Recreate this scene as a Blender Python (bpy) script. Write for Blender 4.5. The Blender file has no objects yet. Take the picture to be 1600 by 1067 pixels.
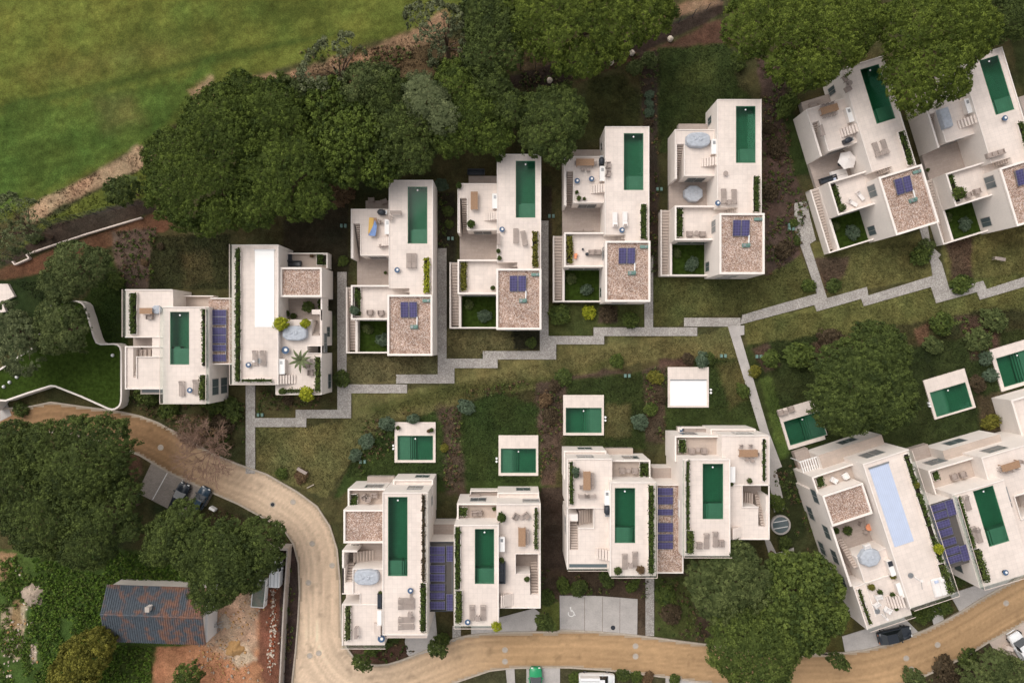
import bpy, math, random
import numpy as np
from mathutils import Vector
from mathutils.geometry import tessellate_polygon
random.seed(7); rng = np.random.default_rng(11)
SC = bpy.context.scene; COL = SC.collection
R = math.radians

# ---------------------------------------------------------------- camera, sky, sun, exposure
CAMH = 96.0; S = 0.09; CX, CY = 800.0, 533.5
cd = bpy.data.cameras.new('camera'); cam = bpy.data.objects.new('camera', cd); COL.objects.link(cam)
cam.location = (0, 0, CAMH); cd.sensor_width = 36.0; cd.lens = 36.0 * (CAMH / S) / 1600.0
cd.clip_start = 1.0; cd.clip_end = 4000.0; SC.camera = cam
wd = bpy.data.worlds.new('World'); SC.world = wd; wd.use_nodes = True
nt = wd.node_tree; bgn = nt.nodes['Background']
SUN_EL, SUN_AZ = R(52), R(318)          # a veiled sun, azimuth clockwise from north (the top of the picture)
sky = nt.nodes.new('ShaderNodeTexSky'); sky.sky_type = 'NISHITA'; sky.sun_disc = False
sky.sun_elevation = SUN_EL; sky.sun_rotation = SUN_AZ; sky.air_density = 1.0; sky.dust_density = 4.0
hs = nt.nodes.new('ShaderNodeHueSaturation'); hs.inputs['Saturation'].default_value = 0.22
tint = nt.nodes.new('ShaderNodeMix'); tint.data_type = 'RGBA'; tint.blend_type = 'MULTIPLY'
tint.inputs[0].default_value = 1.0; tint.inputs[7].default_value = (1.0, 0.965, 0.925, 1)
nt.links.new(sky.outputs[0], hs.inputs['Color']); nt.links.new(hs.outputs[0], tint.inputs[6])
nt.links.new(tint.outputs[2], bgn.inputs['Color']); bgn.inputs['Strength'].default_value = 0.15
sl = bpy.data.lights.new('sun', 'SUN'); so = bpy.data.objects.new('sun', sl); COL.objects.link(so)
sl.energy = 0.5; sl.angle = R(50); sl.color = (1.0, 0.95, 0.89)
so.rotation_euler = Vector((-math.sin(SUN_AZ) * math.cos(SUN_EL), -math.cos(SUN_AZ) * math.cos(SUN_EL), -math.sin(SUN_EL))).to_track_quat('-Z', 'Y').to_euler()
so.location = (0, 0, 120)
SC.view_settings.view_transform = 'Standard'; SC.view_settings.look = 'None'
SC.view_settings.exposure = 0.44; SC.view_settings.gamma = 1.0; SC.view_settings.use_curve_mapping = False
SC.render.engine = 'CYCLES'
SC.cycles.max_bounces = 6; SC.cycles.diffuse_bounces = 3; SC.cycles.glossy_bounces = 2
SC.cycles.transmission_bounces = 2; SC.cycles.transparent_max_bounces = 12; SC.cycles.volume_bounces = 0
SC.cycles.use_denoising = True; SC.cycles.caustics_reflective = False; SC.cycles.caustics_refractive = False

# ---------------------------------------------------------------- helpers
def W(px, py, z=0.0):
    k = S * (CAMH - z) / CAMH
    return ((px - CX) * k, (CY - py) * k, z)
class Fr:                                   # a measuring frame on the photograph
    def __init__(s, sc, ox, oy): s.sc, s.ox, s.oy = sc, ox, oy
    def px(s, x, y): return (x / s.sc + s.ox, y / s.sc + s.oy)
PX = Fr(1, 0, 0)
def lin(r, g, b):
    f = lambda c: (c / 255 / 12.92) if c <= 10.3 else ((c / 255 + 0.055) / 1.055) ** 2.4
    return (f(r), f(g), f(b), 1)
LABELS = {}
def tag(o, label=None, cat=None, group=None, kind=None):
    if label: o['label'] = label; LABELS.setdefault(label, []).append(o.name)
    if cat: o['category'] = cat
    if group: o['group'] = group
    if kind: o['kind'] = kind
    return o
def empty(name, label, cat, loc=(0, 0, 0), rz=0.0, group=None):
    o = bpy.data.objects.new(name, None); COL.objects.link(o); o.empty_display_size = 0.3
    o.location = loc; o.rotation_euler = (0, 0, rz); return tag(o, label, cat, group)
KIDS = {}
def link(o, parent):
    COL.objects.link(o)
    if parent is not None: o.parent = parent; KIDS.setdefault(parent.name, []).append(o)
def copy_tree(o, parent=None):
    c = o.copy(); link(c, parent)
    for ch in KIDS.get(o.name, ()): copy_tree(ch, c)
    return c
class MB:                                   # collects shapes, builds ONE mesh object
    def __init__(s): s.v = []; s.f = []
    def add(s, vs, fs):
        n = len(s.v); s.v += [tuple(p) for p in vs]; s.f += [tuple(i + n for i in f) for f in fs]; return s
    def box(s, x0, y0, z0, x1, y1, z1):
        if x0 > x1: x0, x1 = x1, x0
        if y0 > y1: y0, y1 = y1, y0
        return s.add([(x0,y0,z0),(x1,y0,z0),(x1,y1,z0),(x0,y1,z0),(x0,y0,z1),(x1,y0,z1),(x1,y1,z1),(x0,y1,z1)],
                     [(0,3,2,1),(4,5,6,7),(0,1,5,4),(1,2,6,5),(2,3,7,6),(3,0,4,7)])
    def cbox(s, x, y, z, w, d, h): return s.box(x-w/2, y-d/2, z, x+w/2, y+d/2, z+h)
    def obox(s, c, u, w, z0, z1, hl, hw):   # oriented box, c centre, u unit dir (2d)
        px, py = -u[1], u[0]
        P = [(c[0]+a*hl*u[0]+b*hw*px, c[1]+a*hl*u[1]+b*hw*py) for a, b in ((-1,-1),(1,-1),(1,1),(-1,1))]
        return s.prism(P, z0, z1)
    def prism(s, poly, z0, z1, top=None):
        n = len(poly); ar = sum(poly[i][0]*poly[(i+1)%n][1]-poly[(i+1)%n][0]*poly[i][1] for i in range(n))
        if ar < 0: poly = poly[::-1]
        t = top or poly
        vs = [(p[0],p[1],z0) for p in poly] + [(p[0],p[1],z1) for p in t]
        fs = [(i,(i+1)%n,n+(i+1)%n,n+i) for i in range(n)]
        if n <= 4: fs += [tuple(range(n-1,-1,-1)), tuple(range(n,2*n))]
        else:
            tr = tessellate_polygon([[Vector((p[0],p[1],0)) for p in poly]])
            for a, b, c in tr:
                cr = (poly[b][0]-poly[a][0])*(poly[c][1]-poly[a][1])-(poly[b][1]-poly[a][1])*(poly[c][0]-poly[a][0])
                if cr < 0: a, c = c, a
                fs += [(n+a,n+b,n+c),(c,b,a)]
        return s.add(vs, fs)
    def cyl(s, x, y, z0, z1, r0, r1=None, n=12, sx=1.0, sy=1.0):
        r1 = r0 if r1 is None else r1
        A = [2*math.pi*i/n for i in range(n)]
        vs = [(x+r0*sx*math.cos(a),y+r0*sy*math.sin(a),z0) for a in A]+[(x+r1*sx*math.cos(a),y+r1*sy*math.sin(a),z1) for a in A]
        return s.add(vs, [(i,(i+1)%n,n+(i+1)%n,n+i) for i in range(n)]+[tuple(range(n-1,-1,-1)),tuple(range(n,2*n))])
    def lathe(s, x, y, prof, n=14, sx=1.0, sy=1.0, wob=0.0):
        A = [2*math.pi*i/n for i in range(n)]; vs = []; fs = []
        for r, z in prof:
            vs += [(x+(r*(1+wob*math.sin(3*a+z*5)))*sx*math.cos(a), y+(r*(1+wob*math.sin(3*a+z*5)))*sy*math.sin(a), z) for a in A]
        for k in range(len(prof)-1):
            for i in range(n): fs.append((k*n+i,k*n+(i+1)%n,(k+1)*n+(i+1)%n,(k+1)*n+i))
        fs += [tuple(range(n-1,-1,-1)), tuple(range((len(prof)-1)*n,len(prof)*n))]
        return s.add(vs, fs)
    def tube(s, p, q, r0, r1=None, n=6):
        r1 = r0 if r1 is None else r1
        p, q = Vector(p), Vector(q); d = (q-p).normalized()
        a = d.orthogonal().normalized(); b = d.cross(a)
        vs = [p+(a*math.cos(2*math.pi*i/n)+b*math.sin(2*math.pi*i/n))*r0 for i in range(n)]
        vs += [q+(a*math.cos(2*math.pi*i/n)+b*math.sin(2*math.pi*i/n))*r1 for i in range(n)]
        return s.add(vs, [(i,(i+1)%n,n+(i+1)%n,n+i) for i in range(n)]+[tuple(range(n-1,-1,-1)),tuple(range(n,2*n))])
    def build(s, name, mat, parent=None, bevel=0.0, smooth=False, loc=None):
        me = bpy.data.meshes.new(name); me.from_pydata(s.v, [], s.f); me.materials.append(mat)
        if smooth: me.polygons.foreach_set('use_smooth', [True]*len(me.polygons))
        me.update(); o = bpy.data.objects.new(name, me); link(o, parent)
        if loc: o.location = loc
        if bevel:
            m = o.modifiers.new('bevel', 'BEVEL'); m.width = bevel; m.segments = 2; m.limit_method = 'ANGLE'
        return o

# ---------------------------------------------------------------- materials
MATS = {}
def mat(name, col, rough=0.8, noise=None, bump=None, spec=0.3, metal=0.0, **kw):
    if name in MATS: return MATS[name]
    m = bpy.data.materials.new(name); m.use_nodes = True; n = m.node_tree.nodes; L = m.node_tree.links
    b = n['Principled BSDF']; b.inputs['Base Color'].default_value = col; b.inputs['Roughness'].default_value = rough
    b.inputs['Specular IOR Level'].default_value = spec; b.inputs['Metallic'].default_value = metal
    tc = n.new('ShaderNodeTexCoord'); src = tc.outputs['Object']
    if kw.get('world'):
        g = n.new('ShaderNodeNewGeometry'); src = g.outputs['Position']
    if noise:                                # (scale, amount) list: multiplies the colour
        cur = None
        for sc_, am in noise:
            t = n.new('ShaderNodeTexNoise'); t.inputs['Scale'].default_value = sc_; t.inputs['Detail'].default_value = 4
            L.new(src, t.inputs['Vector'])
            mr = n.new('ShaderNodeMapRange'); mr.inputs[1].default_value = 0.3; mr.inputs[2].default_value = 0.7
            mr.inputs[3].default_value = 1-am; mr.inputs[4].default_value = 1+am; L.new(t.outputs[0], mr.inputs[0])
            if cur is None: cur = mr.outputs[0]
            else:
                mm = n.new('ShaderNodeMath'); mm.operation = 'MULTIPLY'; L.new(cur, mm.inputs[0]); L.new(mr.outputs[0], mm.inputs[1]); cur = mm.outputs[0]
        vm = n.new('ShaderNodeVectorMath'); vm.operation = 'SCALE'; L.new(cur, vm.inputs['Scale'])
        if kw.get('attr'):
            a = n.new('ShaderNodeAttribute'); a.attribute_name = kw['attr']; L.new(a.outputs['Color'], vm.inputs[0])
        else: vm.inputs[0].default_value = col[:3]
        L.new(vm.outputs[0], b.inputs['Base Color'])
        m['_c'] = 1
        kw['_col'] = vm.outputs[0]
    if kw.get('brick'):                      # (width, height, mortar, strength)
        w_, h_, mo, st = kw['brick']
        t = n.new('ShaderNodeTexBrick'); t.inputs['Scale'].default_value = 1.0; t.offset = kw.get('off', 0.0)
        t.inputs['Brick Width'].default_value = w_; t.inputs['Row Height'].default_value = h_
        t.inputs['Mortar Size'].default_value = mo; t.inputs['Mortar Smooth'].default_value = 0.3
        v_ = kw.get('bvar', 0.06)
        t.inputs['Color1'].default_value = (1, 1, 1, 1); t.inputs['Color2'].default_value = (1-v_,)*3+(1,)
        t.inputs['Mortar'].default_value = (st, st, st, 1); L.new(src, t.inputs['Vector'])
        mx = n.new('ShaderNodeMix'); mx.data_type = 'RGBA'; mx.blend_type = 'MULTIPLY'; mx.inputs[0].default_value = 1
        if kw.get('_col'): L.new(kw['_col'], mx.inputs[6])
        else: mx.inputs[6].default_value = col
        L.new(t.outputs[0], mx.inputs[7]); L.new(mx.outputs[2], b.inputs['Base Color'])
    if kw.get('voro'):                       # (scale, colours list)
        sc_, cols = kw['voro']
        t = n.new('ShaderNodeTexVoronoi'); t.inputs['Scale'].default_value = sc_; L.new(src, t.inputs['Vector'])
        cr = n.new('ShaderNodeValToRGB'); L.new(t.outputs['Color'], cr.inputs[0]); cr.color_ramp.interpolation = 'CONSTANT'
        e = cr.color_ramp.elements
        while len(e) < len(cols): e.new(0.5)
        for i, c in enumerate(cols): e[i].position = i/len(cols); e[i].color = c
        t2 = n.new('ShaderNodeTexVoronoi'); t2.feature = 'DISTANCE_TO_EDGE'; t2.inputs['Scale'].default_value = sc_; L.new(src, t2.inputs['Vector'])
        mr = n.new('ShaderNodeMapRange'); mr.inputs[2].default_value = 0.12; mr.inputs[3].default_value = kw.get('vedge', 0.45); L.new(t2.outputs[0], mr.inputs[0])
        vm2 = n.new('ShaderNodeVectorMath'); vm2.operation = 'SCALE'; L.new(cr.outputs[0], vm2.inputs[0]); L.new(mr.outputs[0], vm2.inputs['Scale'])
        tn = n.new('ShaderNodeTexNoise'); tn.inputs['Scale'].default_value = .55; tn.inputs['Detail'].default_value = 5; L.new(src, tn.inputs['Vector'])
        mn = n.new('ShaderNodeMapRange'); mn.inputs[1].default_value = .3; mn.inputs[2].default_value = .7; mn.inputs[3].default_value = .84; mn.inputs[4].default_value = 1.12; L.new(tn.outputs[0], mn.inputs[0])
        vm3 = n.new('ShaderNodeVectorMath'); vm3.operation = 'SCALE'; L.new(vm2.outputs[0], vm3.inputs[0]); L.new(mn.outputs[0], vm3.inputs['Scale']); L.new(vm3.outputs[0], b.inputs['Base Color'])
        bp = n.new('ShaderNodeBump'); bp.inputs['Strength'].default_value = 0.6; bp.inputs['Distance'].default_value = 0.05
        L.new(mr.outputs[0], bp.inputs['Height']); L.new(bp.outputs[0], b.inputs['Normal'])
    if bump:
        t = n.new('ShaderNodeTexNoise'); t.inputs['Scale'].default_value = bump[0]; t.inputs['Detail'].default_value = 5; L.new(src, t.inputs['Vector'])
        bp = n.new('ShaderNodeBump'); bp.inputs['Strength'].default_value = bump[1]; bp.inputs['Distance'].default_value = bump[2]
        L.new(t.outputs[0], bp.inputs['Height']); L.new(bp.outputs[0], b.inputs['Normal'])
    MATS[name] = m; return m
M = lambda k: MATS[k]
mat('deck', (0.74,0.65,0.592,1), 0.75, noise=[(0.3,0.07),(1.6,0.04),(9,0.03)], brick=(0.6,0.6,0.014,0.82), bvar=0.06)
mat('white_wall', (0.80,0.735,0.685,1), 0.8, noise=[(0.5,0.04),(4,0.03)])
mat('gravel', (0.5,0.4,0.34,1), 0.95, voro=(10.5,[lin(178,150,135),lin(205,180,166),lin(150,122,108),lin(190,160,142),lin(222,205,195),lin(166,135,118)]))
mat('paving', (0.42,0.35,0.31,1), 0.85, noise=[(0.5,0.07),(6,0.06)], brick=(0.9,0.3,0.012,0.8), bvar=0.1)
mat('terrace_tile', (0.52,0.43,0.37,1), 0.85, noise=[(0.5,0.05),(6,0.05)], brick=(0.8,0.4,0.012,0.82), bvar=0.08)
mat('coping', (0.66,0.56,0.50,1), 0.7, noise=[(2,0.05)])
mat('pool_tile', (0.085,0.25,0.15,1), 0.5, noise=[(1.2,0.06)], brick=(0.3,0.3,0.02,0.85))
mat('cover_white', (0.93,0.92,0.91,1), 0.6, noise=[(0.6,0.02)])
mat('cover_blue', (0.50,0.57,0.73,1), 0.55, brick=(0.25,30.0,0.02,0.8), bvar=0.03, noise=[(1,0.03)])
mat('stair', (0.50,0.42,0.37,1), 0.8, noise=[(3,0.05)])
mat('taupe', (0.36,0.30,0.27,1), 0.9, noise=[(8,0.08)])
mat('white_fabric', (0.78,0.74,0.72,1), 0.9, noise=[(4,0.04)])
mat('white_paint', (0.80,0.79,0.78,1), 0.45, noise=[(3,0.02)])
mat('grey_cover', (0.42,0.45,0.50,1), 0.8, noise=[(2.5,0.12)], bump=(4,0.5,0.05))
mat('wood', (0.34,0.21,0.13,1), 0.7, noise=[(9,0.18)])
mat('dark_metal', (0.04,0.045,0.055,1), 0.45, metal=0.3)
mat('grey_metal', (0.35,0.36,0.37,1), 0.4, metal=0.7)
mat('blue_table', (0.06,0.11,0.20,1), 0.5, noise=[(5,0.2)])
mat('pot', (0.13,0.09,0.07,1), 0.8, noise=[(5,0.15)])
mat('soil', (0.065,0.045,0.032,1), 1.0, noise=[(6,0.3)], bump=(20,0.7,0.05))
mat('solar', (0.068,0.062,0.145,1), 0.5, spec=0.25, brick=(0.36,0.36,0.03,1.7), bvar=0.25, noise=[(1.3,0.15)])
mat('unit_green', (0.15,0.25,0.22,1), 0.5)
mat('window_glass', (0.10,0.13,0.14,1), 0.08, spec=0.8)
mat('window_frame', (0.45,0.44,0.43,1), 0.4, metal=0.5)
mat('orange', (0.75,0.30,0.16,1), 0.7)
mat('yellow_cloth', (0.62,0.40,0.12,1), 0.9, noise=[(3,0.1)])
mat('blue_cloth', (0.20,0.30,0.55,1), 0.9, noise=[(3,0.2)])
mat('tyre', (0.02,0.02,0.02,1), 0.8)
mat('car_dark', (0.022,0.028,0.038,1), 0.22, spec=0.6)
mat('car_blue', (0.03,0.055,0.085,1), 0.22, spec=0.6)
mat('car_white', (0.78,0.79,0.80,1), 0.3, spec=0.5)
mat('car_green', (0.02,0.30,0.12,1), 0.3, spec=0.5)
mat('car_glass', (0.015,0.02,0.025,1), 0.06, spec=0.9)
mat('bark', (0.16,0.11,0.08,1), 0.95, noise=[(5,0.3)], bump=(12,0.8,0.05))
mat('twig', (0.27,0.175,0.13,1), 0.95, noise=[(3,0.25)])
mat('stone', (0.58,0.50,0.42,1), 0.9, noise=[(4,0.15)], bump=(9,0.6,0.05))
mat('concrete', (0.43,0.40,0.38,1), 0.9, noise=[(0.7,0.10),(8,0.10)], bump=(15,0.3,0.02), world=True)
mat('concrete_wall', (0.42,0.37,0.33,1), 0.9, noise=[(1,0.12),(8,0.08)])
mat('cobble', (0.4,0.38,0.36,1), 0.9, voro=(8.5,[lin(172,167,162),lin(160,154,149),lin(182,177,171),lin(152,146,141),lin(168,162,156)]), vedge=0.78, world=True)
mat('setts', (0.36,0.31,0.27,1), 0.9, noise=[(0.5,0.1),(7,0.1)], brick=(0.4,0.2,0.015,0.7), bvar=0.15, off=0.5)
mat('asphalt_stain', (0.42,0.28,0.17,1), 0.95)
mat('marking', (0.78,0.77,0.75,1), 0.7, noise=[(6,0.08)])
mat('white_lamp', (0.8,0.8,0.8,1), 0.4)
mat('lime_leaf', (0.30,0.33,0.03,1), 0.7)
def two(name, a, b_, sc_=1.0, rough=0.9, **kw):     # patchy blend of two colours
    m = mat(name, a, rough, noise=[(kw.get('fine', 12), 0.2)], bump=kw.get('bump'))
    n = m.node_tree.nodes; L = m.node_tree.links
    t = n.new('ShaderNodeTexNoise'); t.inputs['Scale'].default_value = sc_; t.inputs['Detail'].default_value = 6
    tc = n.new('ShaderNodeTexCoord'); L.new(tc.outputs['Object'], t.inputs['Vector'])
    cr = n.new('ShaderNodeValToRGB'); cr.color_ramp.elements[0].position = 0.36; cr.color_ramp.elements[1].position = 0.54
    cr.color_ramp.elements[0].color = a; cr.color_ramp.elements[1].color = b_
    L.new(t.outputs[0], cr.inputs[0])
    vm = [x for x in n if x.type == 'VECT_MATH'][0]; L.new(cr.outputs[0], vm.inputs[0]); return m
two('roof_tile', lin(124,92,78), lin(80,88,96), 0.9, fine=3)
two('skip_paint', lin(96,110,100), lin(120,118,108), 1.5)
m_ = MATS['roof_tile']; n = m_.node_tree.nodes; L = m_.node_tree.links     # newer rust tiles on the right, old blue-grey ones on the left
cr_ = [x for x in n if x.type == 'VALTORGB'][0]; tx_ = cr_.inputs[0].links[0].from_socket; tc_ = n.new('ShaderNodeTexCoord'); sp_ = n.new('ShaderNodeSeparateXYZ'); L.new(tc_.outputs['Object'], sp_.inputs[0])
mr_ = n.new('ShaderNodeMapRange'); mr_.inputs[1].default_value = 0.6; mr_.inputs[2].default_value = 1.6; mr_.inputs[3].default_value = .05; mr_.inputs[4].default_value = -.07; L.new(sp_.outputs['X'], mr_.inputs[0])
ad_ = n.new('ShaderNodeMath'); ad_.operation = 'ADD'; L.new(tx_, ad_.inputs[0]); L.new(mr_.outputs[0], ad_.inputs[1]); L.new(ad_.outputs[0], cr_.inputs[0])
def leafmat(name, rough=0.75):
    m = bpy.data.materials.new(name); m.use_nodes = True; n = m.node_tree.nodes; L = m.node_tree.links
    b = n['Principled BSDF']; b.inputs['Roughness'].default_value = rough; b.inputs['Specular IOR Level'].default_value = 0.15
    a = n.new('ShaderNodeAttribute'); a.attribute_name = 'col'; L.new(a.outputs['Color'], b.inputs['Base Color'])
    MATS[name] = m; return m
leafmat('leaf')
def glassmat(name, col, f):
    m = bpy.data.materials.new(name); m.use_nodes = True; n = m.node_tree.nodes; L = m.node_tree.links; n.clear()
    o = n.new('ShaderNodeOutputMaterial'); mx = n.new('ShaderNodeMixShader'); t = n.new('ShaderNodeBsdfTransparent'); g = n.new('ShaderNodeBsdfGlossy')
    t.inputs[0].default_value = col; g.inputs['Roughness'].default_value = 0.04; g.inputs[0].default_value = (1,1,1,1)
    if f > 1.4: mx.inputs[0].default_value = 0.07
    else:
        fr = n.new('ShaderNodeFresnel'); fr.inputs[0].default_value = f; L.new(fr.outputs[0], mx.inputs[0])
    L.new(t.outputs[0], mx.inputs[1]); L.new(g.outputs[0], mx.inputs[2]); L.new(mx.outputs[0], o.inputs[0])
    MATS[name] = m; return m, n, L, o
glassmat('glass', (0.90,0.94,0.93,1), 1.5)
wm, n, L, o = glassmat('water', (1,1,1,1), 1.33)
va = n.new('ShaderNodeVolumeAbsorption'); va.inputs['Color'].default_value = (0.05,0.62,0.42,1); va.inputs['Density'].default_value = 0.6
L.new(va.outputs[0], o.inputs['Volume'])
g_ = [x for x in n if x.type == 'BSDF_GLOSSY'][0]
tx = n.new('ShaderNodeTexNoise'); tx.inputs['Scale'].default_value = 2.2; bpn = n.new('ShaderNodeBump'); bpn.inputs['Strength'].default_value = 0.12; bpn.inputs['Distance'].default_value = 0.03
L.new(tx.outputs[0], bpn.inputs['Height']); L.new(bpn.outputs[0], g_.inputs['Normal'])
# ---------------------------------------------------------------- the ground, one sheet to the horizon
def vnoise(X, Y, sc_, seed, octv=4):
    r = np.random.default_rng(seed); out = np.zeros(np.shape(X)); amp = 1.0; tot = 0
    for o_ in range(octv):
        G = r.random((257, 257)); x = X/sc_*(2**o_)+37.3; y = Y/sc_*(2**o_)+11.7
        xi = np.floor(x).astype(int); yi = np.floor(y).astype(int); fx = x-xi; fy = y-yi
        fx = fx*fx*(3-2*fx); fy = fy*fy*(3-2*fy); xi %= 256; yi %= 256
        v = (G[xi,yi]*(1-fx)+G[xi+1,yi]*fx)*(1-fy)+(G[xi,yi+1]*(1-fx)+G[xi+1,yi+1]*fx)*fy
        out += amp*v; tot += amp; amp *= 0.55
    return out/tot
def sdf(X, Y, poly):                        # signed distance, positive inside
    d = np.full(X.shape, 1e9); ins = np.zeros(X.shape, bool); n = len(poly)
    for i in range(n):
        x0, y0 = poly[i]; x1, y1 = poly[(i+1)%n]; ex, ey = x1-x0, y1-y0
        t = np.clip(((X-x0)*ex+(Y-y0)*ey)/(ex*ex+ey*ey+1e-9), 0, 1)
        d = np.minimum(d, (X-x0-t*ex)**2+(Y-y0-t*ey)**2)
        c = ((y0 > Y) != (y1 > Y)) & (X < (x1-x0)*(Y-y0)/(y1-y0+1e-12)+x0); ins ^= c
    d = np.sqrt(d); return np.where(ins, d, -d)
DRY=(98,93,52); DARK=(47,53,25); SOIL=(77,61,50); GRN=(56,68,28); FAIR=(80,86,28); SAND=(156,126,96)
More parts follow.
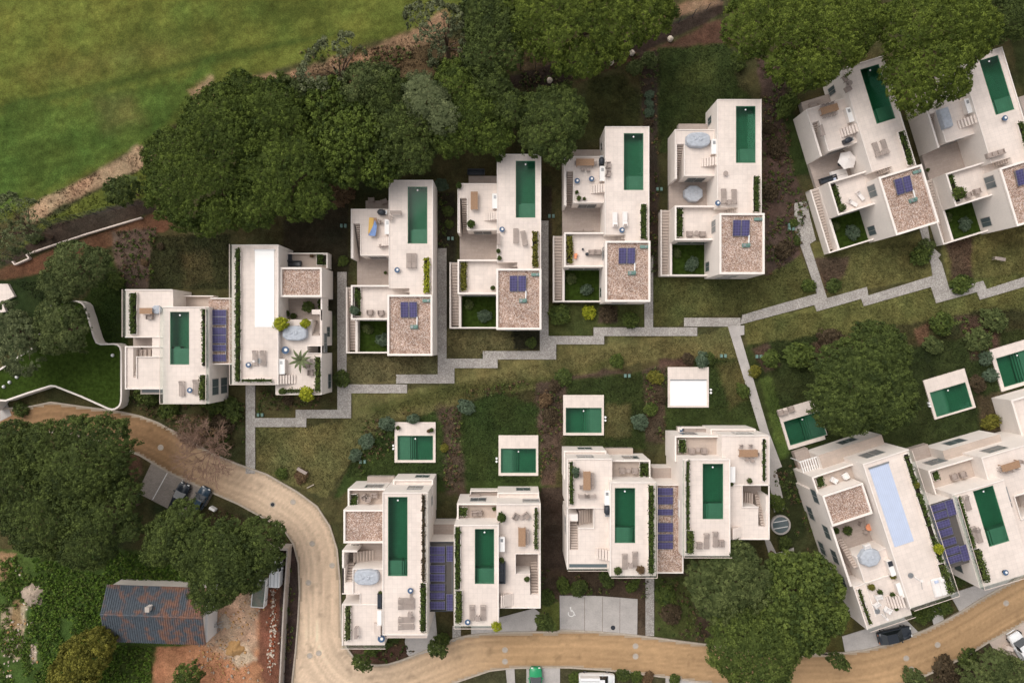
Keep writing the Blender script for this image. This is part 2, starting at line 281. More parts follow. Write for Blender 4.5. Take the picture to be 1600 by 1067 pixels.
REG = [  # polygon in photograph pixels, colour, edge softness, wobble, opacity
 ([(-900,-900),(790,-900),(770,-10),(720,30),(640,50),(560,75),(480,100),(400,118),(300,170),(230,225),(120,285),(50,325),(-900,700)], FAIR, 10, 14, 1),
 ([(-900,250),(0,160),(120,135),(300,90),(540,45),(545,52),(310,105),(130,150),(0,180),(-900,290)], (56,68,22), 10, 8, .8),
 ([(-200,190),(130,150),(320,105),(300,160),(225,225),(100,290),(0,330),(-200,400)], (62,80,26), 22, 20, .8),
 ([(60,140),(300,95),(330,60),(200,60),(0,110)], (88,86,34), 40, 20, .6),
 ([(140,150),(210,140),(230,190),(160,220)], (80,76,36), 30, 14, .6),
 ([(290,140),(330,120),(330,150),(300,165)], (150,118,84), 9, 10, .9),
 ([(390,120),(470,108),(560,80),(650,45),(700,10),(700,50),(640,85),(560,110),(480,130),(420,140)], (138,106,78), 10, 14, .9),
 ([(470,120),(700,60),(830,80),(880,110),(780,120),(600,130),(480,150)], (84,66,44), 14, 14, .85),
 ([(36,335),(60,315),(140,275),(215,228),(240,235),(225,260),(140,298),(70,335),(50,350)], SAND, 10, 9, 1),
 ([(60,350),(140,305),(225,265),(240,300),(240,325),(90,362),(20,400)], (84,90,30), 6, 6, 1),
 ([(-40,420),(20,400),(80,350),(215,312),(250,328),(120,372),(20,412)], (58,48,40), 4, 5, 1),
 ([(-80,445),(20,412),(245,332),(282,348),(262,362),(170,385),(110,410),(20,440)], (98,66,46), 4, 7, 1),
 ([(175,362),(245,355),(240,440),(236,452),(195,452),(180,410)], (84,68,58), 5, 7, 1),
 ([(-60,445),(90,425),(110,470),(80,520),(0,560),(-60,560)], (36,48,22), 5, 7, 1),
 ([(130,470),(170,400),(200,450),(200,640),(150,560)], (46,62,22), 6, 7, 1),
 ([(236,368),(360,365),(362,452),(232,452)], (48,50,27), 4, 5, 1),
 ([(280,395),(330,385),(335,440),(290,450)], (70,62,36), 14, 10, .7),
 ([(440,345),(545,270),(545,520),(440,400)], (46,42,30), 8, 8, .9),
 ([(770,125),(860,100),(960,62),(1060,32),(1130,0),(1130,20),(1065,55),(960,100),(860,135),(770,140)], (50,40,34), 5, 5, 1),
 ([(940,110),(1060,60),(1125,30),(1150,70),(1000,90),(900,130)], (78,54,42), 6, 8, 1),
 ([(1075,0),(1120,0),(1130,5),(1060,28),(1000,50),(960,60)], (120,92,70), 6, 7, .8),
 ([(920,125),(975,113),(1000,150),(1000,200),(900,225)], (56,58,28), 5, 6, 1),
 ([(998,80),(1030,80),(1028,440),(1015,440)], (60,50,42), 4, 6, 1),
 ([(1028,75),(1140,68),(1155,130),(1180,160),(1100,240),(1028,240)], (50,60,26), 5, 7, 1),
 ([(1060,100),(1120,90),(1120,130),(1060,140)], (66,74,32), 16, 8, .7),
 ([(1180,75),(1225,120),(1240,270),(1262,320),(1250,400),(1195,440),(1192,160)], (76,60,52), 5, 8, 1),
 ([(1222,170),(1242,180),(1270,270),(1240,275)], (44,56,24), 4, 4, 1),
 ([(1565,0),(1700,0),(1700,160),(1600,150),(1580,60)], (44,50,24), 5, 7, 1),
 ([(681,300),(712,300),(712,560),(681,560)], (44,40,30), 4, 5, .9),
 ([(845,290),(862,290),(862,500),(845,500)], (50,44,34), 3, 4, .9),
 ([(541,556),(684,556),(684,586),(620,600),(541,601)], (92,86,54), 4, 6, 1),
 ([(697,514),(843,514),(843,548),(755,550),(750,560),(697,561)], (84,80,48), 4, 6, 1),
 ([(800,514),(843,514),(843,548),(805,545)], (44,44,30), 4, 6, .9),
 ([(857,475),(1007,475),(1007,512),(926,513),(925,525),(857,525)], (66,72,34), 4, 6, 1),
 ([(935,478),(965,478),(965,505),(935,505)], (74,60,50), 5, 5, .9),
 ([(1020,432),(1195,432),(1250,400),(1280,458),(1190,490),(1070,497),(1060,510),(1020,511)], (78,80,40), 4, 7, 1),
 ([(1260,380),(1440,365),(1470,430),(1350,452),(1290,462)], (92,88,46), 4, 7, 1),
 ([(1275,405),(1330,400),(1320,430),(1290,460)], (74,58,46), 6, 8, .9),
 ([(1470,365),(1700,340),(1700,410),(1540,445),(1480,440)], (98,92,48), 4, 7, 1),
 ([(1480,380),(1520,370),(1520,450),(1490,450)], (80,62,48), 6, 8, .9),
 ([(398,665),(480,666),(548,655),(550,614),(640,612),(712,600),(712,575),(780,574),(780,560),(870,562),(870,538),(950,537),(950,524),(1092,524),(1140,508),(1180,600),(1190,640),(1040,560),(980,572),(880,592),(840,606),(760,615),(690,640),(600,662),(545,720),(510,780),(460,760),(398,735)], DRY, 5, 9, 1),
 ([(560,640),(700,600),(840,590),(960,560),(940,575),(820,608),(700,625),(600,650)], (70,72,34), 14, 10, .8),
 ([(400,668),(470,670),(440,700),(400,700)], (74,76,40), 14, 9, .6),
 ([(1163,506),(1215,490),(1270,478),(1600,425),(1700,410),(1700,500),(1560,480),(1440,500),(1330,525),(1240,540),(1170,545)], (92,92,46), 5, 9, 1),
 ([(520,780),(560,705),(620,660),(700,640),(780,614),(860,640),(860,770),(540,770)], (47,60,25), 6, 9, 1),
 ([(690,640),(722,640),(724,775),(694,775)], (76,62,50), 8, 20, .85),
 ([(840,600),(870,590),(985,578),(990,590),(900,600),(884,640),(870,760),(845,760)], SOIL, 7, 14, .9),
 ([(885,595),(1010,580),(1010,700),(885,700)], (46,56,24), 5, 5, 1),
 ([(948,632),(985,632),(985,680),(948,680)], (88,82,46), 9, 8, .9),
 ([(1005,580),(1045,565),(1042,610),(1038,690),(1010,690)], (72,60,46), 5, 7, 1),
 ([(1040,560),(1175,560),(1205,672),(1040,672)], (48,60,25), 5, 6, 1),
 ([(1120,570),(1160,560),(1180,620),(1140,640)], (86,82,44), 10, 8, .8),
 ([(1030,560),(1085,555),(1085,575),(1030,575)], (80,60,50), 5, 6, .9),
 ([(1160,540),(1280,520),(1420,540),(1700,500),(1700,800),(1210,800)], (46,55,25), 6, 9, 1),
 ([(1270,535),(1340,520),(1360,540),(1280,560)], (80,62,48), 6, 8, .9),
 ([(1430,515),(1455,505),(1450,540),(1435,540)], (100,74,54), 6, 6, .9),
 ([(1495,495),(1560,490),(1560,560),(1520,560)], (80,62,50), 8, 8, .9),
 ([(1175,545),(1200,535),(1220,570),(1195,585)], (78,62,50), 6, 8, .9),
 ([(1185,590),(1205,585),(1235,690),(1225,740)], (66,82,32), 5, 6, 1),
 ([(1525,620),(1590,610),(1600,690),(1540,690)], (80,66,46), 8, 8, .9),
 ([(1205,730),(1250,700),(1260,840),(1215,860)], (40,46,24), 6, 6, .9),
 ([(845,760),(885,760),(885,900),(845,930)], (58,48,40), 4, 6, 1),
 ([(845,890),(1080,890),(1130,1000),(845,1000)], (66,54,42), 5, 8, 1),
 ([(845,940),(876,940),(876,985),(845,985)], (76,84,34), 4, 5, 1),
 ([(1022,900),(1080,900),(1090,1000),(1022,995)], (68,74,34), 8, 9, .9),
 ([(1240,985),(1340,960),(1320,1025),(1250,1025)], (80,76,36), 6, 8, .9),
 ([(0,860),(440,860),(440,1200),(-500,1200),(-500,800)], (58,78,30), 6, 9, 1),
 ([(-20,865),(25,865),(10,905),(-20,915)], (140,112,78), 5, 8, .9),
 ([(8,950),(42,945),(38,1000),(30,1035),(2,1025)], (164,144,116), 6, 12, .95),
 ([(20,940),(30,935),(35,975),(15,985)], (130,105,70), 4, 5, .9),
 ([(45,1010),(60,1000),(58,1035),(50,1035)], (170,150,130), 3, 5, .9),
 ([(240,1010),(325,1005),(340,960),(350,915),(430,885),(436,1200),(225,1200),(225,1060)], (158,106,72), 5, 9, 1),
 ([(320,960),(350,925),(395,915),(400,1010),(350,1030),(320,1010)], (168,138,112), 14, 22, .8),
 ([(350,1020),(380,1005),(400,1030),(370,1045)], (172,150,125), 6, 7, .8),
 ([(412,895),(440,880),(440,1200),(410,1200),(405,1000)], (104,64,48), 6, 9, .9),
 ([(165,1005),(245,1008),(235,1067),(150,1067)], (66,78,32), 6, 8, .9),
 ([(440,850),(466,850),(470,1200),(430,1200)], (58,46,42), 3, 5, 1),
 ([(190,700),(210,690),(225,740),(200,760)], (90,66,50), 6, 7, .9),
 ([(320,795),(345,790),(455,850),(430,870),(330,850)], (62,54,34), 6, 8, 1),
 ([(1120,1040),(1420,1066),(1510,1024),(1560,1000),(1620,1067),(1400,1200),(1100,1200)], (64,56,40), 5, 8, 1),
 ([(550,1012),(640,1005),(655,1020),(610,1038),(570,1036),(545,1020)], (72,52,42), 4, 6, 1),
 ([(700,1046),(1130,1046),(1130,1200),(600,1200)], (66,64,42), 5, 7, 1),
]
def lin3(c): return np.array(lin(*c)[:3])
dense_x = np.arange(-76, 76.01, 0.28); dense_y = np.arange(-52, 52.01, 0.28)
outx = [-1500,-900,-500,-300,-200,-140,-110,-90,-82]; outy = [-1500,-900,-500,-300,-200,-130,-90,-70,-60]
gx = np.array(outx+list(dense_x)+[-v for v in outx[::-1]]); gy = np.array(outy+list(dense_y)+[-v for v in outy[::-1]])
GX, GY = np.meshgrid(gx, gy, indexing='ij'); PXX = GX/S+CX; PYY = CY-GY/S
wob = (vnoise(GX, GY, 5.0, 3)-0.5)*2; wob2 = (vnoise(GX, GY, 1.1, 4)-0.5)*2
base = lin3((62,60,34))[None,None,:]*(0.85+0.5*(vnoise(GX,GY,6,5)[...,None]-0.2)) + (vnoise(GX,GY,3,6)[...,None]-0.5)*lin3((80,50,30))*0.6
C = np.clip(base, 0.01, 1)
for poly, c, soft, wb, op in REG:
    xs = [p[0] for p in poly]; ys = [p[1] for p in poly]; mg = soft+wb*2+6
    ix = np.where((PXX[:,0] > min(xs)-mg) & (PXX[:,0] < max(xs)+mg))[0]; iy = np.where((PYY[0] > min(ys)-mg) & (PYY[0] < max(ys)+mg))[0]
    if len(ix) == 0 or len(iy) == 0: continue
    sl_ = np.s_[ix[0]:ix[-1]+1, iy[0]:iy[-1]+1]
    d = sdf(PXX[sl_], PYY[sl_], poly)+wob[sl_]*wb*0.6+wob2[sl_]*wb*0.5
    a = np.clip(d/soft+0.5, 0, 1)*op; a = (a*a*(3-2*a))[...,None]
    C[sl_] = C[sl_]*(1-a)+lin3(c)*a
fm_ = np.clip(sdf(PXX, PYY, REG[0][0])/12, 0, 1)[...,None]; u_ = GX*.974+GY*.225; v_ = -GX*.225+GY*.974
stk = vnoise(u_, v_*6, 5.0, 71, 4)[...,None]-.5; stk2 = vnoise(u_, v_*2.5, 16, 72, 3)[...,None]-.5
C = C*(1+fm_*(.6*stk+.4*stk2*np.array([1.1,.8,.6]))*1.0)*(1+.06*fm_)*(1-fm_*np.array([.05,0,-.05]))
m1 = vnoise(GX, GY, 2.2, 21)[...,None]; m2 = vnoise(GX, GY, 9.0, 22)[...,None]; m3 = vnoise(GX, GY, 0.7, 23, 3)[...,None]
C *= (0.62+0.76*m1)*(0.75+0.5*m2)*(0.7+0.6*m3)*1.02
warm = (vnoise(GX, GY, 3.5, 24)-0.5)[...,None]; C = C*(1+warm*np.array([0.5,0.12,0.1]))
gr_ = C.mean(-1, keepdims=True); C = np.clip((gr_+(C-gr_)*0.9)*0.97, 0.008, 0.8)**0.92*1.03
GZ = -0.10+0.07*vnoise(GX, GY, 1.2, 8)
FAIRM = sdf(PXX, PYY, REG[0][0]) > 4
def lum_at(px, py):
    i = np.clip(np.searchsorted(gx, (px-CX)*S), 0, len(gx)-1); j = np.clip(np.searchsorted(gy, (CY-py)*S), 0, len(gy)-1)
    return C[i, j]
def gridmesh(name, X, Y, Z, col, material, hole=None):
    nx, ny = X.shape; me = bpy.data.meshes.new(name)
    co = np.stack([X, Y, Z], -1).reshape(-1, 3).astype(np.float32)
    i, j = np.meshgrid(np.arange(nx-1), np.arange(ny-1), indexing='ij')
    q = np.stack([i*ny+j, (i+1)*ny+j, (i+1)*ny+j+1, i*ny+j+1], -1).reshape(-1, 4).astype(np.int32)
    if hole is not None: q = q[~hole[:-1,:-1].ravel()]
    me.vertices.add(len(co)); me.vertices.foreach_set('co', co.ravel())
    me.loops.add(q.size); me.loops.foreach_set('vertex_index', q.ravel())
    me.polygons.add(len(q)); me.polygons.foreach_set('loop_start', np.arange(0, q.size, 4, dtype=np.int32))
    at = me.color_attributes.new('col', 'FLOAT_COLOR', 'POINT')
    at.data.foreach_set('color', np.concatenate([col.reshape(-1,3), np.ones((len(co),1))], 1).astype(np.float32).ravel())
    me.materials.append(material); me.update(calc_edges=True)
    me.polygons.foreach_set('use_smooth', np.ones(len(q), bool))
    o = bpy.data.objects.new(name, me); COL.objects.link(o); return o
mat('ground', (0.1,0.1,0.1,1), 1.0, noise=[(1.3,0.16),(6,0.28),(22,0.22)], bump=(9,0.9,0.12), attr='col', world=True, spec=0.05)
HOLE = np.zeros(GX.shape, bool)           # basins of the small lawn pools
for x0, y0, x1, y1, an in [(621,680.5,676.5,718.5,0),(782.5,700.5,837.5,738.5,0),(884,637,940,676,0),(1047,592.5,1104,634,0),(1224,659,1292,679,16.5),(1452.5,613.5,1519.5,635,16.5),(1556,560,1634,586,16.5)]:
    c_, s_ = math.cos(R(an)), math.sin(R(an)); ax, ay = W(x0, y0)[:2]; bx_, by_ = W(x1, y1)[:2]; f = lambda X, Y: (c_*(X-ax)+s_*(Y-ay), -s_*(X-ax)+c_*(Y-ay)); U, V = f(GX+.14, GY+.14); u1, v1 = f(bx_, by_)
    HOLE |= (U > -.16) & (U < u1+.16) & (V < .16) & (V > v1-.16)
tag(gridmesh('ground', GX, GY, GZ, C, M('ground'), HOLE), kind='structure')

def sheet(name, poly, z, material, fr=PX, thick=0.10, label=None, cat=None, kind='structure'):
    b = MB(); P = [W(*fr.px(x, y), z)[:2] for x, y in poly]; b.prism(P, z-thick, z)
    o = b.build(name, material)
    if kind: o['kind'] = kind
    if label: tag(o, label, cat)
    return o
# ---- road
ZB = Fr(2.2852, 0, 600); Z4 = Fr(4, 500, 920); Z32 = Fr(3.2, 840, 880); ZR = Fr(2.5, 1220, 640); Z14 = Fr(5.705, 1400, 880)
def conv(fr, L_): return [fr.px(x, y) for x, y in L_]
up = [(-300,720),(-60,655),(0,640)]+conv(ZB,[(100,85),(180,68),(300,85),(420,100),(500,118),(560,140),(630,178),(700,220),(780,262),(850,290),(950,325),(1060,388),(1130,440),(1175,510),(1200,590),(1210,700),(1213,820),(1216,900)])
up += conv(Z4,[(135,310),(160,370),(200,425),(245,460),(290,478),(360,482),(430,475),(500,455),(560,432),(700,375),(770,345),(850,315),(920,298),(1000,287),(1150,278),(1350,274),(1480,275)])
up += conv(Z32,[(120,338),(300,347),(450,360),(590,377),(720,395),(860,412),(1080,438),(1290,456),(1450,458)])+conv(ZR,[(160,955),(250,953),(330,942),(400,925),(500,890),(570,862),(640,828),(710,790),(780,745),(860,700),(950,650)])+[(1660,860),(1760,800)]
lo = [(-300,760),(-60,700)]+conv(ZB,[(0,170),(120,165),(220,170),(340,195),(440,228),(500,252),(600,312),(720,368),(850,425),(960,485),(1020,525),(1050,570),(1068,640),(1072,740),(1066,850),(1058,950),(1045,1067)])+[(452,1120),(450,1200)]
lo2 = [(700,1200),(690,1075),(705,1067),(740,1055),(765,1046.5),(800,1042.5),(850,1041),(890,1041.5)]+conv(Z32,[(350,530),(500,547),(700,572),(830,592)])+[(1180,1074),(1270,1084),(1350,1080)]+conv(Z14,[(100,1062),(270,990),(420,922),(620,822),(830,692),(1000,602),(1141,522)])+[(1700,910),(1780,850)]
roadp = up+lo2[::-1]+lo[::-1]
def strip(name, line, w, z0, z1, material, side=1):
    b = MB(); P = [Vector(W(x, y, z1)[:2]) for x, y in line]; n = len(P); A = []; B = []
    for i in range(n):
        t = (P[min(i+1,n-1)]-P[max(i-1,0)]).normalized(); nn = Vector((-t.y, t.x))*side; A.append(P[i]); B.append(P[i]+nn*w)
    for i in range(n-1):
        b.prism([A[i][:], A[i+1][:], B[i+1][:], B[i][:]], z0, z1)
    return b.build(name, material)
# the road: tessellated strip with a procedural, track-worn sandy surface
rm = mat('road', (0.38,0.30,0.22,1), 0.95, noise=[(0.22,0.10),(1.6,0.07),(11,0.07)], bump=(18,0.35,0.02), world=True, spec=0.1)
nn_ = rm.node_tree.nodes; LL_ = rm.node_tree.links
def resample(line, n):
    P = np.array(line, float); d = np.r_[0, np.cumsum(np.hypot(*np.diff(P, axis=0).T))]; t = np.linspace(0, d[-1], n)
    return np.stack([np.interp(t, d, P[:,0]), np.interp(t, d, P[:,1])], 1)
rb = MB(); rb.prism([W(x, y, 0.03)[:2] for x, y in roadp], -0.15, 0.03)
ro = rb.build('road', rm); ro['kind'] = 'structure'
kb = mat('kerb', (0.42,0.36,0.295,1), 0.9, noise=[(3,0.14)], world=True)
for ln, sd in ((up, 1), (lo, -1), (lo2, -1)):
    strip('kerb', ln, 0.22, -0.1, 0.15, kb, sd)['kind'] = 'structure'
    strip('verge_edge', [(x, y) for x, y in ln], 0.0001, -0.1, 0.02, kb, sd) if False else None
# wheel-worn paler tracks: dust laid on the road as thin sheets
def ribbon(name, line, w, z, material):
    P = resample(line, 60); P = [Vector(W(x, y, z)[:2]) for x, y in P]; b = MB(); A = []; B = []
    for i in range(len(P)):
        t = (P[min(i+1,len(P)-1)]-P[max(i-1,0)]).normalized(); q = Vector((-t.y, t.x))*w*(0.7+0.5*random.random())/2; A.append(P[i]+q); B.append(P[i]-q)
    for i in range(len(P)-1): b.add([(A[i][0],A[i][1],z),(A[i+1][0],A[i+1][1],z),(B[i+1][0],B[i+1][1],z),(B[i][0],B[i][1],z)], [(3,2,1,0)])
    return b.build(name, material)
# fine sandy skin of the road, streaked along its length by wheels and water
def dline(X, Y, line):
    d = np.full(X.shape, 1e9)
    for (x0, y0), (x1, y1) in zip(line[:-1], line[1:]):
        ex, ey = x1-x0, y1-y0; t = np.clip(((X-x0)*ex+(Y-y0)*ey)/(ex*ex+ey*ey+1e-9), 0, 1); d = np.minimum(d, (X-x0-t*ex)**2+(Y-y0-t*ey)**2)
    return np.sqrt(d)
ax_ = np.arange(-76, 76.01, .3); ay_ = np.arange(-50, 0.01, .3); RX, RY = np.meshgrid(ax_, ay_, indexing='ij'); rpx, rpy = RX/S+CX, CY-RY/S
ins_ = sdf(rpx, rpy, roadp); du = dline(rpx, rpy, up); st_ = vnoise(du/4.2+0*RX, (RX+RY)/26, 1.0, 61, 4)-.5; st2 = vnoise(du/1.3, (RX-RY)/14, 1.0, 62, 3)-.5
pal_ = np.clip((ins_/30), 0, 1); big = vnoise(RX, RY, 7, 63, 4)-.5; pale = lin3((205,182,158)); tan = lin3((174,143,108)); dk = lin3((146,116,86))
tx_ = np.clip((rpx-540)/260, 0, 1)[...,None]; tl_ = np.clip((420-rpx)/160, 0, 1)[...,None]
rc = (pale*(1-tx_)+tan*tx_)*(1-tl_)+dk*tl_; rc = rc*(1+.55*st_+.3*st2+.35*big)[...,None]; edge_ = np.clip(1-ins_/9, 0, 1)[...,None]; rc = rc*(1-.22*edge_)
spots = np.clip((vnoise(RX, RY, 1.4, 64, 3)-.68)*6, 0, 1)[...,None]; rc = np.clip(rc*(1-.3*spots), .03, .7)  # dark spots: dirt and tree shade painted into the road colour
mat('road_skin', (0.4,0.3,0.2,1), 0.95, noise=[(2.2,0.06),(14,0.09)], bump=(18,0.35,0.02), attr='col', world=True, spec=0.1)
rs_ = gridmesh('road_surface', RX, RY, np.full(RX.shape, .034), rc, M('road_skin'), hole=sdf(rpx+1.6, rpy-1.6, roadp) < 2.2); rs_['kind'] = 'structure'
# ---- stepped footpath
pathm = M('cobble')
def rects_block(rects, z0, z1, holes=(), bottom=True):
    xs = sorted({round(v, 4) for r in list(rects)+list(holes) for v in (r[0], r[2])}); ys = sorted({round(v, 4) for r in list(rects)+list(holes) for v in (r[1], r[3])})
    def cl(a):
        o_ = [a[0]]
        for v in a[1:]:
            if v-o_[-1] > 0.004: o_.append(v)
        return o_
    xs, ys = cl(xs), cl(ys); nx, ny = len(xs)-1, len(ys)-1
    def ins(i, j):
        if i < 0 or j < 0 or i >= nx or j >= ny: return False
        x = (xs[i]+xs[i+1])/2; y = (ys[j]+ys[j+1])/2
        return any(r[0] < x < r[2] and r[1] < y < r[3] for r in rects) and not any(r[0] < x < r[2] and r[1] < y < r[3] for r in holes)
    b = MB(); V = {}
    def v(i, j, t):
        k = (i, j, t)
        if k not in V: V[k] = len(b.v); b.v.append((xs[i], ys[j], z1 if t else z0))
        return V[k]
    for i in range(nx):
        for j in range(ny):
            if not ins(i, j): continue
            b.f.append((v(i,j,1),v(i+1,j,1),v(i+1,j+1,1),v(i,j+1,1)))
            if bottom: b.f.append((v(i,j,0),v(i,j+1,0),v(i+1,j+1,0),v(i+1,j,0)))
            if not ins(i, j-1): b.f.append((v(i,j,0),v(i+1,j,0),v(i+1,j,1),v(i,j,1)))
            if not ins(i, j+1): b.f.append((v(i+1,j+1,0),v(i,j+1,0),v(i,j+1,1),v(i+1,j+1,1)))
            if not ins(i-1, j): b.f.append((v(i,j+1,0),v(i,j,0),v(i,j,1),v(i,j+1,1)))
            if not ins(i+1, j): b.f.append((v(i+1,j,0),v(i+1,j+1,0),v(i+1,j+1,1),v(i+1,j,1)))
    return b
def wrect(x0, y0, x1, y1, z):
    a = W(x0, y0, z); b = W(x1, y1, z); return (min(a[0],b[0]), min(a[1],b[1]), max(a[0],b[0]), max(a[1],b[1]))
PR = [(383.8,602,398.5,740),(398,653,478.5,667),(462,640,548.6,653.2),(527,425,541.5,645),(527,601,548.6,653),(527,600.5,636,614.2),(619,585,710,599),
      (684,561,710,592),(684,388,697.7,564),(684,560.3,777.4,575),(754.4,548.4,869,561.6),(843.5,345,857,549),(843.5,525,869,555),(857,525,944,538),(927.5,511.5,1089.5,525),(1007,400,1020.5,512),(1069,496.5,1157,510.2)]
o = rects_block([wrect(*r, 0.05) for r in PR], -0.15, 0.05).build('footpath', pathm); o['kind'] = 'structure'
Z5 = Fr(3.1375, 1200, 340); Z6 = Fr(3.3333, 800, 480); ZV2 = Fr(3.679, 860, 640)
sheet('footpath', [(-135,524),(-125,477),(0,440),(240,372),(150,110),(130,50),(130,-70),(190,-80),(207,0),(235,110),(205,130),(290,395),(485,340),(492,382),(808,285),(800,230),(765,130),(740,40),(782,35),(800,140),(848,182),(835,200),(852,222),(890,352),(1055,310),(1073,350),(1255,292),(1500,220),(1500,265),(1255,340),(1040,403),(1025,365),(825,420),(800,340),(470,435),(458,398),(240,460),(228,428)], 0.054, pathm, Z5, 0.2)
sheet('footpath', [(1137.5,510.4),(1163,508.5),(1163,523),(1157,524),(1200.5,672),(1222,729),(1213,733),(1227,794),(1210,800),(1200,740),(1187,672)], 0.058, M('concrete'), PX, 0.2)
sheet('footpath', [(1225,720),(1265,755),(1300,825),(1400,792),(1400,860),(1275,895),(1262,850)], 0.05, M('concrete'), ZV2, 0.2)
sheet('footpath', [(547,960),(596,960),(596,1300),(547,1300)], 0.05, M('cobble'), ZV2, 0.2)
# paved drives
sheet('driveway', [(560,135),(610,260),(700,265),(745,350),(795,360),(560,425),(540,380),(530,330)], 0.05, M('concrete'), Z4, 0.2)
sheet('driveway', [(678,120),(718,120),(735,340),(660,370),(560,425),(540,400),(600,300)], 0.045, M('concrete'), Z4, 0.19)
sheet('driveway', [(828,230),(880,230),(880,305),(828,330)], 0.05, M('cobble'), Z4, 0.2)
sheet('driveway', [(945,225),(1340,120),(1375,150),(1350,262),(1000,283),(945,296)], 0.05, M('concrete'), Z4, 0.2)
sheet('parking_bay_paving', [(110,160),(300,162),(500,178),(498,357),(300,344),(112,335)], 0.05, M('concrete'), Z32, 0.2)
sheet('driveway', [(240,885),(480,810),(540,870),(400,924),(252,950)], 0.05, M('concrete'), ZR, 0.2)
sheet('driveway', [(575,770),(615,745),(640,828),(600,845)], 0.05, M('concrete'), ZR, 0.2)
sheet('driveway', [(660,720),(780,680),(840,660),(930,640),(860,695),(700,790)], 0.05, M('concrete'), ZR, 0.2)
sheet('parking_bay_paving', [(490,388),(540,282),(760,390),(735,435),(660,475)], 0.05, M('setts'), ZB, 0.2)
sheet('driveway', [(1290,500),(1500,490),(1500,600),(1290,600)], 0.05, M('concrete'), Z4, 0.2)
sheet('driveway', [(1160,500),(1215,495),(1220,600),(1170,600)], 0.05, M('concrete'), Z4, 0.2)
sheet('driveway', [(640,560),(830,596),(900,640),(640,640)], 0.05, M('concrete'), Z32, 0.2)
sheet('driveway', [(830,700),(1010,600),(1141,520),(1300,520),(1300,1067),(1141,860),(880,780)], 0.05, M('terrace_tile'), Z14, 0.2)
sheet('driveway', [(0,960),(35,965),(60,1030),(0,1060)], 0.06, M('concrete'), Fr(3.3333,0,340), 0.2)
sheet('paved_terrace', [(-20,345),(40,345),(75,410),(10,440),(30,490),(0,495),(-20,495)], 0.4, M('deck'), Fr(3.3333,0,340), 0.6)
# parking lines and the wheelchair mark
def line(name, fr, x0, y0, x1, y1, w, z=0.056, m='marking', kind='structure'):
    a = Vector(W(*fr.px(x0, y0), z)[:2]); b2 = Vector(W(*fr.px(x1, y1), z)[:2]); u = (b2-a).normalized()
    o = MB().obox(((a+b2)/2)[:], u[:], None, z-0.002, z, (b2-a).length/2, w/2).build(name, M(m)); o['kind'] = kind; return o
line('parking_line', ZB, 600, 312, 545, 412, 0.12); line('parking_line', ZB, 655, 338, 605, 440, 0.12)
for x_ in (235, 325, 412): line('paving_joint', Z32, x_, 168, x_-1, 348, 0.05, m='pot')
wc = MB(); wx, wy, _ = W(*Z32.px(168, 243), 0.056)
def arc(b, cx, cy, r, w, a0, a1, z0, z1, n=20):
    for i in range(n):
        a, c = R(a0+(a1-a0)*i/n), R(a0+(a1-a0)*(i+1)/n)
        b.prism([(cx+r*math.cos(a),cy+r*math.sin(a)),(cx+r*math.cos(c),cy+r*math.sin(c)),(cx+(r+w)*math.cos(c),cy+(r+w)*math.sin(c)),(cx+(r+w)*math.cos(a),cy+(r+w)*math.sin(a))], z0, z1)
arc(wc, wx, wy-0.18, 0.36, 0.11, 150, 380, 0.052, 0.056)
wc.cyl(wx-0.10, wy+0.62, 0.052, 0.056, 0.12)
for a_, b_ in (((-0.08,0.5),(-0.02,0.1)), ((-0.05,0.28),(0.25,0.28)), ((-0.02,0.1),(0.3,0.1)), ((0.3,0.1),(0.48,-0.42)), ((0.48,-0.42),(0.62,-0.38))):
    a_ = Vector(a_); b_ = Vector(b_); c_ = (a_+b_)/2; wc.obox((wx+c_.x, wy+c_.y), (b_-a_).normalized()[:], None, 0.0525, 0.0565, (b_-a_).length/2, 0.055)
o = wc.build('wheelchair_mark', M('marking')); tag(o, 'white painted wheelchair symbol on the pale concrete parking bays', 'road marking')
# manhole covers on the road
for i, (x_, y_, wh) in enumerate([(251,699,'beside the left parking bays'),(458,784,'of the pale pair near the first bend, right one'),(426,788,'darker and left near the first bend'),(488,849,'on the bend above the farm wall end'),(519,883,'at the right kerb below the bend'),(482,910,'in the road left of the gravel-roofed villa'),(484,1024,'left of the pair where the roads join'),(498,1020,'right of the pair where the roads join'),(993,1009,'upper of the pair below the wheelchair bays'),(993,1025,'lower of the pair below the wheelchair bays'),(1416,1028,'left of three by the right-hand road edge'),(1465,1007,'middle one on the right-hand road'),(1572,942,'rightmost one on the road'),(1424,1045,'lowest one on the right-hand road'),(789,1015,'upper, in the road below the yellow shrub'),(789,1033,'lower, in the road below the yellow shrub')]):
    r_ = empty('manhole_cover', 'round pale manhole cover '+wh, 'manhole cover', W(x_, y_, 0.03), group='round covers in the road')
    MB().cyl(0, 0, -0.02, 0.012, 0.42, n=20).build('rim', kb, r_); MB().cyl(0, 0, 0.0, 0.022, 0.27, n=16).build('lid', M('concrete_wall') if i != 2 else M('dark_metal'), r_)
o = MB().cyl(*W(*Z32.px(377,320))[:2], 0.03, 0.06, 0.33, n=18).build('manhole_cover', M('dark_metal')); tag(o, 'dark iron manhole cover in the wheelchair parking bays', 'manhole cover')
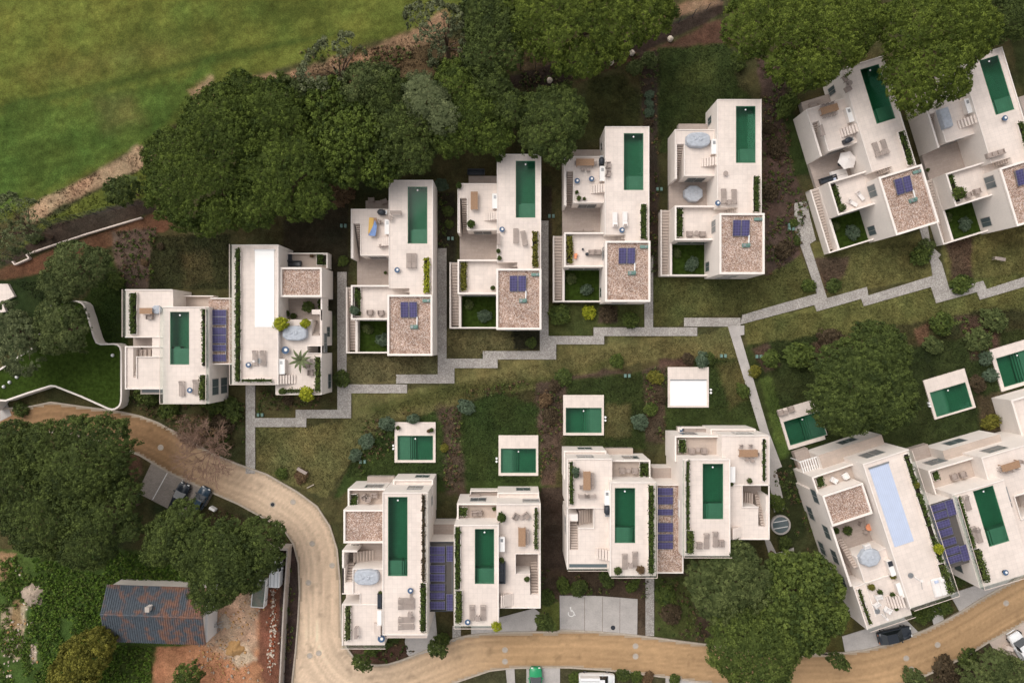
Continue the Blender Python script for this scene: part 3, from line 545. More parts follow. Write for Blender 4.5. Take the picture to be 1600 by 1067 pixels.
# ---------------------------------------------------------------- foliage
def unit(a): return a/(np.linalg.norm(a, axis=-1, keepdims=True)+1e-9)
def quads(P, N, size, asp=1.5):
    n = len(P); t = unit(np.cross(N, rng.normal(size=(n,3)))); b = np.cross(N, t); s_ = np.asarray(size).reshape(-1,1)
    return np.stack([P-t*s_*asp*.5, P+b*s_*.5, P+t*s_*asp*.5+N*s_*0.12, P-b*s_*.5], 1)
def leafobj(name, Q, colr, parent=None, origin=(0,0,0), me_only=False, m='leaf'):
    n = len(Q); me = bpy.data.meshes.new(name); co = (Q.reshape(-1,3)-np.array(origin)).astype(np.float32)
    me.vertices.add(len(co)); me.vertices.foreach_set('co', co.ravel()); me.loops.add(4*n)
    me.loops.foreach_set('vertex_index', np.arange(4*n, dtype=np.int32)); me.polygons.add(n); me.polygons.foreach_set('loop_start', np.arange(0, 4*n, 4, dtype=np.int32))
    at = me.color_attributes.new('col', 'FLOAT_COLOR', 'POINT'); c4 = np.concatenate([np.repeat(colr, 4, 0), np.ones((4*n,1))], 1).astype(np.float32)
    at.data.foreach_set('color', c4.ravel()); me.materials.append(M(m)); me.update(calc_edges=True)
    if me_only: return me
    o = bpy.data.objects.new(name, me); link(o, parent); return o
NLEAF = 0
def crown(blobs, z0, h, c1, c2, lobe=1.7, clump=0.36, leaf=0.125, per=41, drop=0.0, lobh=0.6, seed=0, spacing=1.45, under=True, pts=None):
    """blobs: (x, y, r) in metres; returns leaf quads and colours"""
    global NLEAF
    B = np.array(blobs, float); x0, y0 = (B[:,:2]-B[:,2:]).min(0)-1; x1, y1 = (B[:,:2]+B[:,2:]).max(0)+1
    def cand(sp, jit=0.9):
        a = np.arange(x0, x1, sp); b = np.arange(y0, y1, sp*0.9); X, Y = np.meshgrid(a, b); X = X.ravel()+rng.uniform(-.5,.5,X.size)*sp*jit; Y = Y.ravel()+rng.uniform(-.5,.5,Y.size)*sp*jit
        return X, Y
    def dome(X, Y):
        D = np.hypot(X[:,None]-B[:,0], Y[:,None]-B[:,1]); ed = (vnoise(X+seed*13, Y, max(lobe,0.6)*0.9, 40+seed, 3)-0.5)*0.42
        q = D/(B[:,2]*(1+ed[:,None])); k = q.argmin(1); qq = q[np.arange(len(X)), k]
        hh = np.sqrt(np.clip(1-qq**2, 0, 1)); hz = (hh*np.minimum(1, B[k,2]/B[:,2].max()+0.1))
        nx = (X-B[k,0])/B[k,2]; ny = (Y-B[k,1])/B[k,2]
        return qq, hz, unit(np.stack([nx, ny, 0.35+hh], 1))
    X, Y = cand(clump*spacing); q, hz, N = dome(X, Y)
    LX, LY = cand(lobe, 0.8); DL = ((X[:,None]-LX)**2+(Y[:,None]-LY)**2); kl = DL.argmin(1); dl = np.sqrt(DL.min(1))/(lobe*0.62)
    bump = np.sqrt(np.clip(1-dl**2, 0, 1))*lobh; LR = rng.uniform(-1, 1, len(LX))
    keep = q < 1
    if drop: keep &= vnoise(X, Y, lobe*0.7, 77+seed, 3) > drop
    keep &= ~((dl > 0.97) & (rng.random(len(X)) < 0.5))
    X, Y, q, hz, N, kl, bump = X[keep], Y[keep], q[keep], hz[keep], N[keep], kl[keep], bump[keep]
    lr = LR[kl]; Z = z0+h*hz+bump+lr*lobh*0.35+rng.uniform(-.2,.2,len(X))*clump*2
    ex = np.where(q > 0.78)[0]; reps = [np.arange(len(X))]; dz = [np.zeros(len(X))]
    for k in range(1, 3): reps.append(ex); dz.append(-k*clump*1.5*np.ones(len(ex)))
    I = np.concatenate(reps); Z = Z[I]+np.concatenate(dz); X, Y, N, lr = X[I], Y[I], N[I], lr[I]; nC = len(X)
    LC = np.stack([(LX)[kl[I]]-X, (LY)[kl[I]]-Y], 1); N = unit(N+np.concatenate([-LC/lobe*0.9, np.zeros((nC,1))], 1))
    C0 = np.stack([X, Y, Z], 1); cr_ = clump*rng.uniform(0.75, 1.2, nC)
    idx = np.repeat(np.arange(nC), per); n = len(idx)
    d = unit(unit(rng.normal(size=(n,3)))+0.75*N[idx]); P = C0[idx]+d*(cr_[idx]*rng.uniform(0.55,1.1,n))[:,None]
    LN = unit(d+0.55*rng.normal(size=(n,3))); sz = leaf*rng.uniform(0.65,1.3,n)
    mixv = np.clip(0.5+0.28*lr[idx]+rng.normal(size=nC)[idx]*0.20+rng.normal(size=n)*0.12, 0, 1)[:,None]
    col = np.array(c1)*(1-mixv)+np.array(c2)*mixv
    Qs = [quads(P, LN, sz)]; Cs = [col]
    if under:
        X2, Y2 = cand(0.34 if clump > 0.3 else clump*1.0); q2, h2, N2 = dome(X2, Y2); kp = q2 < 0.95
        if drop: kp &= vnoise(X2, Y2, lobe*0.7, 77+seed, 3) > drop+0.03
        P2 = np.stack([X2[kp], Y2[kp], z0+h*h2[kp]-clump*1.0+rng.uniform(-.15,.15,kp.sum())], 1)
        Qs.append(quads(P2, unit(np.array([0,0,1.2])+0.4*N2[kp]+0.25*rng.normal(size=P2.shape)), np.full(len(P2), .5 if clump > .3 else leaf*2.6))); Cs.append(np.tile((np.array(c1)*0.6+np.array(c2)*0.4), (len(P2),1)))
    Q = np.concatenate(Qs); NLEAF += len(Q); return Q, np.clip(np.concatenate(Cs), 0.004, 1)
# sRGB palettes -> albedo
def alb(r, g, b, k=0.95): return np.array(lin(r,g,b)[:3])*k*np.array([.97,1.04,.97])
PAL = {'pine': (alb(52,64,28), alb(100,112,48)), 'deep': (alb(52,62,34), alb(96,106,54)), 'bright': (alb(56,68,26), alb(112,122,50)),
       'grey': (alb(74,78,56), alb(122,124,94)), 'greygreen': (alb(60,70,40), alb(108,114,70)), 'green': (alb(56,68,34), alb(102,112,54)),
       'olive': (alb(70,78,52), alb(120,124,88)), 'yellow': (alb(80,78,32), alb(134,126,56)), 'lime': (alb(112,118,26), alb(180,176,56)),
       'blue': (alb(66,80,62), alb(104,116,98)), 'brown': (alb(88,66,50), alb(130,104,80)), 'weed': (alb(56,80,28), alb(106,128,50)), 'hedge': (alb(44,58,28), alb(90,104,48)), 'purple': (alb(62,50,40), alb(98,82,64)), 'dry': (alb(96,86,44), alb(150,136,78))}
def tree(blobs_px, zc, h, pal, label, name='pine_tree', cat='tree', group=None, trunk=0.35, zt=None, limbs=True, **kw):
    """blobs in photograph pixels (x, y, radius) as seen at crown height zc"""
    k = S*(CAMH-zc)/CAMH; BL = [(*W(x, y, zc)[:2], r_*k*0.975) for x, y, r_ in blobs_px]
    bx = sum(b[0]*b[2]**2 for b in BL)/sum(b[2]**2 for b in BL); by = sum(b[1]*b[2]**2 for b in BL)/sum(b[2]**2 for b in BL)
    root = empty(name, label, cat, (bx, by, 0), group=group); z0 = zc-h*0.5
    Q, c = crown(BL, z0, h, *PAL[pal], seed=len(label) % 23, **kw); leafobj('crown', Q, c, root, (bx, by, 0))
    t = MB(); zj = z0*0.55; t.tube((0,0,-0.3), (0.1,0.05,zj), trunk, trunk*0.7, 9); t.tube((0.1,0.05,zj-0.05), (0.15,0,z0+h*0.3), trunk*0.7, trunk*0.35, 8); t.build('trunk', M('bark'), root)
    if limbs:
        for b_ in BL:
            for j in range(3):
                a = random.random()*6.28; tx, ty = b_[0]-bx+math.cos(a)*b_[2]*0.5, b_[1]-by+math.sin(a)*b_[2]*0.5
                MB().tube((0.1,0.05,zj-0.2+0.3*j), (tx*0.5,ty*0.5,zj+(z0-zj)*0.75), trunk*0.4, trunk*0.26, 6).tube((tx*0.5,ty*0.5,zj+(z0-zj)*0.74), (tx,ty,z0+h*0.35), trunk*0.26, trunk*0.1, 6).build('limb', M('bark'), root)
    return root
G1 = 'umbrella pines along the fairway edge'
tree([(300,275,86),(345,205,78),(275,250,60),(330,325,42)], 10, 3.6, 'pine', 'huge dark umbrella pine at the left end of the tree belt, beside the sand track', group=G1)
tree([(440,265,80),(415,185,72),(380,150,45),(478,300,42),(395,312,46)], 9.5, 3.4, 'pine', 'large dark umbrella pine touching the right side of the huge leftmost one', group=G1)
tree([(520,95,42),(495,125,34),(545,75,26)], 9, 3, 'grey', 'thin grey-green tree with bare branches showing, on the fairway edge', name='eucalyptus_tree', drop=0.48, leaf=0.15, under=False)
tree([(462,150,34),(448,170,26)], 8, 2.6, 'greygreen', 'pale grey-green round tree between the big pine and thin grey tree', name='broadleaf_tree', drop=0.3, leaf=0.16)
tree([(550,220,72),(515,165,48),(585,250,38)], 9, 3.2, 'pine', 'dark pine above the yellow towel table villa', group=G1, leaf=0.2)
tree([(625,200,60),(600,150,50),(640,228,42),(605,238,40)], 9, 3.2, 'deep', 'dark pine second in the belt, above the towel villa pool', group=G1)
tree([(572,130,36),(598,122,24),(552,145,26)], 9.5, 2.6, 'greygreen', 'mid green tree with loose crown left of the sandy clearing', name='broadleaf_tree', drop=0.3)
tree([(668,158,36),(655,138,28),(690,180,30)], 10.5, 3, 'olive', 'pale olive-green tree with big leaf clumps in the middle of the belt', name='broadleaf_tree', clump=0.5, lobe=1.9)
tree([(735,180,56),(715,130,42),(765,205,36),(702,208,34)], 9, 3.2, 'pine', 'dark pine between the pale olive tree and the round one', group=G1)
tree([(765,135,38),(790,168,32)], 9, 3, 'deep', 'shaded pine behind the round pine by the brown ditch', group=G1)
tree([(690,50,50),(660,30,32),(720,80,36)], 9, 2.6, 'grey', 'thin grey tree with bare twigs over the sandy edge', name='eucalyptus_tree', drop=0.50, under=False, leaf=0.16)
tree([(775,45,50),(755,85,38),(790,80,28),(760,10,44)], 10, 3, 'deep', 'dark grey-green tree left of the bright pine at the top', name='broadleaf_tree', drop=0.2)
tree([(862,185,54),(855,205,44),(880,175,42),(872,225,32)], 8.5, 3.2, 'deep', 'round green pine touching the long wooden table terrace', name='pine_tree', group=G1)
tree([(900,25,88),(950,10,76),(840,20,60),(905,75,42),(1010,8,50)], 11, 3.6, 'bright', 'broad bright green pine at the top edge of the picture', group=G1)
tree([(1180,35,52),(1235,45,58),(1262,98,42),(1300,50,60),(1335,30,52),(1288,95,36),(1230,90,34)], 11.5, 3.6, 'bright', 'broad pine overhanging the table terrace of the tilted villa', group='large pines over the two tilted villas')
tree([(1435,45,56),(1500,42,60),(1468,98,56),(1425,112,40),(1440,138,34),(1488,122,34),(1410,30,36)], 12, 3.6, 'bright', 'broad pine between the two tilted upper villas', group='large pines over the two tilted villas')
tree([(1590,10,50),(1570,-10,40)], 8, 2.6, 'deep', 'dark tree in the top right corner', name='broadleaf_tree')
tree([(1350,595,80),(1325,625,60),(1385,620,56),(1370,560,56)], 8.5, 3.4, 'deep', 'single round pine standing alone among the small lawn pools')
tree([(112,420,42),(92,442,32),(140,412,28)], 7, 2.6, 'greygreen', 'loose green tree above the corner of the grass roof', name='broadleaf_tree', drop=0.2)
tree([(88,500,34),(108,522,28),(80,532,24)], 7, 2.4, 'greygreen', 'green tree hanging over the middle of the grass roof', name='broadleaf_tree', drop=0.2)
tree([(18,525,40),(30,560,28),(-5,500,34)], 7, 2.6, 'olive', 'grey-green tree at the left edge beside the grass roof', name='broadleaf_tree', drop=0.32)
tree([(15,350,46),(40,335,26),(-10,380,30)], 8, 2.6, 'olive', 'pale olive tree at the left edge by the track', name='olive_tree', drop=0.36, under=False)
tree([(186,298,23),(200,288,15)], 4, 1.8, 'deep', 'small round dark tree between the sand track and fence wall', name='round_tree', trunk=0.15, lobe=1.2)
GL = 'dark pines at the lower left'
tree([(115,728,80),(150,700,52),(60,710,52),(105,690,40)], 10, 3.4, 'deep', 'largest dark pine at the left edge of the sandy road', group=GL)
tree([(60,800,70),(20,745,62),(15,700,44)], 9.5, 3.2, 'deep', 'dark pine at the left picture edge above the weeds', group=GL)
tree([(150,800,60),(180,775,32),(130,850,46),(190,828,22)], 9.5, 3.2, 'deep', 'dark pine left of the two parked cars', group=GL)
tree([(265,840,42),(285,815,30),(245,860,28)], 8, 2.8, 'deep', 'smaller dark pine below the two parked cars', group=GL)
tree([(345,875,62),(310,860,48),(330,915,42),(320,938,24)], 8.5, 3.0, 'deep', 'dark pine overhanging the tiled farmhouse roof', group=GL)
tree([(400,855,44),(380,890,36),(425,835,18)], 7.5, 2.6, 'deep', 'dark pine right of the farmhouse, at the corner of the yard wall', group=GL)
GR = 'trees between the two lower right villas'
tree([(1130,925,52),(1110,910,36),(1150,890,44),(1175,920,40)], 8, 3, 'greygreen', 'grey-green tree left in the clump right of the stone footpath', name='broadleaf_tree', group=GR, lobe=1.6)
tree([(1245,960,68),(1270,920,50),(1290,960,40),(1235,900,34)], 8.5, 3.2, 'green', 'bright green pine beside the curved wall of the blue-cover villa', group=GR, leaf=0.2)
tree([(1160,1010,54),(1190,1040,52),(1210,1000,50),(1150,975,36)], 8.5, 3.2, 'green', 'green pine leaning over the sandy road', group=GR)
tree([(1235,885,24),(1215,890,18),(1255,880,16)], 6.5, 2.2, 'greygreen', 'small grey-green tree above the bright green pine', name='broadleaf_tree', group=GR, trunk=0.2)
tree([(130,1030,40),(110,1055,34),(150,1010,26)], 5, 2.2, 'yellow', 'yellowish scrubby tree among the weeds left of the farmhouse', name='scrub_tree', drop=0.25, leaf=0.15, trunk=0.2)
tree([(293,1055,20),(285,1068,14)], 4, 2, 'green', 'small green tree at the bottom edge of the red yard', name='round_tree', trunk=0.12, lobe=1.2)
tree([(1560,1050,34),(1590,1065,30),(1530,1062,26)], 5, 2, 'greygreen', 'grey-green tree in the bottom right corner', name='broadleaf_tree', drop=0.25, trunk=0.2)
for x_, y_, l_ in ((683,1014,'small street tree on the kerb below the solar racks'), (565,1035,'small street tree at the kerb where the roads join'), (852,973,'small street tree left of the wheelchair parking bays'), (1310,1033,'small street tree on the kerb left of the parked dark car')):
    tree([(x_,y_,12),(x_+8,y_+5,8),(x_-7,y_-4,8)], 3.6, 1.2, 'deep', l_, name='street_tree', group='young trees along the road', trunk=0.07, lobe=0.9, clump=0.24, leaf=0.14, per=16, drop=0.2, limbs=False)
# leafless brown tree over the road
def bare_tree(px, py, rad, label, n1=9):
    x, y, _ = W(px, py, 5); root = empty('leafless_tree', label, 'tree', (x, y, 0), group='leafless brown trees over the road')
    MB().tube((0,0,-0.3), (0,0,2.6), 0.22, 0.17, 8).build('trunk', M('twig'), root)
    for i in range(n1):
        b = MB(); a0 = 2*math.pi*i/n1+random.uniform(-.2,.2)
        def grow(p, d, ln, r_, dep):
            q = p+d*ln; b.tube(p, q, r_, r_*0.72, 4 if dep > 2 else 3)
            if dep == 0: return
            for _ in range(3):
                nd = (d+Vector((random.uniform(-.75,.75),random.uniform(-.75,.75),random.uniform(-.35,.4)))).normalized(); grow(p+d*ln*random.uniform(.35,1), nd, ln*random.uniform(.5,.75), r_*0.72, dep-1)
        grow(Vector((0,0,2.4)), Vector((math.cos(a0),math.sin(a0),random.uniform(.35,1.1))).normalized(), rad*0.5, 0.06, 5)
        b.build('limb', M('twig'), root)
bare_tree(318,708,5.0,'large leafless brown tree spreading twigs over the sandy road', 15)
bare_tree(292,678,3.0,'smaller leafless tree on the verge above the sandy road', 10)
tree([(298,672,24),(325,680,20),(275,665,16)], 3.2, 1.2, 'brown', 'brown dry bushy tree on the verge by the leafless tree', name='dry_tree', drop=0.42, leaf=0.13, under=False, trunk=0.1, clump=0.3, per=14, lobe=1.1)

# ---------------------------------------------------------------- shrubs: a few shapes, copied
SHR = {}
def shrub_mesh(pal, var):
    k = (pal, var)
    if k not in SHR:
        Q, c = crown([(0,0,1.0),(0.35*(1 if var % 2 else -1),0.3,0.6),(-0.3,-0.45*(1 if var > 1 else -1),0.55)], 0.1, 0.85, *PAL[pal], lobe=0.7, clump=0.2, leaf=0.12, per=11, lobh=0.25, seed=var+30, drop=0.2 if var == 2 else 0.0)
        SHR[k] = leafobj('foliage', Q, c, me_only=True)
    return SHR[k]
STEM = MB().tube((0,0,-0.15),(0.02,0,0.75),0.05,0.03,6); STEMME = None
def shrub(x, y, r_px, pal, label, z=0.0, fr=PX, name='shrub', cat='shrub', group='shrubs in the planting beds', hk=0.8):
    global STEMME
    r_ = r_px*S; loc = W(*fr.px(x, y), z+r_*0.5); root = empty(name, label, cat, (loc[0], loc[1], z), group=group)
    o = bpy.data.objects.new('foliage', shrub_mesh(pal, random.randrange(3))); link(o, root); sx_ = random.uniform(.62,1.0); o.scale = (r_*sx_, r_*random.uniform(.7,1.0), r_*hk); o.rotation_euler = (0,0,random.random()*6.28)
    if STEMME is None: s_ = STEM.build('stem', M('bark'), root); STEMME = s_.data
    else: s_ = bpy.data.objects.new('stem', STEMME); link(s_, root)
    s_.scale = (r_*0.8, r_*0.8, r_*hk); return root
SH = [(555,712,13,'blue','grey-blue shrub left of the first small pool, lowest of its row',None),(573,690,12,'blue','grey-blue shrub in the bed left of the first small pool',None),(604,662,14,'blue','grey-blue shrub off the upper left corner of the first small pool',None),(645,655,10,'blue','grey-blue shrub touching the upper deck of the first small pool',None),
 (728,636,14,'blue','pale grey shrub between the first two small pools',None),(655,748,7,'lime','yellow-green shrub below the first small pool',None),(694,700,8,'yellow','yellow shrub right of the first small pool',None),
 (1110,560,11,'deep','dark shrub above the white-covered small pool right corner',None),(1098,562,14,'blue','bluish shrub at the upper right of the white-covered small pool',None),(1162,610,13,'green','green shrub on the lawn beside the long diagonal path',None),(1075,560,10,'purple','brown shrub above the white-covered small pool',None),
 (1542,560,14,'blue','pale blue-grey shrub left of the right edge pool',None),(1549,587,13,'blue','lower pale blue-grey shrub by the right edge pool',None),(1530,530,20,'greygreen','large green shrub above the blue-grey pair',None),(1505,445,18,'green','round green bush beside the right stepped path',None),
 (1304,446,14,'deep','dark round bush right of the path junction',None),(1265,447,13,'green','green bush left of the path junction',None),(1440,400,20,'green','broad green shrub below the first tilted villa',None),(1450,385,14,'greygreen','loose green shrub beside the steps of the second tilted villa',None),
 (1241,349,9,'green','green shrub beside the stone walk of the first tilted villa',None),(1246,376,8,'deep','dark small shrub on the stone walk corner',None),(1155,95,14,'deep','dark shrub on the dark lawn above the fourth upper villa',None),(1230,165,20,'green','leafy green bush left of the overhanging pine',None),
 (1015,148,8,'blue','topmost of the silver shrubs in the bed between upper villas',None),(1015,162,8,'blue','second of the silver shrubs in the bed between upper villas',None),(1015,176,8,'blue','third of the silver shrubs in the bed between upper villas',None),(1013,192,7,'purple','small dull shrub below the silver shrubs',None),(993,105,14,'greygreen','grey-green shrub by the brown ditch end',None),(1015,92,16,'greygreen','tall grey-green shrub right of the stone lamp stumps',None),
 (690,288,13,'blue','bluish shrub right of the first upper villa pool',None),(530,300,22,'brown','reddish brown shrub left of the first upper villa',None),(535,408,8,'green','green shrub left of the first upper villa wall',None),
 (533,592,14,'deep','dark green shrub at the corner of the stepped path',None),(450,625,9,'purple','dull brown shrub under the white-pool villa',None),(470,745,12,'brown','brown bush on the dry lawn near the road bend',None),(440,740,10,'green','green bush on the dry lawn near the road bend',None),
 (830,535,10,'deep','dark shrub at the path corner below the second upper villa',None),(875,492,20,'green','broad shrub below the third upper villa left',None),(920,488,12,'lime','bright yellow-green shrub below the third upper villa',None),(950,490,14,'purple','purplish shrub below the third upper villa',None),(985,500,17,'green','leafy shrub overhanging the path below the third upper villa',None),
 (1000,660,14,'blue','pale grey mound shrub right of the third small pool',None),(868,602,12,'purple','brown shrub above the third small pool',None),(880,590,14,'deep','dark shrub above the third small pool left corner',None),(965,565,14,'green','green shrub right above the third small pool lawn',None),(1025,590,14,'yellow','yellow-green shrub left of the white-covered small pool',None),(1018,640,13,'green','green shrub left below the white-covered small pool',None),(1032,620,12,'purple','dull shrub left of the white-covered small pool',None),(860,650,14,'purple','dark brown shrub left of the third small pool',None),(852,625,14,'brown','brown shrub left above the third small pool',None),
 (1180,580,12,'yellow','yellow-green shrub right of the long diagonal path',None),(1250,555,24,'green','broad green shrub on the dark lawn right of the diagonal path',None),(1205,560,15,'green','green shrub near the green utility boxes',None),(1300,530,20,'purple','dull brown shrub above the lone round pine',None),(1475,505,22,'green','broad green shrub right of the lone pine',None),(1460,540,16,'greygreen','grey shrub between the lone pine and tilted small pool',None),(1555,500,22,'greygreen','tall bushy shrub near the right edge lawn',None),(1550,660,16,'yellow','yellow-green shrub right of the tilted small pool',None),(1530,600,14,'purple','brown shrub right above the tilted small pool',None),
 (1215,785,14,'green','green shrub behind the round skylight',None),(1228,850,14,'deep','dark shrub below the round skylight',None),(1450,960,16,'deep','dark shrub under the corner of the blue-cover villa',None),(1440,965,14,'green','green shrub in front of the blue-cover villa entrance',None),(1475,950,16,'green','green shrub between the two tilted lower villas',None),(1495,905,18,'deep','spiky dark shrub in the gap between the tilted lower villas',None),
 (855,935,16,'deep','dark shrub left of the wheelchair parking bays',None),(880,915,14,'green','green shrub above the wheelchair parking bays left',None),(905,920,16,'deep','dark shrub above the wheelchair parking bays',None),(948,905,16,'deep','dark shrub above the bays, below the lower middle villa',None),(990,915,12,'green','green shrub above the bays at the right',None),(1040,930,16,'green','green shrub right of the lower footpath',None),(1050,960,16,'purple','dull shrub by the lower footpath',None),(690,1000,12,'green','green shrub in the strip below the solar racks',None),(600,1005,14,'deep','dark shrub below the bend villa',None),(580,1015,12,'green','green shrub below the bend villa left',None),(615,995,10,'deep','small dark shrub against the bend villa',None),
 (975,1055,13,'deep','dark shrub right of the white van',None),(995,1058,10,'green','green shrub at the bottom edge right of the white van',None),(1012,1062,12,'brown','reddish shrub at the bottom edge',None),(1055,1062,10,'green','clipped green shrub at the bottom edge',None),(900,1060,10,'green','green shrub left of the white van',None),
 (230,615,20,'deep','dark shrub left below the smallest villa',None),(262,640,18,'green','green shrub below the smallest villa',None),(330,625,22,'green','broad green shrub below the small villa deck',None),(360,640,20,'deep','dark shrub below the gap between the first two villas',None),(345,665,18,'purple','dull shrub by the road left of the vertical path',None),(205,590,12,'deep','dark shrub between the grass roof and the smallest villa',None),(30,640,14,'deep','dark shrub under the grass roof edge',None),
 (1480,1050,24,'purple','brown scrub bush at the bottom right',None),(1430,1062,20,'greygreen','grey scrub bush at the bottom right',None),(1515,1030,18,'deep','dark scrub bush beside the work yard',None),(52,368,12,'greygreen','grey-green shrub by the brown fence strip',None),(25,500,18,'deep','dark shrub under the left edge tree',None),(180,440,14,'green','green shrub above the smallest villa left',None),(225,410,7,'brown','brown shrub in the soil above the smallest villa',None),(250,385,7,'purple','dull shrub in the soil by the pine shade',None),
 (700,330,9,'deep','dark shrub between first and second upper villas',None),(702,350,8,'green','green shrub between first and second upper villas',None),(1215,230,16,'purple','dull brown shrub in the wide soil bed',None),(1205,300,14,'purple','low purple-brown shrub in the wide soil bed',None),(1225,390,16,'purple','dull shrub at the foot of the wide soil bed',None),(1200,200,12,'purple','small dull shrub high in the wide soil bed',None)]
for x_, y_, r_, p_, l_, _ in SH: shrub(x_, y_, r_, p_, l_)
# ---------------------------------------------------------------- low cover that nobody could count
def scatter(name, polys, dens, r_c, hgt, pals, label, per=7, leaf=0.11, cover=0.0, seed=1, cat='ground cover', own=None):
    P = []; C_ = []
    for poly in polys:
        W_ = np.array([W(x, y)[:2] for x, y in poly]); x0, y0 = W_.min(0); x1, y1 = W_.max(0); n = int((x1-x0)*(y1-y0)*dens)
        X = rng.uniform(x0, x1, n); Y = rng.uniform(y0, y1, n); k = sdf(X, Y, [tuple(p) for p in W_]) > 0
        if cover: k &= vnoise(X, Y, 2.0, seed, 4) > cover
        P.append(np.stack([X[k], Y[k]], 1))
    P = np.concatenate(P); P = P[~HOLE[np.clip(np.searchsorted(gx, P[:,0])-1,0,len(gx)-1), np.clip(np.searchsorted(gy, P[:,1])-1,0,len(gy)-1)]]; n = len(P); pal = rng.integers(0, len(pals), n); hh = vnoise(P[:,0], P[:,1], 1.6, seed+1, 3)*1.3*hgt
    idx = np.repeat(np.arange(n), per); N_ = len(idx); d = unit(rng.normal(size=(N_,3))+np.array([0,0,0.7])); d[:,2] = np.abs(d[:,2])
    Z = -0.05+hh[idx]*rng.uniform(0.4, 1.1, N_); Q3 = np.concatenate([P[idx]+d[:,:2]*r_c, Z[:,None]], 1)
    A = np.array([PAL[p][0] for p in pals]); B = np.array([PAL[p][1] for p in pals]); t = np.clip(rng.normal(size=n)[idx]*0.25+0.5+rng.normal(size=N_)*0.15, 0, 1)[:,None]
    col = A[pal[idx]]*(1-t)+B[pal[idx]]*t
    if own is not None:
        g = C[np.clip(np.searchsorted(gx, P[:,0]),0,len(gx)-1), np.clip(np.searchsorted(gy, P[:,1]),0,len(gy)-1)]; col = g[idx]*own*(0.7+0.6*t)
    o = leafobj(name, quads(Q3, unit(d+rng.normal(size=d.shape)*0.3), leaf*rng.uniform(.6,1.4,N_)), np.clip(col,0.004,1)); return tag(o, label, cat, kind='stuff')
scatter('weeds', [[(52,868),(165,900),(165,1006),(240,1012),(235,1067),(62,1067),(66,1030),(44,985),(54,930)],[(160,860),(330,870),(330,916),(165,912)]], 14, 0.16, 0.55, ['weed','weed','green','weed'], 'thick green weeds on the rough ground left of the farmhouse', per=7, leaf=0.17, cover=0.30, seed=5)
scatter('weeds', [[(0,868),(52,868),(54,930),(44,985),(66,1030),(62,1067),(0,1067)]], 14, 0.16, 0.5, ['weed','green'], 'sparser weeds between the pale rubble at the left picture edge', per=7, leaf=0.16, cover=0.52, seed=5)
BEDS = [[(175,362),(245,355),(240,440),(190,450)],[(998,80),(1028,80),(1028,440),(1015,440)],[(1180,75),(1225,120),(1240,270),(1262,320),(1250,400),(1195,440),(1192,160)],[(681,290),(700,290),(700,385),(681,385)],
 [(690,640),(722,640),(724,765),(694,765)],[(840,600),(878,592),(878,760),(845,760)],[(1008,580),(1040,570),(1038,690),(1010,690)],[(1495,495),(1560,490),(1548,545),(1520,560)],[(1270,535),(1340,520),(1400,520),(1300,560)],[(565,660),(640,640),(612,700),(560,745)],[(700,615),(840,590),(860,600),(830,612),(740,620)],
 [(845,890),(1012,900),(1012,935),(1000,930),(876,928),(845,990)],[(1024,905),(1080,905),(1110,1000),(1030,992)],[(190,620),(380,610),(383,700),(350,700),(230,650)],[(400,610),(525,615),(525,635),(460,636),(402,650)],[(440,860),(462,870),(455,1060),(440,1060)],[(1425,1072),(1478,1047),(1514,1030),(1540,1012),(1600,1067)],[(780,110),(870,110),(980,70),(1000,90),(900,130),(800,150)],[(1205,740),(1248,720),(1300,960),(1330,990),(1250,850)],[(560,1010),(640,1005),(650,1018),(600,1036)],[(320,800),(345,795),(455,855),(440,880),(400,850)],[(460,80),(700,70),(860,90),(600,130)]]
scatter('ground_cover', BEDS, 5, 0.2, 0.42, ['purple','hedge','greygreen','brown','green'], 'low mixed planting over the brown soil beds between the lawns', per=9, leaf=0.15, cover=0.45, seed=9)
LAWN = [[(398,670),(548,655),(712,600),(870,562),(1140,512),(1185,660),(1040,560),(880,592),(600,662),(510,775),(398,735)],[(520,780),(560,705),(620,660),(780,614),(1040,575),(1190,640),(1160,660),(1040,680),(1000,760),(540,745)],[(1165,506),(1600,425),(1600,680),(1290,700),(1210,660)],[(541,556),(684,556),(684,586),(541,601)],[(697,514),(843,514),(843,548),(697,561)],[(1020,432),(1195,432),(1250,400),(1280,458),(1190,490),(1020,511)],[(1280,400),(1440,375),(1455,430),(1290,460)],[(1480,365),(1600,350),(1600,430),(1480,440)],[(236,368),(360,365),(362,452),(232,452)],[(920,125),(975,113),(1000,150),(1000,200),(930,200)],[(1028,75),(1140,68),(1180,160),(1100,240),(1028,240)],[(20,440),(200,440),(200,460),(200,600),(60,470)]]
scatter('grass', LAWN, 30, 0.05, 0.10, ['dry'], 'patchy mown grass of the lawns round the villas', per=3, leaf=0.10, cover=0.0, seed=3, cat='grass', own=1.05)
scatter('rough_grass', [[(0,330),(120,285),(225,225),(330,160),(480,105),(700,40),(760,0),(800,30),(600,130),(380,150),(230,240),(240,300),(60,365)]], 14, 0.06, 0.13, ['dry'], 'rough grass on the shaded edge of the fairway', per=3, leaf=0.13, cover=0.42, seed=4, cat='grass', own=1.0)
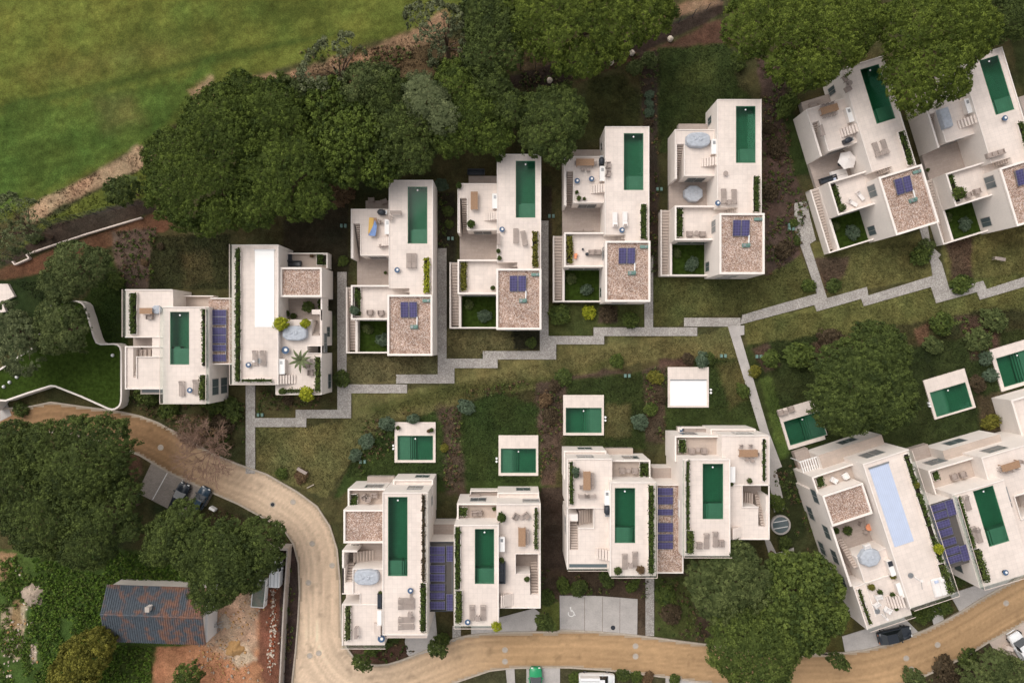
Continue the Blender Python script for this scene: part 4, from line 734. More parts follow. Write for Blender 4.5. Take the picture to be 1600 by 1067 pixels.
# leaf strips in the roof planters
def leafstrip(name, parent, segs, z, h, pal, spread=0.0, per=110, leaf=0.13, origin=(0,0,0)):
    """segs: local rectangles (x0,y0,x1,y1)"""
    Qs = []; 
    for x0, y0, x1, y1 in segs:
        A_ = (x1-x0)*(y1-y0); n = max(20, int(A_*per)); X = rng.uniform(x0, x1, n); Y = rng.uniform(y0, y1, n)
        wv = vnoise(X+origin[0], Y+origin[1], 0.8, 55, 2); e = np.minimum(np.minimum(X-x0, x1-X), np.minimum(Y-y0, y1-Y)); k = (e > (wv-0.45)*0.45) & (wv > 0.22+spread*0.2); X, Y, wv, e = X[k], Y[k], wv[k], e[k]
        X = X+rng.normal(size=len(X))*0.07; Y = Y+rng.normal(size=len(X))*0.07; Z = z+h*(0.35+0.9*wv)*np.clip(0.5+e/0.25*0.5, 0.3, 1)*rng.uniform(0.6, 1.05, len(X))
        Qs.append(np.stack([X, Y, Z], 1))
    P = np.concatenate(Qs); n = len(P); d = unit(rng.normal(size=(n,3))+np.array([0,0,0.8])); t = np.clip(0.5+rng.normal(size=n)*0.25, 0, 1)[:,None]
    return leafobj(name, quads(P, d, leaf*rng.uniform(.7,1.4,n)), PAL[pal][0]*(1-t)+PAL[pal][1]*t, parent)
# ---------------------------------------------------------------- villas
mat('lawn', lin(50,66,24), 1.0, noise=[(2.5,0.35),(14,0.25)], bump=(16,0.9,0.06), spec=0.05)
mat('dark_soil', lin(40,34,26), 1.0, noise=[(5,0.35)], bump=(14,0.9,0.06))
mat('dark_roof', (0.10,0.09,0.085,1), 0.9)  # plain dark sheet for two of the link roofs
class House:
    def __init__(s, name, label, cat, fr, ref, ang=0.0, place=None, rot=None, group=None):
        s.fr, s.ang = fr, R(ang); s.ref = W(*fr.px(ref[0], ref[1]), ref[2])
        pl = W(*place) if place else s.ref
        s.root = empty(name, label, cat, (pl[0], pl[1], 0), R(ang if rot is None else rot), group)
    def P(s, x, y, z):
        w = W(*s.fr.px(x, y), z); dx, dy = w[0]-s.ref[0], w[1]-s.ref[1]; c, q = math.cos(s.ang), math.sin(s.ang)
        return (c*dx+q*dy, -q*dx+c*dy)
    def Rr(s, r, z):
        a = s.P(r[0], r[1], z); b = s.P(r[2], r[3], z); return (min(a[0],b[0]), min(a[1],b[1]), max(a[0],b[0]), max(a[1],b[1]))
    def world(s, x, y, z):
        p = s.P(x, y, z); a = s.root.rotation_euler.z; c, q = math.cos(a), math.sin(a)
        return (s.root.location.x+c*p[0]-q*p[1], s.root.location.y+q*p[0]+c*p[1], z)
    def block(s, rects, z0, z1, holes=(), top='deck', name='wall', m='white_wall', zr=None, tname='roof_deck'):
        zr = z1 if zr is None else zr
        L1 = [s.Rr(r, zr) for r in rects]; H1 = [s.Rr(r, zr) for r in holes]; zt = z1-0.03 if top else z1
        rects_block(L1, z0, zt, H1).build(name, M(m), s.root)
        if top: rects_block(L1, zt, z1, H1, bottom=False).build(tname, M(top), s.root)
        return L1[0]
    def ring(s, r, z0, z1, t=0.2, m='white_wall', name='parapet', sides='nsew', zr=None, local=None):
        x0, y0, x1, y1 = local or s.Rr(r, z1 if zr is None else zr); e = 0.003; b = MB()
        if 's' in sides: b.box(x0-e, y0-e, z0, x1+e, y0+t, z1)
        if 'n' in sides: b.box(x0-e, y1-t, z0, x1+e, y1+e, z1)
        ya = y0+t if 's' in sides else y0-e; yb = y1-t if 'n' in sides else y1+e
        if 'w' in sides: b.box(x0-e, ya, z0, x0+t, yb, z1)
        if 'e' in sides: b.box(x1-t, ya, z0, x1+e, yb, z1)
        return b.build(name, M(m), s.root, bevel=0.015)
    def glass(s, r, z, h=0.95, sides='nsew', inset=0.06):
        x0, y0, x1, y1 = s.Rr(r, z); x0 += inset; y0 += inset; x1 -= inset; y1 -= inset
        for c in sides:
            a = {'s':(x0,y0-.01,x1,y0+.01), 'n':(x0,y1-.01,x1,y1+.01), 'w':(x0-.01,y0+.02,x0+.01,y1-.02), 'e':(x1-.01,y0+.02,x1+.01,y1-.02)}[c]
            p = MB().box(a[0], a[1], z-0.05, a[2], a[3], z+h-0.04).build('glass_panel', M('glass'), s.root)
            MB().box(a[0]-.02, a[1]-.02, z+h-0.04, a[2]+.02, a[3]+.02, z+h).build('top_rail', M('coping'), s.root)
    def pool(s, r, zt, shelf=None, depth=1.5, steps='left'):
        x0, y0, x1, y1 = s.Rr(r, zt); p = MB(); zb = zt-depth; t = 0.05; W0 = -0.02
        p.box(x0, y0, zb, x1, y0+t, zt+W0); p.box(x0, y1-t, zb, x1, y1, zt+W0); p.box(x0, y0+t, zb, x0+t, y1-t, zt+W0); p.box(x1-t, y0+t, zb, x1, y1-t, zt+W0); p.box(x0, y0, zb-.1, x1, y1, zb)
        po = p.build('pool_basin', M('pool_tile'), s.root)
        if shelf:
            a = s.Rr(shelf, zt-0.4); a = (max(a[0],x0+t), max(a[1],y0+t), min(a[2],x1-t), min(a[3],y1-t))
            MB().box(a[0], a[1], zb, a[2], a[3], zt-0.45).build('pool_shelf', M('pool_tile'), po)
            b = MB()
            if a[0]-x0 > 0.5:
                for k in range(3): b.box(max(a[0]-0.25*(k+1), x0+t+.01+.001*k), a[1]+.004, zb-.05, max(a[0]-0.25*k-.004, x0+t+.02), a[3]-0.1, zt-0.62-0.22*k)
            elif x1-a[2] > 0.5:
                for k in range(3): b.box(min(a[2]+0.25*k+.004, x1-t-.02), a[1]+.004, zb-.05, min(a[2]+0.25*(k+1), x1-t-.01), a[3]-0.1, zt-0.62-0.22*k)
            else:
                for k in range(1): b.box(a[0]+0.15, a[3]+0.25*k+.004, zb-.05, a[0]+1.0, a[3]+0.25*(k+1), zt-0.62-0.22*k)
            b.build('pool_steps', M('pool_tile'), po)
        MB().box(x0+t+.004, y0+t+.004, zb+.004, x1-t-.004, y1-t-.004, zt-0.10).build('water', M('water'), po)
        MB().cyl((x0+x1)/2, y1-0.45, zt-0.10, zt-0.05, 0.11, n=10).build('float', M('white_lamp'), po)
        MB().box(x0-0.06, y0-0.06, zt, x1+0.06, y0, zt+0.012).box(x0-0.06, y1, zt, x1+0.06, y1+0.06, zt+0.012).box(x0-0.06, y0, zt, x0, y1, zt+0.012).box(x1, y0, zt, x1+0.06, y1, zt+0.012).build('coping', M('coping'), po)
        return (x0, y0, x1, y1)
    def steps(s, r, zlo, zhi, n, up, m='stair', zr=None, zbase=None):
        x0, y0, x1, y1 = s.Rr(r, (zlo+zhi)/2 if zr is None else zr); me = None; zb = zlo-0.1 if zbase is None else zbase
        for k in range(n):
            f0, f1 = k/n, (k+1)/n; z1 = zlo+(zhi-zlo)*(k+1)/(n+1)
            if up == 'y+': a = (x0, y0+(y1-y0)*f0, x1, y0+(y1-y0)*f1)
            if up == 'y-': a = (x0, y1-(y1-y0)*f1, x1, y1-(y1-y0)*f0)
            if up == 'x+': a = (x0+(x1-x0)*f0, y0, x0+(x1-x0)*f1, y1)
            if up == 'x-': a = (x1-(x1-x0)*f1, y0, x1-(x1-x0)*f0, y1)
            g = .03 if 'y' in up else .004; g2 = .03 if 'x' in up else .004; MB().box(a[0]+g2, a[1]+g, zb, a[2]-g2, a[3]-g, z1).build('step', M(m), s.root)
    def window(s, face, c, a0, a1, z0, z1):
        f = MB(); t = 0.05
        def bx(b, p0, p1, q0, q1, d0, d1):
            if face == 'n': b.box(p0, c+d0, q0, p1, c+d1, q1)
            if face == 's': b.box(p0, c-d1, q0, p1, c-d0, q1)
            if face == 'e': b.box(c+d0, p0, q0, c+d1, p1, q1)
            if face == 'w': b.box(c-d1, p0, q0, c-d0, p1, q1)
        bx(f, a0, a1, z0, z0+.07, -.02, t); bx(f, a0, a1, z1-.07, z1, -.02, t); bx(f, a0, a0+.07, z0+.07, z1-.07, -.02, t); bx(f, a1-.07, a1, z0+.07, z1-.07, -.02, t)
        m_ = (a0+a1)/2; bx(f, m_-.03, m_+.03, z0+.07, z1-.07, -.02, t-.01)
        o = f.build('window', M('window_frame'), s.root)
        p = MB(); bx(p, a0+.07, a1-.07, z0+.07, z1-.07, 0.004, 0.02); p.build('pane', M('window_glass'), o)
    def planter(s, r, z, h, pal, label, hh=0.35, spread=0.0, group='planted troughs on the villa decks', per=150, wall='white_wall'):
        x0, y0, x1, y1 = s.Rr(r, z+h); a = s.root.rotation_euler.z; cx, cy = (x0+x1)/2, (y0+y1)/2
        loc = (s.root.location.x+math.cos(a)*cx-math.sin(a)*cy, s.root.location.y+math.sin(a)*cx+math.cos(a)*cy, z)
        t = empty('planter', label, 'planter', loc, a, group); w, d = (x1-x0)/2, (y1-y0)/2
        b = MB(); e = 0.06; b.box(-w,-d,0,w,-d+e,h).box(-w,d-e,0,w,d,h).box(-w,-d+e,0,-w+e,d-e,h).box(w-e,-d+e,0,w,d-e,h); b.build('trough', M(wall), t)
        MB().box(-w+e,-d+e,0,w-e,d-e,h-0.05).build('soil', M('dark_soil'), t)
        leafstrip('foliage', t, [(-w,-d,w,d)], h-0.05, hh, pal, spread, per, origin=(loc[0],loc[1]))
        return t
Z3 = Fr(2.885, 840, 130); ZA = Fr(3.5556, 180, 360); Z1 = Fr(3.443, 520, 720); ZC = Fr(3.679, 860, 640)
def thing_at(h, x, y, z):
    p = h.world(x, y, z); return p, h.root.rotation_euler.z
def solar_rack(loc, rot, panels, label, tilt=0.05, group='solar racks on the flat roofs', z=0.0):
    """panels: (x, y, w, d) centre and size in metres relative to loc"""
    t = empty('solar_rack', label, 'solar panels', loc, rot, group)
    for x, y, w, d in panels:
        b = MB(); zl, zh = 0.16, 0.16+tilt*d; e = 0.02; g = 0.05
        P = lambda xx, yy, q: (xx, yy, q+(yy-(y-d/2))/d*(zh-zl)+zl)
        vs = [P(x-w/2+e,y-d/2+e,0), P(x+w/2-e,y-d/2+e,0), P(x+w/2-e,y+d/2-e,0), P(x-w/2+e,y+d/2-e,0)]; vt = [(a, b_, c+.05) for a, b_, c in vs]
        fr = MB().add(vs+vt, [(0,3,2,1),(4,5,6,7),(0,1,5,4),(1,2,6,5),(2,3,7,6),(3,0,4,7)]).build('panel', M('grey_metal'), t)
        vs2 = [P(x-w/2+g,y-d/2+g,.052), P(x+w/2-g,y-d/2+g,.052), P(x+w/2-g,y+d/2-g,.052), P(x-w/2+g,y+d/2-g,.052)]; vt2 = [(a, b_, c+.006) for a, b_, c in vs2]
        MB().add(vs2+vt2, [(0,3,2,1),(4,5,6,7),(0,1,5,4),(1,2,6,5),(2,3,7,6),(3,0,4,7)]).build('cell_sheet', M('solar'), fr)
    x0 = min(p[0]-p[2]/2 for p in panels); x1 = max(p[0]+p[2]/2 for p in panels); y0 = min(p[1]-p[3]/2 for p in panels); y1 = max(p[1]+p[3]/2 for p in panels); b = MB()
    for xx in (x0+.15, x1-.15): b.box(xx-.03, y0, 0, xx+.03, y1, 0.14)
    b.build('rail', M('grey_metal'), t); return t
def vent_unit(loc, rot, label, s_=1.0):
    t = empty('roof_ventilator', label, 'ventilator', loc, rot, 'green ventilators on the gravel roofs')
    MB().box(-.55*s_,-.25*s_,0,.45*s_,.25*s_,.3).cyl(.25*s_,.1*s_,.3,.5,.2*s_,n=12).build('housing', M('unit_green'), t, bevel=.03)
    MB().tube((.3*s_,.2*s_,.2),(.35*s_,1.3*s_,.2),.09,.09,8).build('pipe', M('white_paint'), t)
    MB().cyl(-.3*s_,0,.3,.42,.16*s_,n=12).build('fan_cap', M('grey_metal'), t)
VILLAS = [('first', (605,460.5), 0, 0), ('second', (775.3,419.7), 0, 0), ('third', (945.6,376.3), 0, 0), ('fourth', (1124.2,333.1), 0, 0.9), ('first tilted', (1372.6,277.1), 17, 0.6), ('second tilted', (1561.5,263), 17, 0.6)]
VH = {}
for nm, pl, rot, dg in VILLAS:
    gz = 6.2+dg
    h = House('villa', {'first':'white villa with gravel roof square and green pool, yellow towel table on its terrace','second':'white villa with green pool and a bare brown wooden table on its terrace','third':'white villa whose terrace has a long wooden dining table touched by the round pine','fourth':'white villa with a grey eight-sided cover on the patio, upper row','first tilted':'tilted white villa with a white hexagonal parasol on its patio','second tilted':'tilted white villa at the upper right edge with a grey covered table'}[nm],
              'villa', Z3, (303,710,gz), 0, (pl[0],pl[1],gz), rot, 'white villas of the upper row'); VH[nm] = h
    rk = {'w': 303}
    pool = (387,226,475,482)
    h.block([(302,196,501,683),(395,683,501,716)], 0, 5.4, [pool]); h.ring((302,196,501,683), 5.4, 5.5, 0.10, name='deck_edge', sides='nw', zr=5.4)
    h.ring((302,196,501,712), 5.4, 5.55, 0.14, name='deck_edge', sides='e', zr=5.4)
    h.pool(pool, 5.4, (408,418,475,482))
    h.block([(118,330,310,395),(160,395,310,540)], 0, 4.1); h.ring((118,330,300,395), 4.1, 4.22, 0.12, name='deck_edge', sides='n', zr=4.1)
    h.block([(118,395,128,552)], 0, 4.15, top=None); h.ring((118,330,300,552), 4.1, 4.25, 0.10, name='deck_edge', sides='w', zr=4.1)
    h.ring((160,395,298,540), 4.1, 4.22, 0.12, name='deck_edge', sides='sw', zr=4.1)
    h.steps((129,397,159,548), 0.6, 4.1, 17, 'y+', zr=2.4)
    h.block([(152,300,310,345)], -0.2, 1.0, top='paving', m='concrete_wall', tname='patio_floor')
    h.block([(110,530,310,690)], -0.2, 0.6, top='paving', m='concrete_wall', tname='patio_floor')
    h.steps((238,457,300,495), 4.1, 5.4, 6, 'x+', m='deck', zr=4.6)
    a = h.block([(118,672,330,828)], 0, 3.4, zr=4.2); h.ring((118,672,310,828), 3.4, 4.2, 0.22, sides='nws')
    h.block([(298,684,400,740)], 0, 3.5); h.steps((350,686,396,706), 3.5, 5.4, 8, 'x+', m='deck', zr=4.4)
    sk = 4 if dg else 0
    h.block([(303,710,507,985)], 0, gz-0.3, top='gravel', zr=gz, tname='gravel_roof'); h.ring((303,710,507,985), gz-0.3, gz, 0.27)
    # courtyard with lawn, walls, and outer stair
    h.block([(112,815,330,985)], -0.3, 0.06, top='lawn', m='concrete_wall', tname='court_lawn', zr=0.06)
    h.ring((68,688,330,986), -0.2, 1.5, 0.2, sides='ws', name='court_wall', zr=1.5); h.ring((110,690,330,984), -0.2, 1.45, 0.32, sides='w', name='court_wall', zr=1.45)
    h.ring((68,688,112,986), -0.2, 1.2, 0.2, sides='n', name='court_wall', zr=1.5)
    h.steps((75,692,108,975), 0.0, 1.3, 22, 'y+', zr=0.8)
    # openings
    L_ = h.Rr((302,196,501,683), 5.4); h.window('n', L_[3], L_[0]+1, L_[2]-1, 0.9, 3.2); h.window('w', L_[0], L_[3]-2.3, L_[3]-1.2, 1.1, 2.9)
    T_ = h.Rr((118,672,310,828), 4.2); G_ = h.Rr((303,710,507,985), gz); h.window('s', T_[1], T_[0]+0.8, T_[2]-0.7, 0.5, 2.6); h.window('w', G_[0], G_[1]+0.9, G_[1]+2.2, 0.7, 2.6); h.window('w', G_[0], T_[1]+0.9, T_[1]+2.6, 3.6, 5.5); h.window('s', G_[1], G_[0]+1.2, G_[0]+3.2, 0.9, 2.2); h.window('s', G_[1], G_[0]+1.2, G_[0]+3.2, 3.7, 5.0)
    D_ = h.Rr((118,330,310,395), 4.1); h.window('n', D_[3], D_[0]+1.0, D_[0]+3.0, 1.6, 3.4); D2 = h.Rr((160,395,310,540), 4.1); h.window('s', D2[1], D2[0]+0.8, D2[2]-1.2, 0.8, 3.2)
    # roof equipment and planting
    zt = gz-0.3; p, a_ = thing_at(h, 399, 779, zt); nn = {'first':'of the yellow towel table villa','second':'of the brown table villa','third':'of the villa beside the round pine','fourth':'of the villa with the grey octagon cover','first tilted':'of the white parasol villa','second tilted':'of the villa at the upper right edge'}[nm]
    solar_rack(p, a_, [(-0.56,0.0,1.1,2.1),(0.56,0.0,1.1,2.1)], 'purple-blue solar rack on the gravel roof '+nn, tilt=0.12)
    p, a_ = thing_at(h, 424, 856, zt); vent_unit(p, a_, 'green ventilator below the solar rack '+nn)
    p, a_ = thing_at(h, 478, 738, zt); t = empty('roof_box', 'grey roof box in the gravel roof corner '+nn, 'roof box', p, a_, 'grey boxes in gravel roof corners'); MB().box(-.55,-.2,0,.55,.2,.25).build('case', M('unit_green'), t, bevel=.03); MB().cyl(.2,0,.25,.33,.12).build('cap', M('grey_metal'), t)
    h.planter((462,543,490,704), 5.4, 0.32, 'hedge' if nm not in ('second','first') else ('lime' if nm == 'first' else 'yellow'), 'leafy planter on the pool deck edge '+nn, 0.45)
    MB_ = h.planter((128,684,158,814), 3.4, 0.3, {'second':'yellow','third':'yellow'}.get(nm,'hedge'), 'planted trough along the lower terrace parapet '+nn, 0.5 if nm in ('second','third') else 0.22, spread=0.0 if nm in ('second','third') else 0.8)
    p, a_ = thing_at(h, 288, 415, 4.1); t = empty('kitchen_counter', 'white outdoor kitchen counter on the table terrace '+nn, 'counter', p, a_, 'outdoor kitchen counters')
    MB().box(-.36,-.95,0,.36,.95,.86).build('cabinet', M('white_wall'), t, bevel=.01); MB().box(-.4,-1,.86,.4,1,.92).build('worktop', M('white_paint'), t, bevel=.01); MB().box(-.2,.3,.9,.15,.75,.925).build('sink', M('grey_metal'), t)
    for k in range(2):
        q = h.world(150+k*70, 880+k*50, 0); w_ = (q[0]/S*(1)+CX, CY-q[1]/S)
        shrub(w_[0], w_[1], 9+3*k, 'blue' if k else 'greygreen', ('pale' if k else 'small green')+' shrub in the walled court '+nn, group='shrubs in the walled courts', z=0.06)

# ---- two linked villas at the left
h = House('villa', 'small white villa between the curved grass roof and the white-pool villa', 'villa', ZA, (265,962,6.0)); V1 = h
pool = (305,452,411,745)
h.block([(265,424,523,962)], 0, 6.0, [pool]); h.pool(pool, 6.0, (308,655,411,745)); h.glass((265,424,523,962), 6.0, sides='swe'); h.ring((265,424,523,962), 6.0, 6.1, 0.12, sides='n', name='deck_edge', zr=6.0)
h.block([(58,328,322,595),(205,590,290,700),(58,643,100,882),(100,818,290,882),(120,700,290,822)], 0, 5.2); h.glass((58,328,322,595), 5.2, sides='w'); h.ring((58,328,322,595), 5.2, 5.35, 0.14, sides='ns', name='deck_edge', zr=5.2); h.ring((58,643,290,882), 5.2, 5.4, 0.16, sides='nsw', name='deck_edge', zr=5.2)
h.ring((120,700,290,822), 5.2, 5.4, 0.1, sides='nw', name='deck_edge', zr=5.2)
h.steps((101,662,200,700), 3.4, 4.6, 5, 'x-', zr=4.6); h.steps((101,702,122,818), 4.2, 5.2, 8, 'y-', zr=5.0)
h.block([(100,595,260,700)], 0, 3.2, top='paving', tname='patio_floor', zr=3.2)
h.block([(365,362,545,440)], 0, 1.6, top='terrace_tile', tname='patio_floor'); h.ring((365,362,545,440), 1.6, 2.3, 0.15, sides='n', zr=2.3)
h.block([(140,870,280,910)], 0, 3.6); MBx = h.Rr((150,880,268,900), 3.6); MB().box(MBx[0],MBx[1],3.6,MBx[2],MBx[3],3.64).build('dark_strip', M('window_glass'), h.root)  # low south roof with a dark strip laid on it
L_ = h.Rr((265,424,523,962), 6.0); h.window('e', L_[2], L_[1]+1, L_[1]+3.2, 3.2, 5.2); h.window('s', L_[1], L_[0]+1, L_[2]-1, 3.2, 5.2); h.window('s', L_[1], L_[0]+1, L_[2]-1, 0.4, 2.5); h.window('e', L_[2], L_[1]+1, L_[1]+3.2, 0.4, 2.5)
h.planter((80,345,120,578), 5.2, 0.3, 'hedge', 'dark planted trough on the left deck of the smallest villa', 0.5, 0.35); h.planter((482,435,506,757), 6.0, 0.3, 'hedge', 'narrow planted trough right of the smallest villa pool', 0.5); h.planter((468,800,508,942), 6.0, 0.3, 'green', 'bushy planter at the lower right deck corner of the smallest villa', 0.7)
# link roof with solar
lk = House('link_roof', 'low gravel-covered roof with solar rack linking the two left villas', 'roof', ZA, (528,745,5.0))
lk.block([(515,375,665,745)], 0, 4.8, top='gravel', zr=5.0, tname='gravel_roof'); lk.ring((527,375,665,745), 4.8, 5.05, 0.15, sides='ns')
def racks(fr, z, panels, label, rot=0.0):
    k = S*(CAMH-z)/CAMH/fr.sc; cx = sum(p[0] for p in panels)/len(panels); cy = sum(p[1] for p in panels)/len(panels); loc = W(*fr.px(cx, cy), z); c, q = math.cos(R(rot)), math.sin(R(rot))
    P = []
    for x, y, w, d in panels:
        dx, dy = (x-cx)*k, -(y-cy)*k; P.append((c*dx+q*dy, -q*dx+c*dy, w*k, d*k))
    return solar_rack(loc, R(rot), P, label, group='solar racks between the paired villas')
racks(ZA, 4.85, [(577,460,90,40),(577,503,90,46),(577,560,90,44),(577,605,90,46),(577,653,90,38),(583,708,78,42)], 'purple solar rack between the smallest villa and the white-pool villa')
h = House('villa', 'white villa with a long white-covered pool and palm on its east deck', 'villa', ZA, (648,857,6.0)); V2 = h
cov = (776,112,883,537)
h.block([(648,80,908,857)], 0, 6.0); h.glass((648,80,908,857), 6.0, sides='ws'); h.ring((648,80,908,857), 6.0, 6.1, 0.12, sides='ne', name='deck_edge', zr=6.0)
c = h.Rr(cov, 6.05); MB().box(c[0],c[1],6.0,c[2],c[3],6.06).build('pool_cover', M('cover_white'), h.root, bevel=0.01); MB().box(c[0]-.1,c[3],6.0,c[2]+.1,c[3]+.16,6.12).build('cover_roller', M('grey_metal'), h.root)
h.block([(890,495,1092,912),(1092,585,1150,912),(1137,440,1150,600),(1092,440,1150,466)], 0, 5.0, [(1068,640,1150,683)]); h.ring((905,640,1150,912), 5.0, 5.2, 0.14, sides='se', name='deck_edge', zr=5.0); h.glass((905,500,1150,912), 5.0, sides='s')
h.steps((1096,480,1137,585), 2.0, 5.0, 9, 'y-', zr=4.4); h.ring((1066,640,1150,684), 5.0, 5.14, 0.08, sides='nsw', name='deck_edge', zr=5.0)
h.block([(915,205,1148,370)], 0, 5.3, top='gravel', zr=5.6, tname='gravel_roof'); h.ring((915,205,1148,370), 5.3, 5.6, 0.26)
h.block([(895,125,1180,210)], 0, 1.8, top='terrace_tile', tname='patio_floor', zr=2.0); h.ring((895,125,1180,210), 1.8, 2.4, 0.18, sides='ne', zr=2.4)
h.block([(895,372,1140,500)], 0, 2.0, top='paving', tname='patio_floor', zr=2.0); h.ring((895,372,1150,500), 2.0, 5.0, 0.2, sides='e', zr=5.0)
L_ = h.Rr((905,640,1150,912), 5.0); h.window('e', L_[2], L_[1]+0.6, L_[1]+2.6, 0.6, 2.2); h.window('e', L_[2], L_[1]+5.6, L_[1]+8.2, 2.7, 4.2); h.window('s', L_[1], L_[0]+1, L_[2]-1.2, 0.4, 2.4); K_ = h.Rr((648,80,908,857), 6.0); h.window('s', K_[1], K_[0]+1, K_[2]-1, 0.5, 2.5); h.window('s', K_[1], K_[0]+1, K_[2]-1, 3.3, 5.2)
h.window('e', L_[2], L_[3]+1.2, L_[3]+2.6, 1.2, 2.8)
h.planter((667,100,697,842), 6.0, 0.3, 'hedge', 'long green hedge trough on the left edge of the white-pool villa', 0.5, per=170); h.planter((699,824,870,842), 6.0, 0.3, 'hedge', 'short hedge trough on the lower edge of the white-pool villa', 0.4)
h.planter((1110,700,1142,895), 5.0, 0.3, 'green', 'leafy planter on the right edge of the palm deck', 0.6); h.planter((920,880,1105,903), 5.0, 0.25, 'greygreen', 'row of low plants on the lower edge of the palm deck', 0.35, 0.6)
h.planter((1117,135,1175,195), 1.8, 0.4, 'hedge', 'square hedge on the upper balcony of the white-pool villa', 0.4); h.planter((1125,378,1178,436), 1.8, 0.5, 'hedge', 'square hedge on the sunken patio of the white-pool villa', 0.5)

# ---- lower paired villas
def shell_north(h, blk, z_hi, z_lo, wins=()):
    x0, y0, x1, y1 = blk
    for a, b, p, q in wins: h.window('n', y1, a, b, p, q)
h = House('villa', 'white villa inside the road bend with a gravel roof square and the longest green pool', 'villa', Z1, (57,990,7.7)); V9 = h
pool = (297,193,402,618)
b_ = h.block([(268,168,513,935)], 0, 9.0, [pool]); h.pool(pool, 9.0, (297,535,372,618)); h.glass((268,168,513,935), 9.0, sides='e'); h.ring((268,168,513,935), 9.0, 9.12, 0.14, sides='nsw', name='deck_edge', zr=9.0)
h.window('n', b_[3], b_[0]+(b_[2]-b_[0])*.48, b_[0]+(b_[2]-b_[0])*.82, 5.2, 7.6); h.window('s', b_[1], b_[0]+1, b_[2]-1, 5.2, 7.6); h.window('e', b_[2], b_[3]-2.6, b_[3]-1.4, 1.0, 5.6)
c_ = h.block([(325,100,540,300)], 0, 4.1, zr=4.1); h.window('n', c_[3], c_[0]+(c_[2]-c_[0])*.5, c_[0]+(c_[2]-c_[0])*.86, 1.0, 2.9); h.ring((325,100,540,300), 4.1, 4.35, 0.2, sides='new', zr=4.3)
h.block([(185,85,330,180)], -0.2, 1.0, top='paving', m='concrete_wall', tname='patio_floor', zr=1.0)
a_ = h.block([(80,150,280,300)], 0, 5.2, top='terrace_tile', zr=5.2, tname='balcony_floor'); h.ring((80,150,285,300), 5.2, 6.1, 0.22, sides='nwe'); h.window('n', a_[3], a_[0]+2.0, a_[0]+4.4, 2.4, 4.6)
h.block([(57,262,290,442)], 0, 8.0, top='gravel', zr=8.3, tname='gravel_roof'); h.ring((57,262,268,442), 8.0, 8.3, 0.24, sides='nsw'); 
h.block([(80,440,290,575)], 0, 4.6, top='paving', tname='patio_floor', zr=4.8); h.ring((50,480,130,520), 4.6, 7.4, 0.25, sides='nw', zr=7.4)
h.block([(50,655,280,710),(108,575,280,660),(50,575,66,660),(150,708,280,772),(50,768,280,990)], 0, 7.7); h.ring((50,768,280,990), 7.7, 7.85, 0.14, sides='nw', name='deck_edge', zr=7.7); h.glass((50,768,292,995), 7.7, sides='s'); h.ring((50,710,150,768), 7.7, 7.85, 0.1, sides='ne', name='deck_edge', zr=7.7)
h.ring((108,575,285,710), 7.7, 7.9, 0.12, sides='nw', name='deck_edge', zr=7.7); h.ring((50,500,70,710), 4.6, 7.7, 0.25, sides='w', zr=7.7)
h.steps((70,560,107,655), 5.8, 7.7, 8, 'y-', zr=6.8, zbase=4.5); h.steps((110,488,215,545), 4.6, 5.8, 7, 'x-', zr=5.5)
h.block([(50,708,152,770)], 0, 4.4, top='coping', zr=6.5, tname='ledge'); h.block([(290,930,505,952)], 4.5, 8.3, top='coping', zr=8.3, tname='ledge')
L_ = h.Rr((50,768,280,990), 7.7); h.window('s', L_[1], L_[0]+1, L_[2]-1, 4.3, 6.6); h.window('s', L_[1], L_[0]+1, L_[2]-1, 0.8, 2.9); h.window('w', L_[0], L_[1]+1, L_[1]+3, 4.3, 6.2)
h.planter((478,182,498,650), 9.0, 0.25, 'purple', 'long thin brownish planting right of the longest pool', 0.35, 0.4); h.planter((470,655,503,918), 9.0, 0.3, 'hedge', 'thick hedge right of the loungers on the bend villa', 0.6); h.planter((66,775,97,965), 7.7, 0.3, 'greygreen', 'thin plants along the left edge of the bend villa deck', 0.5, 0.3)
h.planter((95,178,133,238), 5.2, 0.5, 'hedge', 'dark planter on the upper balcony of the bend villa', 0.3); h.planter((95,445,145,475), 4.6, 0.5, 'hedge', 'dark planter in the sunken patio of the bend villa', 0.5)
lk = House('link_roof', 'flat roof with solar rack linking the bend villa and yellow shrub villa', 'roof', Z1, (520,810,7.0))
lk.block([(505,440,662,806)], 0, 7.0, top='dark_roof', tname='roof_sheet'); lk.block([(505,340,665,440)], 0, 3.0, top='paving', tname='patio_floor'); lk.ring((515,436,655,810), 7.0, 7.2, 0.12, sides='ns', m='dark_metal')
racks(Z1, 7.05, [(563,478,85,46),(563,524,85,42),(563,577,85,44),(563,624,85,44),(563,676,85,42),(563,722,85,42),(563,773,85,46),(630,495,38,88),(630,755,38,92)], 'purple solar rack between the bend villa and the yellow shrub villa')
h = House('villa', 'white villa with a round yellow shrub at its corner and dark sofa on deck', 'villa', Z1, (653,888,9.0)); V10 = h
pool = (764,365,868,660)
b_ = h.block([(653,343,893,888)], 0, 9.0, [pool]); h.pool(pool, 9.0, (795,577,868,660)); h.glass((653,343,893,888), 9.0, sides='sw'); h.ring((653,343,893,888), 9.0, 9.12, 0.14, sides='ne', name='deck_edge', zr=9.0)
d_ = h.block([(880,230,1118,500),(880,500,982,790),(982,605,1062,790),(1062,720,1118,790),(1105,500,1118,720)], 0, 7.7); h.ring((880,230,1118,790), 7.7, 7.85, 0.14, sides='nes', name='deck_edge', zr=7.7); h.ring((980,495,1118,606), 7.7, 7.85, 0.1, sides='wn', name='deck_edge', zr=7.7)
